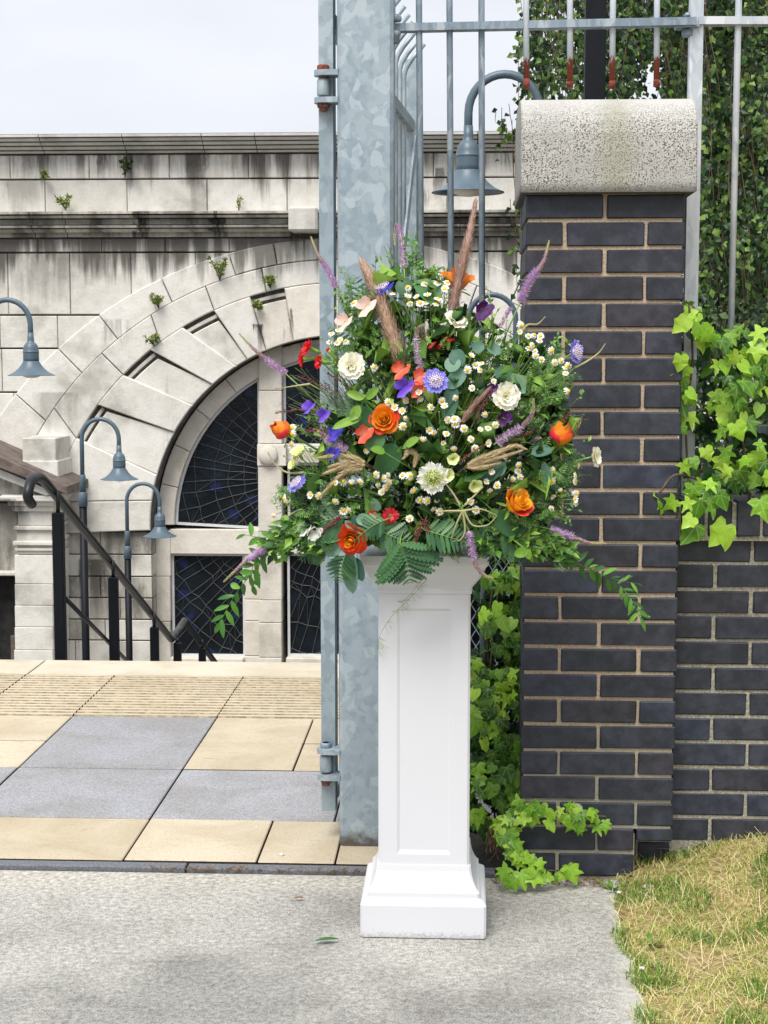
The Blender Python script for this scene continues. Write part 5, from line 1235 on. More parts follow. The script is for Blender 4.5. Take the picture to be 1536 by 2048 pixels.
def shell(a, r0, r1, z0, z1, curl, seed, nu=8, nv=7):
    q = MB(); vs = []; ts = []; rs = random.Random(seed); ph = rs.uniform(0, 6)
    for j in range(nv + 1):
        v = j / nv; wd = (.5 + .5 * min(1, v * 1.8)) * (1 - .55 * max(0, v - .72) / .28 * max(0, v - .72) / .28)
        for i in range(nu + 1):
            u = -1 + 2 * i / nu; k = max(0, v - .55)
            rr = r0 + (r1 - r0) * v ** .8 + curl * k * k * 5 + .02 * math.sin(u * 4 + ph) * v; ag = u * a * wd
            zz = z0 + (z1 - z0) * v * (1 - .10 * u * u) - curl * max(0, v - .7) ** 2 * 6 + .015 * math.sin(u * 6 + ph * 2) * v
            vs.append((rr * math.sin(ag), rr * math.cos(ag), zz)); ts.append(.02 + .98 * v)
    w_ = nu + 1
    q.add(vs, [(j * w_ + i, j * w_ + i + 1, (j + 1) * w_ + i + 1, (j + 1) * w_ + i) for j in range(nv) for i in range(nu)], 0, ts, True); return q
def flat(w_, ruf=.06, cup=.1, notch=0.0, seed=0, nu=6, nv=6, tipw=.75, curl=.0):
    q = MB(); vs = []; ts = []; rs = random.Random(seed); ph = rs.uniform(0, 6)
    for j in range(nv + 1):
        v = j / nv; ww = w_ * math.sin(math.pi * (.10 + tipw * v)) ** .75
        for i in range(nu + 1):
            u = -1 + 2 * i / nu; y = v * (1 - .14 * u * u * v + notch * (math.cos(u * 7 + ph) - 1) * .5 * v * v)
            z = cup * (u * u) * .5 * v + ruf * v * v * math.sin(u * 4.5 + ph) + cup * v * v * .5 - curl * max(0, v - .6) ** 2 * 3
            vs.append((ww * u, y, z)); ts.append(.02 + .98 * v)
    k = nu + 1; q.add(vs, [(j * k + i, j * k + i + 1, (j + 1) * k + i + 1, (j + 1) * k + i) for j in range(nv) for i in range(nu)], 0, ts, True); return q
MC = {}; W_, O_ = 'rose_outer', 'rose_inner'
def mesh_of(key, fn, mat):
    k = (key, mat)
    if k not in MC: MC[k] = fn().mesh('petal', mat)
    return MC[k]
RL = [(2, 2.7, .05, .12, .15, .98, 0), (3, 1.35, .12, .24, .08, 1.0, .0), (3, 1.25, .20, .38, .04, .97, .01), (4, 1.02, .27, .56, 0, .9, .05), (5, .9, .31, .76, -.04, .72, .10), (5, .8, .3, .95, -.08, .42, .16)]
RL += [None] * 4 + [(3, 1.5, .42, 0, 0, 1.12, 0), (3, 1.35, .5, 0, -.04, .98, 0), (3, 1.15, .57, 0, -.06, .8, 0)]
BUD = [W_] * 10 + ['rose_orange', (W_, 'rose_orange', 'rose_pink'), ('rose_pink', W_, 'rose_orange')]
def bud_shell(a, rm, z0, z1, seed, nu=8, nv=8):
    q = MB(); vs = []; ts = []; ph = seed * 1.7
    for j in range(nv + 1):
        v = j / nv; wd = 1 - .6 * max(0, v - .5) ** 1.5 * 2
        for i in range(nu + 1):
            u = -1 + 2 * i / nu; ag = u * a * wd; rr = rm * (.25 + .75 * math.sin(math.pi * (.08 + .78 * v))) + .03 * v * math.sin(u * 3 + ph); vs.append((rr * math.sin(ag), rr * math.cos(ag), z0 + (z1 - z0) * v * (1 - .14 * u * u))); ts.append(.02 + .98 * v)
    k = nu + 1; q.add(vs, [(j * k + i, j * k + i + 1, (j + 1) * k + i + 1, (j + 1) * k + i) for j in range(nv) for i in range(nu)], 0, ts, True); return q
def rose(x, y, R, ax, label, mats, layers=(0, 1, 2, 3, 4, 5), tall=1.0, off=0.0):
    pos = F(x, y, off); ax = V(ax).normalized(); t = thing('orange_rose', pos, label, 'rose', 'orange roses'); B = basis(pos - ax * R * .45, ax, ru(0, 6))
    for li in layers:
        n, a, r0, r1, z0, z1, cu = RL[li]
        for k in range(n):
            m = mats[min(li, len(mats) - 1)]; m = m if isinstance(m, str) else m[k % len(m)]
            me = mesh_of(('shell', li, k % 2), (lambda: bud_shell(a, r0, z0, z1, li * 7 + k)) if li >= 10 else (lambda: shell(a, r0, r1, z0, z1, cu, li * 7 + k)), m)
            M = B @ Mx.Rotation(2 * math.pi * (k + .37 * li + ru(-.08, .08)) / n, 4, 'Z') @ Mx.Diagonal((R, R, R * tall * ru(.94, 1.04), 1)); put('petal', me, t, M)
    q = MB(); q.lathe([(.05 * R, -.4 * R), (.16 * R, -.3 * R), (.2 * R, -.12 * R), (.24 * R, 0)], pos - ax * R * .45, 10, 0, ax)
    for k in range(5):
        s = flat(.13, .02, .1, 0, k); q.mat(B @ Mx.Rotation(k * 1.257, 4, 'Z') @ Mx.Translation((0, .15 * R, -.08 * R)) @ Mx.Rotation(-.3, 4, 'X') @ Mx.Scale(R * .7, 4), s)
    obj('calyx', q, 'calyx_green', t); stem(t, pos - ax * R * .8, ax, .003, 'stem_green'); return t
rose(768, 838, .036, nrm(768, 838) + V((.0, 0, .22)), 'open orange rose with yellow heart in the middle of the arrangement', (O_, O_, O_, 'rose_orange', ('rose_orange', 'rose_orange', 'rose_outer'), ('rose_outer', 'rose_orange')), off=-.02)
rose(702, 1080, .039, nrm(702, 1080), 'open orange rose hanging lowest, just above the plinth top', (O_, O_, 'rose_orange', W_, W_, W_), off=-.02)
rose(1034, 1006, .048, V((.5, -.62, .42)), 'half open yellow and pink rose at the lower right of the flowers', ('rose_yellow', 'rose_yellow', 'rose_yellow', ('rose_yellow', 'rose_yellow', 'rose_orange'), ('rose_pink', 'rose_yellow', 'rose_orange', 'rose_yellow', 'rose_pink')), (0, 1, 2, 3, 4), 1.15, -.02)
rose(1122, 866, .054, V((.12, -.35, .85)), 'closed red and orange rosebud in front of the bricks', BUD, (10, 11, 12), 1.0)
rose(562, 859, .044, V((-.75, -.45, .45)), 'red-orange rosebud at the far left edge of the flowers', BUD, (10, 11, 12), .95)
rose(915, 558, .050, V((.12, -.32, .9)), 'orange rose seen from the side near the top of the arrangement', ('rose_pink', 'rose_orange', 'rose_orange', 'rose_orange', 'rose_orange'), (0, 1, 2, 4), 1.0, .03)

def radial(par, pos, ax, R, rings, ph=None):
    B = basis(pos, ax, ru(0, 6) if ph is None else ph)
    for n, key, fn, mat, s, tilt, ro, zo in rings:
        p0 = ru(0, 1)
        for k in range(n):
            M = B @ Mx.Rotation(2 * math.pi * (k + p0 + ru(-.12, .12)) / n, 4, 'Z') @ Mx.Translation((0, ro * R, zo * R)) @ Mx.Rotation(tilt + ru(-.12, .12), 4, 'X') @ Mx.Scale(R * s * ru(.92, 1.06), 4)
            put('petal', mesh_of((key, k % 3), lambda: fn(k % 3), mat), par, M)
def scab(x, y, R, ax, label, pm='petal_blue', pin='pin_lilac', off=-.01, name='scabious'):
    pos = F(x, y, off); ax = V(ax).normalized(); t = thing(name, pos, label, 'scabious', 'scabious flowers')
    radial(t, pos, ax, R, [(9, 'sc', lambda s: flat(.44, .10, .06, .22, s), pm, .68, .12, .32, -.02), (8, 'sc2', lambda s: flat(.36, .12, .1, .2, s + 5), pm, .42, .5, .28, .05)])
    B = basis(pos, ax); q = MB(); q.lathe([(.42 * R, -.06 * R), (.4 * R, .08 * R), (.3 * R, .18 * R), (.15 * R, .23 * R), (.01, .24 * R)], pos, 14, 0, ax)
    for i in range(46):
        a, u = i * 2.4, math.sqrt(i / 46) * .44; p = B @ V((math.cos(a) * u * R, math.sin(a) * u * R, .1 * R)); d = (p - (pos - ax * R * .35)).normalized(); q.tube([p, p + d * R * .24], [.0011, .0016], 4)
    obj('centre', q, pin, t); q = MB(); q.lathe([(.1 * R, -.25 * R), (.3 * R, -.12 * R), (.42 * R, -.04 * R)], pos, 10, 0, ax); obj('calyx', q, 'calyx_green', t); stem(t, pos - ax * R * .2, ax); return t
scab(871, 762, .035, nrm(871, 762) + V((0, 0, .15)), 'lavender blue scabious facing forward in the centre of the flowers', off=-.04)
scab(1151, 704, .034, V((.75, -.55, .05)), 'blue scabious at the right edge in front of the bricks')
scab(595, 967, .032, V((-.45, -.35, .5)), 'violet blue scabious at the lower left edge of the flowers')
scab(766, 574, .033, V((-.35, -.55, .75)), 'deep blue scabious with a pale centre by the left pampas plume', 'petal_deepblue')
scab(866, 956, .043, nrm(866, 956), 'large white scabious with a green centre low in the middle', 'petal_white', 'pin_green', -.05, 'white_scabious')
def double(x, y, R, ax, label, off=-.02, core=True, name='cream_flower'):
    pos = F(x, y, off); t = thing(name, pos, label, 'flower', 'cream double flowers'); ax = V(ax).normalized()
    rg = [(10, 'cd', lambda s: flat(.5, .07, .10, .12, s + 20, tipw=.62), 'petal_cream', .92, .10, .08, 0), (8, 'cd', lambda s: flat(.5, .07, .10, .12, s + 20, tipw=.62), 'petal_cream', .72, .38, .08, .05)]
    if core: rg += [(7, 'cd2', lambda s: flat(.42, .12, .2, .15, s + 30, tipw=.66), 'petal_cream', .5, .72, .06, .06), (5, 'cd2', lambda s: flat(.42, .12, .2, .15, s + 30, tipw=.66), 'petal_cream', .32, 1.05, .04, .08)]
    radial(t, pos, ax, R, rg); q = MB(); q.lathe([(.08 * R, -.4 * R), (.2 * R, -.2 * R), (.25 * R, .0)], pos, 10, 0, ax); obj('calyx', q, 'calyx_green', t); stem(t, pos - ax * R * .3, ax); return t
double(703, 732, .038, nrm(703, 732) + V((.15, -.2, 0)), 'cream ruffled flower with a fly on it at the upper left')
double(1011, 793, .038, nrm(1011, 793), 'cream ruffled flower right of centre below the pale round leaf')
double(911, 641, .033, V((.35, -.5, .65)), 'open cream flower tilted upward in front of the fence bar', core=False)
double(1190, 914, .028, V((.85, -.42, .05)), 'white flower at the far right seen from its side on an arching stem', core=False)
q = MB(); p = F(697, 736, -.046); q.lathe([(.0006, -.004), (.0016, -.002), (.0018, .002), (.0006, .0045)], p, 8, 0, V((.2, 0, 1))); fl = tag(obj('fly', q, 'matt_black'), 'small black fly sitting on the cream flower', 'fly')
for s in (-1, 1): g = MB(); simple_leaf(g, p, V((s * .5, -.3, -1)), V((0, -1, 0)), .005, .0012); obj('wing', g, 'lead', fl)
def cup(x, y, R, ax, label, pm, n=5, tilt=.75, wd=.62, name='cup_flower', cat='flower', grp=None, off=-.01):
    pos = F(x, y, off); ax = V(ax).normalized(); t = thing(name, pos, label, cat, grp)
    radial(t, pos, ax, R, [(n, 'cup%g%g' % (wd, tilt), lambda s: flat(wd, .08, .22, .06, s + 40, tipw=.62, curl=.25), pm, 1.0, tilt, .1, -.3)])
    q = MB(); q.lathe([(.06 * R, -.95 * R), (.16 * R, -.75 * R), (.17 * R, -.3 * R)], pos, 8, 0, ax); obj('calyx', q, 'calyx_green', t); stem(t, pos - ax * R * .8, ax, .0018); return t
G1 = 'pale green cup flowers'
cup(906, 918, .019, nrm(906, 918), 'pale lime cup flower above the white scabious', 'petal_lime', name='lime_flower', grp=G1, off=-.05); cup(895, 950, .02, nrm(895, 950) + V((.3, 0, 0)), 'pale lime cup flower touching the white scabious on its right', 'petal_lime', name='lime_flower', grp=G1, off=-.045)
cup(949, 970, .021, nrm(949, 970) + V((.2, 0, -.2)), 'pale lime cup flower lowest of the three beside the straw seed heads', 'petal_lime', name='lime_flower', grp=G1, off=-.04); cup(597, 905, .026, V((-.35, -.4, .75)), 'creamy lime flower at the left edge under the rosebud', 'petal_lime', name='lime_flower', grp=G1); cup(586, 930, .017, V((-.5, -.5, .4)), 'small lime flower below the creamy one at the left edge', 'petal_lime', name='lime_flower', grp=G1)
G2 = 'red carnations'
def carn(x, y, R, ax, label, bud=False, mat='petal_red', n=8, tilt=.35):
    pos = F(x, y, -.01); ax = V(ax).normalized(); t = thing('red_carnation', pos, label, 'carnation', G2)
    if bud: radial(t, pos, ax, R, [(4, 'cb', lambda s: flat(.5, .05, .3, .1, s + 60), mat, 1.2, 1.45, .12, -.2)])
    else: radial(t, pos, ax, R, [(n, 'ca', lambda s: flat(.52, .12, .08, .35, s + 60, tipw=.6), mat, .95, tilt, .08, 0), (5, 'ca', lambda s: flat(.52, .12, .08, .35, s + 60, tipw=.6), mat, .6, tilt + .5, .08, .02)])
    q = MB(); L = .034; q.tube([pos - ax * L, pos - ax * L * .7, pos - ax * L * .1, pos + ax * .002], [.002, .0052, .0055, .0062], 9); obj('calyx', q, 'calyx_green', t); stem(t, pos - ax * L, ax, .0018); return t
carn(618, 696, .026, V((-.8, -.42, .38)), 'upper red carnation at the upper left, seen from the side'); carn(606, 718, .022, V((-.85, -.3, -.05)), 'red carnation lowest and furthest left of the three'); carn(640, 724, .020, V((-.8, -.6, .1)), 'small red carnation nearest the cream flower'); carn(658, 702, .009, V((-.55, -.3, .6)), 'red carnation bud still closed beside the cream flower', True)
carn(873, 694, .021, V((-.15, -.42, .85)), 'red disc-shaped pink seen edge on, left one of two', mat='petal_redpink', tilt=.15); carn(897, 680, .018, V((.1, -.25, .95)), 'red disc-shaped pink seen edge on, upper right one of two', mat='petal_redpink', tilt=.15)
carn(746, 1034, .021, V((-.62, -.75, -.1)), 'red flower with pale heart, left of the pair above the plinth', mat='petal_redpink', n=5, tilt=.1); carn(780, 1031, .024, V((.25, -.95, -.05)), 'red flower with pale heart, right of the pair above the plinth', mat='petal_redpink', n=5, tilt=.1)
carn(834, 846, .009, V((.1, -.6, .2)), 'tiny red bud among the daisies right of the middle rose', True)
def pea(x, y, R, ax, label, pm, name='sweet_pea', roll=0.0, off=-.02):
    pos = F(x, y, off); ax = V(ax).normalized(); t = thing(name, pos, label, 'sweet pea', 'sweet peas'); B = basis(pos, ax, roll)
    ban = lambda s: flat(.95, .10, .35, .12, s + 80, tipw=.62, curl=.3); wing = lambda s: flat(.5, .06, .3, .05, s + 85, tipw=.66)
    put('petal', mesh_of(('ban', 0), lambda: ban(0), pm), t, B @ Mx.Translation((0, -.3 * R, 0)) @ Mx.Rotation(.35, 4, 'X') @ Mx.Scale(R * 1.25, 4))
    for s in (-1, 1): put('petal', mesh_of(('wing', s), lambda: wing(s), pm), t, B @ Mx.Translation((s * .15 * R, -.2 * R, .12 * R)) @ Mx.Rotation(s * .5, 4, 'Z') @ Mx.Rotation(math.pi * .92, 4, 'Z') @ Mx.Rotation(.55, 4, 'X') @ Mx.Scale(R * .95, 4))
    q = MB(); q.lathe([(.003, -.010), (.005, -.004), (.004, .001)], pos - ax * .002, 8, 0, ax); obj('calyx', q, 'calyx_green', t); stem(t, pos - ax * .008, ax, .0014); return t
for a in [(803, 743, .023, V((-.2, -.8, .3)), 'coral sweet pea left of the lavender scabious, uppermost', 'petal_coral'), (838, 757, .022, V((.3, -.7, .4)), 'coral red sweet pea touching the lavender scabious', 'petal_coral'), (834, 778, .02, V((0, -.9, 0)), 'red sweet pea just under the lavender scabious', 'petal_coral'), (731, 868, .023, V((-.2, -.8, .1)), 'coral sweet pea hanging below the middle rose', 'petal_coral'),
          (811, 776, .025, V((-.3, -.85, .2)), 'violet sweet pea between coral blooms and the middle rose', 'petal_violet'), (620, 818, .019, V((-.4, -.6, .5)), 'violet sweet pea furthest left above the pink spike', 'petal_violet'), (649, 830, .018, V((-.3, -.8, .1)), 'violet sweet pea right of the furthest left one', 'petal_violet'), (669, 904, .018, V((-.4, -.8, -.2)), 'deep blue sweet pea under the mauve spike at left', 'petal_deepblue'), (672, 868, .019, V((-.2, -.8, .3)), 'deep blue sweet pea above the mauve spike at left', 'petal_deepblue'),
          (964, 622, .025, V((.3, -.85, .1)), 'dark plum sweet pea in front of the fence bar', 'petal_plum'), (1008, 836, .018, V((0, -1, -.1)), 'dark plum sweet pea below the right cream flower', 'petal_plum'), (986, 778, .014, V((-.3, -.9, .2)), 'small dark plum sweet pea left of the right cream flower', 'petal_plum'),
          (735, 616, .026, V((-.3, -.8, .3)), 'pale blush sweet pea beside the left pampas plume', 'petal_blush'), (692, 648, .025, V((-.5, -.7, .35)), 'pale blush sweet pea furthest left under the upper ferns', 'petal_blush'), (627, 1066, .021, V((.2, -.9, -.1)), 'white sweet pea at the lower left above the trailing leaves, right one', 'petal_white'), (611, 1060, .018, V((-.3, -.7, .3)), 'white sweet pea at the lower left, left one of the pair', 'petal_white')]: pea(*a)

# daisies: one spray is one thing, each head a part
def daisy_mesh(v):
    q = MB(); rs = random.Random(v)
    n = 13 + v % 3
    for k in range(n):
        a = 2 * math.pi * k / n + rs.uniform(-.12, .12); l = rs.uniform(.88, 1.05); w_ = .165; dr = (-.55 if v == 3 else .42 if v == 4 else -.10) + rs.uniform(-.16, .1); M = Mx.Rotation(a, 4, 'Z')
        vs = [(-.05, .3, .03), (.05, .3, .03), (w_ * .95, .68 * l, .05 + dr * .5), (w_ * .6, .95 * l, dr), (0, 1.0 * l, dr * 1.1), (-w_ * .6, .95 * l, dr), (-w_ * .95, .68 * l, .05 + dr * .5), (0, .66 * l, .1 + dr * .5)]
        q.add([M @ V(x) for x in vs], [(0, 1, 7), (1, 2, 7), (2, 3, 7), (3, 4, 7), (4, 5, 7), (5, 6, 7), (6, 0, 7)], 0, [.1] * 2 + [.9] * 6)
    q.lathe([(.40, -.02), (.45, .08), (.41, .2), (.28, .3), (.12, .345), (.01, .35)], (0, 0, 0), 12, 1)
    q.lathe([(.05, -.3), (.22, -.14), (.34, -.03)], (0, 0, 0), 8, 2); return q.mesh('flower_head', ['daisy_white', 'daisy_disc', 'calyx_green'])
DM = [daisy_mesh(i) for i in (0, 1, 2, 0, 1, 2, 3, 4)]
def daisies(label, pts, hub, up=0.0, side=0.0, off=-.02, s=1.0):
    hp_ = F(hub[0], hub[1], .05); t = thing('daisy_spray', hp_, label, 'daisies', 'sprays of small white daisies'); q = MB()
    a = ANC + (hp_ - ANC) * .12; q.tube(bez(a, a.lerp(hp_, .5) + V((0, 0, .02)), hp_, 7), .0016, 4)
    for x, y in pts:
        p = F(x, y, off + ru(-.012, .012)); n = nrm(x, y, .8) + V((side, 0, up)) + rv() * .6; n.normalize()
        put('flower_head', DM[random.randrange(8)], t, basis(p, n, ru(0, 6)) @ Mx.Scale(.0102 * s * ru(.72, 1.18), 4))
        q.tube(bez(p - n * .004, p - n * .03 + (hp_ - p) * .35, hp_, 6), .0008, 3)
    for k in range(3 + len(pts) // 2):
        x, y = random.choice(pts); p = F(x + ru(-22, 22), y + ru(-16, 22), off + .01); q.tube(bez(p, p.lerp(hp_, .4), hp_, 4), .0007, 3); q.lathe([(.0005, -.002), (.0026, 0), (.0022, .0022), (.0004, .003)], p, 6)
    obj('stem', q, 'stem_green', t); return t
daisies('two daisies between the blush sweet peas and upper ferns', [(707, 606), (717, 611)], (730, 680), .4)
daisies('daisies seen from the side round the dark leaf at the top', [(815, 574), (849, 567), (815, 594), (834, 595), (820, 606), (840, 606), (855, 592), (785, 587), (852, 605)], (840, 690), .9)
daisies('daisies below the top orange rose', [(873, 567), (890, 578), (894, 565), (875, 597), (881, 601), (872, 608)], (865, 690), .7)
daisies('daisies at the upper left in front of the gate post', [(663, 667), (676, 660), (659, 684), (674, 685), (681, 680), (691, 682)], (720, 770), .4)
daisies('small daisies around the blue-green leaves right of centre', [(935, 740), (952, 730), (963, 726), (960, 740), (942, 712), (987, 762)], (925, 830), .2)
daisies('long daisy spray crossing the bricks at the upper right', [(1039, 664), (1043, 651), (1057, 672), (1069, 669), (1081, 672), (1079, 681), (1065, 690), (1058, 696), (1070, 703), (1071, 712), (1083, 719)], (1010, 790), .2)
daisies('daisies ending under the right blue scabious', [(1103, 702), (1110, 725), (1123, 722), (1131, 734), (1137, 731), (1131, 746), (1137, 782)], (1040, 800), .2, .2)
daisies('daisies round the right side of the middle rose', [(776, 804), (789, 815), (805, 822), (813, 837), (806, 853), (840, 797), (838, 785), (812, 801), (748, 735)], (815, 900), .1)
daisies('daisies under the lavender scabious', [(862, 814), (884, 802), (889, 813), (911, 796), (944, 776)], (880, 900), .2, 0, -.03)
daisies('dense daisies in the very centre above the white scabious', [(896, 840), (909, 838), (914, 842), (911, 849), (928, 857), (859, 860), (866, 868), (893, 867), (886, 885), (846, 881), (942, 878), (908, 898)], (890, 960), 0, 0, -.035)
daisies('daisies between the plum sweet pea and the straw seed heads', [(960, 860), (977, 856), (991, 850), (975, 886), (950, 897), (970, 829)], (940, 930), .1)
daisies('daisies beside the yellow and pink rose', [(983, 943), (972, 964), (980, 982), (994, 970), (1025, 958), (1040, 954), (1038, 930), (1036, 942), (1054, 924)], (960, 1010), 0)
daisies('row of daisies under the straw tuft at the left', [(679, 958), (671, 965), (686, 962), (703, 967), (720, 964), (732, 900)], (740, 1000), 0)
daisies('tight cluster of daisies left of the white scabious', [(776, 950), (768, 957), (778, 964), (756, 969), (772, 975), (763, 984), (752, 950)], (790, 1010), 0)
daisies('two daisies touching the white scabious and one beneath', [(805, 951), (821, 951), (828, 982)], (815, 1030), 0, 0, -.04)
daisies('daisies below the white scabious', [(840, 1000), (854, 1002), (874, 1001), (868, 1019), (880, 1023), (819, 1037), (952, 1020), (941, 1003)], (860, 1060), -.1)
daisies('sparse daisies above the lowest rose', [(687, 1021), (697, 1021), (671, 1004), (638, 992), (622, 990)], (760, 1010), -.1)
daisies('loose daisies over the bricks at the lower right', [(1158, 932), (1151, 963), (1151, 951), (1104, 963), (1116, 983), (1122, 982), (1105, 992), (1153, 987), (1152, 1007), (1149, 998), (1103, 1017), (1106, 941)], (1040, 1000), 0, .2, 0)
daisies('daisies round the blue scabious at the left edge', [(583, 889), (589, 916), (590, 925), (584, 856), (584, 868), (571, 983), (558, 992), (575, 1006), (568, 997), (547, 1032), (560, 1044)], (660, 990), 0, -.3, 0)

# veronica spikes
def spike(label, pts, w_=.0115, open_=.45, off=0.0, green=False, cat='veronica'):
    pth = smoothpath([F(x, y, off) for x, y in pts], 26); L = sum((a - b).length for a, b in zip(pth, pth[1:])); t = thing('veronica_spike', pth[0], label, cat, 'veronica spikes'); q = MB()
    q.tube(pth, [.0032 * (1 - .8 * i / 25) for i in range(26)], 6, 2)
    N = int(L * 4200)
    for i in range(N):
        u = (i + rnd()) / N; k = min(int(u * 25), 24); p = pth[k].lerp(pth[k + 1], u * 25 - k); d = (pth[k + 1] - pth[k]).normalized(); o = rv(); o = (o - d * o.dot(d)).normalized()
        op = (u < open_) and not green; l = (w_ * ru(.8, 1.15)) if op else w_ * (.62 * (1 - (u - (0 if green else open_)) / (1.05 - (0 if green else open_))) + .16); wd = .0012 if op else .0017
        w_i = 1; tip = p + (o + d * (.25 if op else .7)).normalized() * l; s = o.cross(d) * wd
        q.add([p - s, p + s, p + d * wd * 1.6, tip], [(0, 1, 3), (1, 2, 3), (2, 0, 3)], 0 if op else (1 if (u < open_ + .3 and not green and rnd() < .75) else 2))
    obj('flower_spike', q, ['spike_lilac', 'spike_mauve', 'spike_bud'], t); d = (pth[0] - pth[1]).normalized(); stem(t, pth[0], -d, .0017, 'stem_green', .12); return t
spike('veronica spike curving up to the left in front of the gate post', [(673, 576), (655, 540), (636, 510), (622, 474)]); spike('veronica spike pointing left over the arched window', [(572, 748), (545, 728), (510, 700), (479, 668)])
spike('veronica spike bent over like a hook at the top', [(808, 536), (805, 500), (799, 460), (793, 452), (789, 470), (790, 490)], .0105); spike('long veronica spike rising right across the brick pillar', [(1040, 605), (1060, 560), (1086, 525), (1098, 482)], .0145, .5)
spike('veronica spike reaching down left from the trailing leaves', [(533, 1097), (505, 1112), (475, 1138), (448, 1163)], .0135, .4); spike('veronica spike pointing right over the bricks at the bottom', [(1100, 1058), (1135, 1070), (1175, 1085), (1212, 1087)], .0135, .4)
spike('veronica spike hanging over the plinth top', [(938, 1062), (942, 1095), (952, 1130), (968, 1150), (985, 1156)], .0145, .4, -.05); spike('upright mauve veronica spike beside the coral sweet peas', [(840, 742), (836, 710), (833, 672), (838, 655), (850, 650)], .0115, .45, -.02)
spike('mauve veronica spike curving up right of the straw seed heads', [(992, 886), (1020, 868), (1050, 848), (1065, 825), (1067, 798)], .0145, .42, -.02); spike('thick mauve veronica spike at the left above the straw tuft', [(694, 902), (670, 885), (650, 874), (637, 862)], .0155, .6, -.02)
spike('green-tipped veronica spike at the far right of the flowers', [(1150, 735), (1175, 722), (1198, 705), (1210, 688)], .006, 0, 0, True); spike('green-tipped veronica spike at the left edge under the rosebud', [(608, 945), (575, 945), (550, 928), (536, 905)], .007, 0, 0, True)
spike('brownish veronica tip left of the daisies by the bricks', [(1040, 668), (1055, 650), (1075, 648), (1090, 634)], .007, 0, .02, True); spike('faint pink veronica spike in front of the lamp arc', [(1000, 655), (1012, 630), (1022, 615)], .008, .9, .03); spike('slim green veronica tip beside the fence bar', [(985, 640), (982, 605), (972, 572)], .005, 0, .03, True)
for i, (a, lab) in enumerate([([(925, 1022), (890, 1022), (872, 1026)], 'left'), ([(925, 1022), (960, 1018), (992, 1030)], 'right'), ([(925, 1022), (912, 1050), (902, 1080)], 'lower left'), ([(928, 1022), (945, 1050), (975, 1050), (993, 1032)], 'curled right'), ([(925, 1020), (930, 1060), (920, 1080), (903, 1082)], 'curled lower'), ([(920, 1010), (905, 985), (890, 966)], 'upper left'), ([(930, 1010), (950, 990), (965, 975)], 'upper right')]):
    spike('pale %s arm of the star of bud spikes below the white scabious' % lab, a, .0055, 0, -.05, True)
spike('slim green bud spike at the left crossing the window frame', [(560, 1048), (580, 1030), (600, 1018)], .005, 0, 0, True); spike('pale bud spike pointing left over the window pier', [(620, 768), (590, 772), (550, 778)], .005, 0, .02, True)

# plumes and straw seed heads
def plume(label, pts, w_, mat, n, hair, name='pampas_plume', cat='plume', off=0.0, grp='dry grass plumes', hw=.0007):
    pth = smoothpath([F(x, y, off) for x, y in pts], 22); t = thing(name, pth[0], label, cat, grp); q = MB()
    prof = lambda u: math.sin(math.pi * min(1, .14 + .86 * u) ** .8) ** .7 * (1 - .35 * u) + .12
    q.tube(pth, [w_ * .42 * prof(i / 21) for i in range(22)], 7)
    for i in range(n):
        u = rnd() ** .9; k = min(int(u * 21), 20); p = pth[k].lerp(pth[k + 1], u * 21 - k); d = (pth[k + 1] - pth[k]).normalized(); o = rv(); o = (o - d * o.dot(d)).normalized()
        b = p + o * w_ * .4 * prof(u) * rnd(); l = hair * ru(.6, 1.2) * (1.1 - .3 * u); e = b + d * l + o * w_ * prof(u) * ru(.1, .75); s = d.cross(o) * hw; m = b.lerp(e, .5) + o * w_ * .12
        q.add([b - s, b + s, m + s, m - s, e], [(0, 1, 2, 3), (3, 2, 4)])
    obj('plume', q, mat, t); stem(t, pth[0], (pth[1] - pth[0]), .0018, 'twig_brown', .05); return t
plume('broad pinkish pampas plume leaning left over the gate post', [(803, 732), (785, 675), (762, 605), (742, 560), (727, 530)], .031, 'plume_pink', 3600, .030, hw=.0006)
plume('narrow brownish pampas plume leaning right beside the fence bar', [(903, 625), (918, 555), (934, 490), (951, 404)], .022, 'plume_brown', 2800, .026, hw=.0006)
for a, lab in (([(730, 925), (690, 912), (645, 915)], 'upper straw seed head pointing left of the mauve spike'), ([(730, 930), (695, 932), (655, 945)], 'middle straw seed head at the left'), ([(725, 938), (690, 945), (648, 985)], 'grey straw seed head drooping lowest at the left'), ([(728, 930), (700, 925), (665, 932)], 'thick straw seed head inside the left tuft')):
    plume(lab, a, .0125, 'plume_tan', 800, .019, 'straw_seed_head', 'seed head', -.02)
for a, lab in (([(935, 930), (985, 912), (1025, 893), (1045, 896)], 'topmost straw seed head pointing right'), ([(935, 932), (985, 920), (1038, 903)], 'second straw seed head pointing right'), ([(935, 935), (960, 935), (992, 928)], 'short straw seed head lowest at the right'), ([(935, 930), (965, 915), (1000, 900)], 'thick straw seed head inside the right tuft'), ([(828, 935), (832, 915), (822, 905), (812, 912)], 'curled straw seed head left of the white scabious')):
    plume(lab, a, .010, 'plume_tan', 800, .017, 'straw_seed_head', 'seed head', -.035)
plume('dark brown flower tassel left of the right cream flower', [(925, 845), (945, 815), (972, 785)], .014, 'plume_brown', 500, .03, 'brown_tassel', 'tassel', -.02)

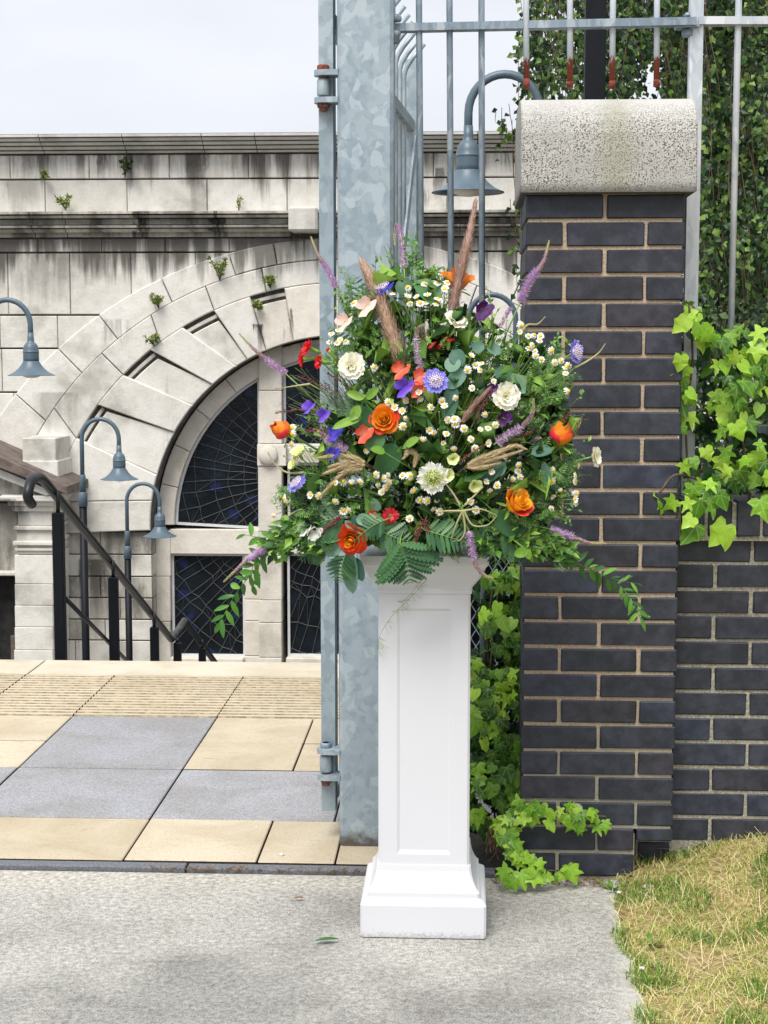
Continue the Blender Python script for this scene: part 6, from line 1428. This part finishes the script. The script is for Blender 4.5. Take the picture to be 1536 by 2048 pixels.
# dark red berry sprays
def berries(label, pts, wd, n, mat='berry', off=0.0, twigs=7):
    pth = smoothpath([F(x, y, off) for x, y in pts], 14); t = thing('berry_spray', pth[0], label, 'berries', 'sprays of dark red berries'); q, st = MB(), MB(); st.tube(pth, .0012, 4)
    for i in range(twigs):
        k = random.randrange(3, 13); e = pth[k] + (pth[min(13, k + 1)] - pth[k]).normalized() * ru(.01, .03) + rv() * wd; st.tube([pth[k], pth[k].lerp(e, .5) + rv() * .003, e], .0006, 3)
    for i in range(n):
        u = ru(.3, 1); k = min(int(u * 13), 12); p = pth[k].lerp(pth[k + 1], u * 13 - k) + rv() * wd * ru(.2, 1) * (1.15 - u * .7); r = ru(.0013, .0026)
        q.add([p + V((r, 0, 0)), p + V((0, r, 0)), p - V((r, 0, 0)), p - V((0, r, 0)), p + V((0, 0, r)), p - V((0, 0, r))], [(0, 1, 4), (1, 2, 4), (2, 3, 4), (3, 0, 4), (1, 0, 5), (2, 1, 5), (3, 2, 5), (0, 3, 5)], 0, None, True)
    o = obj('berries', q, mat, t); o['kind'] = 'stuff'; obj('stem', st, 'twig_brown', t); stem(t, pth[0], pth[1] - pth[0], .0012, 'stem_dark', .04); return t
for a in [('dark berry spray pointing left across the dark window', [(700, 800), (650, 775), (595, 752)], .016, 60, 'berry', .03), ('thin pink berry twig furthest left above the rosebud', [(640, 815), (590, 820), (550, 826)], .008, 34, 'berry', .02), ('dense red berry spray above the mauve spike', [(690, 880), (655, 862), (615, 862)], .013, 90, 'berry', -.01), ('berry spray in front of the post beside the cream flower', [(720, 800), (690, 770), (655, 745)], .016, 60, 'berry', .03), ('red berry spray above the lowest rose', [(630, 1085), (655, 1055), (680, 1035)], .013, 110, 'berry', -.02), ('drooping red berry spray above the plinth at left', [(850, 1040), (838, 1060), (828, 1095)], .012, 110, 'berry', -.05), ('drooping red berry spray above the plinth at right', [(838, 1030), (852, 1050), (858, 1070)], .012, 90, 'berry', -.05), ('brown berry spray beside the rosebud at the right', [(1080, 885), (1110, 855), (1140, 826)], .014, 80, 'berry_brown', .02), ('red berry twig pointing up right of the rosebud', [(1130, 890), (1148, 868), (1164, 834)], .006, 44, 'berry', -.01), ('dark berry spray over the straw seed heads', [(985, 905), (1025, 885), (1063, 862)], .014, 110, 'berry_brown', -.01), ('dark berry spray left of the right cream flower', [(945, 850), (962, 815), (985, 780)], .013, 100, 'berry', -.02), ('brown berries around the right plum sweet pea stem', [(900, 930), (930, 915), (965, 893)], .011, 70, 'berry_brown', -.03), ('brown berries left of the coral sweet pea', [(740, 905), (725, 880), (700, 855)], .013, 70, 'berry_brown', -.01), ('brown seed spray behind the red pinks', [(850, 750), (850, 700), (848, 665)], .016, 80, 'berry_brown', .02)]: berries(*a)

# ferns, eucalyptus and trailing stems
def pinna():
    q = MB(); n = 9; vs = []; fs = []
    for k in range(n):
        y = k / n; l = .135 * (math.sin(math.pi * (.18 + .80 * y)) ** .8); b = len(vs)
        for s in (-1, 1): vs += [(0, y, 0), (s * l, y + .08, .05 * l), (s * l * .8, y + .15, .03 * l), (0, y + .125, 0)]
        fs += [(b + 3, b + 2, b + 1, b), (b + 4, b + 5, b + 6, b + 7)]
    b = len(vs); vs += [(-.02, .9, 0), (.02, .9, 0), (0, 1.05, -.02)]; fs.append((b, b + 1, b + 2)); q.add(vs, fs, 0, None, True); return q
PIN = pinna().mesh('leaflet', 'fern_leaf')
def lance(w_=.17): 
    q = MB(); vs, fs = leaflet(1, w_, 6, .18, .35); q.add(vs, fs, 0, None, True); return q
def oval(w_): 
    q = MB(); n = 7; vs = []; fs = []
    for i in range(n + 1):
        t = i / n; ww = w_ * math.sqrt(max(0, 1 - (2 * t - 1) ** 2)) * (1.08 - .2 * t) + .006; z = -.14 * t * t
        vs += [(-ww, t, z + .16 * ww), (-ww * .5, t, z + .03 * ww), (0, t, z - .01), (ww * .5, t, z + .03 * ww), (ww, t, z + .16 * ww)]
    for i in range(n):
        for j in range(4): a = i * 5 + j; fs.append((a, a + 1, a + 6, a + 5))
    q.add(vs, fs, 0, None, True); return q
LAN = {m: lance().mesh('leaf', m) for m in ('ruscus_leaf', 'lime_leaf')}
OV = {(m, w_): oval(w_).mesh('leaf', m) for m in ('eucalyptus_leaf', 'lime_leaf', 'ruscus_leaf', 'fern_leaf') for w_ in (.26, .4)}
def fern(label, pts, wpx, n, off=0.0, droop=.25, face=None):
    pth = smoothpath([F(x, y, off) for x, y in pts], 24); t = thing('fern_frond', pth[0], label, 'fern', 'fern fronds'); q = MB(); q.tube(pth, [.0017 * (1 - .7 * i / 23) for i in range(24)], 5); obj('stem', q, 'stem_green', t)
    s = AY / FPX * wpx
    for i in range(n):
        u = .06 + .92 * i / (n - 1); k = min(int(u * 23), 22); p = pth[k].lerp(pth[k + 1], u * 23 - k); d = (pth[k + 1] - pth[k]).normalized(); f = V(face) if face else V((0, -1, .35)); sd_ = d.cross(f).normalized()
        l = s * (1 - u ** 1.4) * (.75 + .5 * min(1, u * 4)) + s * .06
        for g in (-1, 1): put('leaflet', PIN, t, frame(p, sd_ * g + d * .55 + V((0, 0, -droop * .4)) + rv() * .08, f + rv() * .22, l, l, l))
    stem(t, pth[0], pth[1] - pth[0], .0015, 'stem_green', .06); return t
fern('large bright fern frond hanging over the front of the plinth top', [(800, 1085), (812, 1120), (820, 1165)], 70, 11, -.07); fern('fern frond lying to the right over the plinth top', [(850, 1060), (900, 1075), (945, 1088)], 34, 11, -.05); fern('fern frond spreading left above the plinth', [(770, 1040), (740, 1055), (705, 1085)], 28, 11, -.03)
fern('dark fern frond hanging down beside the lowest rose', [(690, 1110), (682, 1140), (680, 1165)], 32, 9, -.02); fern('fern frond at the lower left in front of the window frame', [(690, 1035), (640, 1045), (570, 1085)], 50, 13, 0); fern('small fern frond below the white sweet peas', [(660, 1075), (625, 1095), (598, 1120)], 38, 10, .01)
fern('fern frond low on the right beside the plinth top', [(965, 1050), (985, 1090), (992, 1135)], 34, 11, 0); fern('fern frond drooping right over the pillar edge', [(1000, 1060), (1040, 1085), (1065, 1125)], 44, 11, 0); fern('feathery fern at the right over the bricks', [(1050, 965), (1100, 935), (1160, 905)], 44, 12, .03); fern('ferny frond above the white flower at the right', [(1060, 950), (1115, 960), (1165, 950)], 40, 12, .03)
fern('fern frond at the far left edge under the blue scabious', [(620, 985), (580, 985), (538, 1005)], 22, 11, .03); fern('upper left fern frond standing against the gate post', [(745, 650), (722, 605), (708, 550)], 42, 12, .05); fern('upper fern frond left of the pampas plume', [(740, 640), (730, 600), (738, 560)], 34, 11, .06); fern('fern frond behind the carnations at left', [(740, 690), (700, 670), (655, 650)], 36, 11, .06)
fern('dark fern deep in the middle of the flowers at left', [(720, 830), (680, 820), (625, 835)], 36, 12, .05); fern('fern in shade above the plinth on the right', [(880, 1040), (930, 1060), (985, 1080)], 32, 11, .02); fern('dark fern under the red flowers', [(760, 1060), (790, 1075), (830, 1085)], 36, 10, -.02)
def leafstem(label, leaves, mat, name='eucalyptus_stem', cat='eucalyptus', grp='leafy stems', off=-.01):
    x0_ = sum(l[0] for l in leaves) / len(leaves); y0_ = sum(l[1] for l in leaves) / len(leaves); hub = F(x0_, y0_, .05); t = thing(name, hub, label, cat, grp); q = MB(); a = ANC + (hub - ANC) * .12; q.tube(bez(a, a.lerp(hub, .5), hub, 6), .002, 5)
    for x, y, x2, y2, w_ in leaves:
        b, e = F(x, y, off), F(x2, y2, off - .012); l = (e - b).length; q.tube(bez(hub, hub.lerp(b, .5), b, 5), .0011, 4); sw = w_ * AY / FPX
        put('leaf', OV[(mat, .4)], t, frame(b, e - b, V((ru(-.5, .5), -1, ru(.1, .8))), sw / .4, l, l))
    obj('stem', q, 'stem_green', t); return t
leafstem('blue-green rounded leaves around the lowest rose', [(702, 1100, 700, 1192, 17), (714, 1115, 722, 1165, 12), (690, 1060, 648, 1112, 22), (757, 1022, 746, 998, 10), (738, 1040, 712, 1038, 12), (722, 1066, 757, 1046, 13), (715, 1062, 690, 1042, 8), (716, 1060, 708, 1030, 9)], 'eucalyptus_leaf')
leafstem('large blue-green leaves right of the lavender scabious', [(928, 738, 896, 776, 15), (908, 770, 892, 845, 15), (912, 715, 898, 742, 16), (945, 700, 968, 688, 12), (990, 740, 1026, 758, 15), (1012, 752, 1052, 785, 14), (905, 700, 925, 730, 15), (975, 690, 1002, 706, 12)], 'eucalyptus_leaf')
leafstem('blue-green leaves behind the straw seed heads', [(1004, 925, 965, 965, 14), (985, 950, 1010, 925, 14), (1062, 908, 1106, 895, 13), (1078, 922, 1096, 968, 14)], 'eucalyptus_leaf')
leafstem('broad dark leaves deep between the roses', [(790, 885, 760, 955, 24), (835, 560, 880, 605, 22), (820, 585, 795, 560, 18), (990, 1025, 1038, 1072, 20), (905, 1045, 880, 1095, 24), (760, 860, 735, 900, 22), (700, 815, 735, 855, 22), (742, 820, 725, 870, 22), (640, 1075, 690, 1065, 16)], 'fern_leaf', 'broad_leaf_stem', 'leaves')
leafstem('fresh lime leaves left of the middle rose', [(728, 797, 693, 784, 8), (732, 798, 756, 775, 8), (722, 838, 662, 853, 10), (705, 838, 718, 812, 11), (718, 826, 700, 838, 7)], 'lime_leaf', 'lime_leaf_stem', 'leaves', off=-.04)
leafstem('single lime leaves in the middle of the flowers', [(812, 893, 836, 874, 9), (770, 905, 742, 895, 9), (1055, 1100, 1030, 1110, 10), (1050, 1098, 1062, 1118, 8)], 'lime_leaf', 'lime_leaf_stem', 'leaves', off=-.045)
def trail(label, pts, n, size, off=0.0, mat='ruscus_leaf', w_=1.0, extra=()):
    pth = smoothpath([F(x, y, off) for x, y in pts], 30); t = thing('trailing_stem', pth[0], label, 'trailing leaves', 'trailing leafy stems'); q = MB(); q.tube(pth, [.0018 - .0012 * i / 29 for i in range(30)], 5)
    for i in range(n):
        u = .08 + .92 * i / (n - 1); k = min(int(u * 29), 28); p = pth[k].lerp(pth[k + 1], u * 29 - k); d = (pth[k + 1] - pth[k]).normalized(); s = 1 if i % 2 else -1; sd_ = d.cross(V((0, -1, .2))).normalized(); l = size * ru(.7, 1.15) * (1 - .2 * u)
        if i == n - 1: s = 0
        put('leaf', LAN[mat], t, frame(p, d * .8 + sd_ * s * ru(.5, 1.3) + rv() * .35, V((0, -1, .6)) + rv() * .5, l * w_, l, l))
    obj('stem', q, 'stem_dark', t); stem(t, pth[0], pth[1] - pth[0], .0018, 'stem_dark', .05)
trail('leafy stem trailing down left in front of the lower window', [(620, 1040), (560, 1085), (510, 1140), (470, 1190), (440, 1245)], 24, .058, .0, 'ruscus_leaf', .95)
trail('shorter leafy stem beside the left trailing one', [(640, 1060), (575, 1080), (530, 1100), (505, 1135), (505, 1170)], 14, .052, .02, 'ruscus_leaf', 1.0)
trail('leafy stem reaching left just under the white sweet peas', [(630, 1060), (580, 1060), (535, 1075), (490, 1070)], 9, .052, .02, 'ruscus_leaf', 1.0)
trail('leafy stem trailing down right across the brick pillar', [(1060, 1070), (1110, 1100), (1170, 1135), (1225, 1160), (1260, 1195), (1280, 1235)], 30, .048, .0, 'ruscus_leaf', .85)
trail('leafy stem branching right over the bricks', [(1060, 1075), (1110, 1090), (1150, 1110), (1200, 1150), (1275, 1168)], 17, .044, .02, 'ruscus_leaf', .85)
trail('upright leafy stem at the very top of the arrangement', [(820, 640), (822, 570), (826, 520), (820, 478)], 20, .038, .05, 'ruscus_leaf', .9)
trail('narrow leafy stem at the top pointing right', [(840, 640), (850, 580), (860, 545), (890, 560)], 20, .03, .06, 'ruscus_leaf', .7)
trail('leafy stem leaning right in front of the bricks', [(1020, 830), (1060, 780), (1095, 745), (1115, 690)], 26, .032, .05, 'ruscus_leaf', .9)
def wisp(label, pts, n, off):
    pth = smoothpath([P(x, y, 3.99) for x, y in pts], 26); t = thing('asparagus_wisp', pth[0], label, 'asparagus fern', 'thin asparagus wisps'); q, s2 = MB(), MB(); s2.tube(pth, .0006, 4)
    for i in range(n):
        k = random.choice([7, 8, 9, 10, 13, 14, 19, 20, 21, 22, 23, 24]); p = pth[k]; d = (pth[min(25, k + 1)] - pth[k]).normalized(); e = p + d * ru(.005, .03) + V((ru(.0, .03), ru(-.006, .006), ru(-.012, .012)))
        for j in range(7): b = p.lerp(e, j / 7); f = b + (e - p).normalized() * .006 + V((ru(-.004, .004), 0, ru(-.004, .004))); q.add([b, b + V((.0005, 0, .0005)), f], [(0, 1, 2)])
        q.add([p, p + V((.0004, 0, .0004)), e], [(0, 1, 2)])
    o = obj('needles', q, 'asparagus', t); o['kind'] = 'stuff'; obj('stem', s2, 'stem_dark', t)
wisp('long thin asparagus wisp hanging down the plinth front', [(870, 1140), (828, 1188), (790, 1225), (768, 1255), (757, 1280), (756, 1300)], 30, 0)
wisp('short asparagus wisp against the top of the plinth shaft', [(862, 1130), (835, 1170), (815, 1195), (800, 1205)], 18, 0)

# the green mass that fills the arrangement
fill = thing('greenery', ANC, 'mass of mixed green leaves filling the flower arrangement', 'greenery')
POLY = [(815, 510), (850, 540), (895, 590), (950, 640), (1010, 680), (1080, 700), (1125, 750), (1135, 830), (1145, 940), (1110, 1010), (1095, 1060), (1040, 1100), (980, 1105), (900, 1085), (840, 1090), (780, 1085), (720, 1095), (640, 1075), (590, 1030), (610, 980), (650, 930), (640, 870), (690, 830), (715, 780), (720, 700), (690, 640), (705, 590), (765, 570)]
def pickp():
    while True:
        x, y = ru(580, 1150), ru(500, 1130)
        if inpoly(x, y, POLY) and rnd() < 1.12 - .75 * max(0, (760 - y) / 260): return x, y
lf, ft, dk, st = MB(), MB(), MB(), MB()
for i in range(1600):
    x, y = pickp(); p = F(x, y, ru(.01, .16) if y > 700 else ru(.0, .1)); o = (p - ANC).normalized(); l = ru(.012, .036); simple_leaf(lf, p, o * .6 + rv(), V((0, -1, .8)) + rv() * .8, l, l * ru(.2, .34))
for i in range(190):
    x, y = pickp(); p = F(x, y, ru(-.015, .07)); l = ru(.03, .052); o = (p - ANC).normalized(); vs, fs = leaflet(l, l * ru(.15, .3), 4, .2, .3); lf.add([frame(p, o * .5 + rv(), V((0, -1, .9)) + rv() * .6) @ V(v) for v in vs], fs, 0, None, True)
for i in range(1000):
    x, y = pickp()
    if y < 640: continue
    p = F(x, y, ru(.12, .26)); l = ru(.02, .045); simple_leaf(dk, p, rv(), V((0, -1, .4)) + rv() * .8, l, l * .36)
for cx, cy, r, n in ((1095, 770, 45, 420), (1060, 820, 45, 300), (1100, 930, 46, 340), (1060, 1010, 50, 300), (575, 990, 28, 140), (690, 575, 30, 80), (735, 590, 28, 60), (680, 720, 30, 160), (840, 560, 40, 100), (880, 720, 40, 160), (650, 960, 40, 200), (1000, 1060, 45, 200), (900, 1075, 40, 160), (620, 1040, 40, 240), (1090, 1090, 30, 120), (760, 690, 40, 200), (980, 720, 40, 200), (840, 900, 80, 300), (720, 1000, 60, 260)):
    for i in range(n // 9):
        a, u = ru(0, 6.28), math.sqrt(rnd()); x, y = cx + math.cos(a) * u * r, cy + math.sin(a) * u * r; p = F(x, y, ru(-.02, .06)); d = ((p - ANC).normalized() + rv() * .7).normalized(); s = d.cross(V((0, -1, .3)) + rv() * .4).normalized()
        for k in range(5):
            b = p + d * .006 * k
            for g in (-1, 1): l = .013 * (1 - k * .14); simple_leaf(ft, b, d * .8 + s * g, V((0, -1, .5)) + rv() * .4, l, l * .17)
        st.tube([p - d * .02, p + d * .03], .0005, 3, 0, False)
for i in range(520):
    x, y = pickp(); p = F(x, y, ru(-.01, .1)); a = ANC + (p - ANC) * ru(.2, .6) + rv() * .02; st.tube(bez(a, a.lerp(p, .5) + rv() * .02, p, 5), ru(.0005, .0011), 3, 0, False)
for i in range(60):
    x, y = ru(575, 700), ru(735, 830); p = F(x, y, .04); a = F(740 + ru(-20, 20), 860 + ru(-20, 20), .08); st.tube(bez(a, a.lerp(p, .5) + rv() * .01, p, 5), .0006, 3, 0, False)
for cx, cy, r, n in ((600, 1060, 45, 130), (560, 1095, 32, 60), (640, 1090, 30, 60), (1080, 1085, 40, 110), (1120, 1110, 30, 50), (1010, 1080, 40, 80), (960, 1090, 30, 40)):
    for i in range(n):
        a, u = ru(0, 6.28), math.sqrt(rnd()); p = F(cx + math.cos(a) * u * r, cy + math.sin(a) * u * r * .7, ru(-.02, .07)); l = ru(.018, .04); simple_leaf(lf, p, (p - ANC).normalized() + rv() * .8, V((0, -1, .8)) + rv() * .7, l, l * ru(.16, .3))
for i in range(150):
    k = random.randrange(len(POLY)); a_, b_ = POLY[k], POLY[(k + 1) % len(POLY)]; t_ = rnd(); x, y = a_[0] + (b_[0] - a_[0]) * t_, a_[1] + (b_[1] - a_[1]) * t_
    if y > 1060 and 680 < x < 1010: continue
    p = F(x, y, .03); d = V((x - 850, 0, -(y - 930))).normalized() + V((ru(-.5, .5), ru(-.3, .2), ru(-.3, .5))); e = p + d.normalized() * ru(.025, .075); pth = bez(p - d * .03, p.lerp(e, .5) + rv() * .008, e, 7); st.tube(pth, .0007, 3, 0, False)
    kind = rnd()
    for j in range(random.randrange(4, 9)):
        u = ru(.2, 1); q0 = pth[min(6, int(u * 6 + .5))]; l = ru(.008, .02) if kind < .7 else ru(.004, .008); simple_leaf(lf if kind < .5 else ft, q0, d.normalized() * .7 + rv(), V((0, -1, .7)) + rv() * .6, l, l * ru(.16, .32))
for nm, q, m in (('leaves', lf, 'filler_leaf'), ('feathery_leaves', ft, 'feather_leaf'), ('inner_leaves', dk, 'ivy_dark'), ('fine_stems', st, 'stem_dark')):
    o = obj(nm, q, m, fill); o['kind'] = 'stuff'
leaf_count = len(bpy.data.objects)
print('objects', leaf_count)
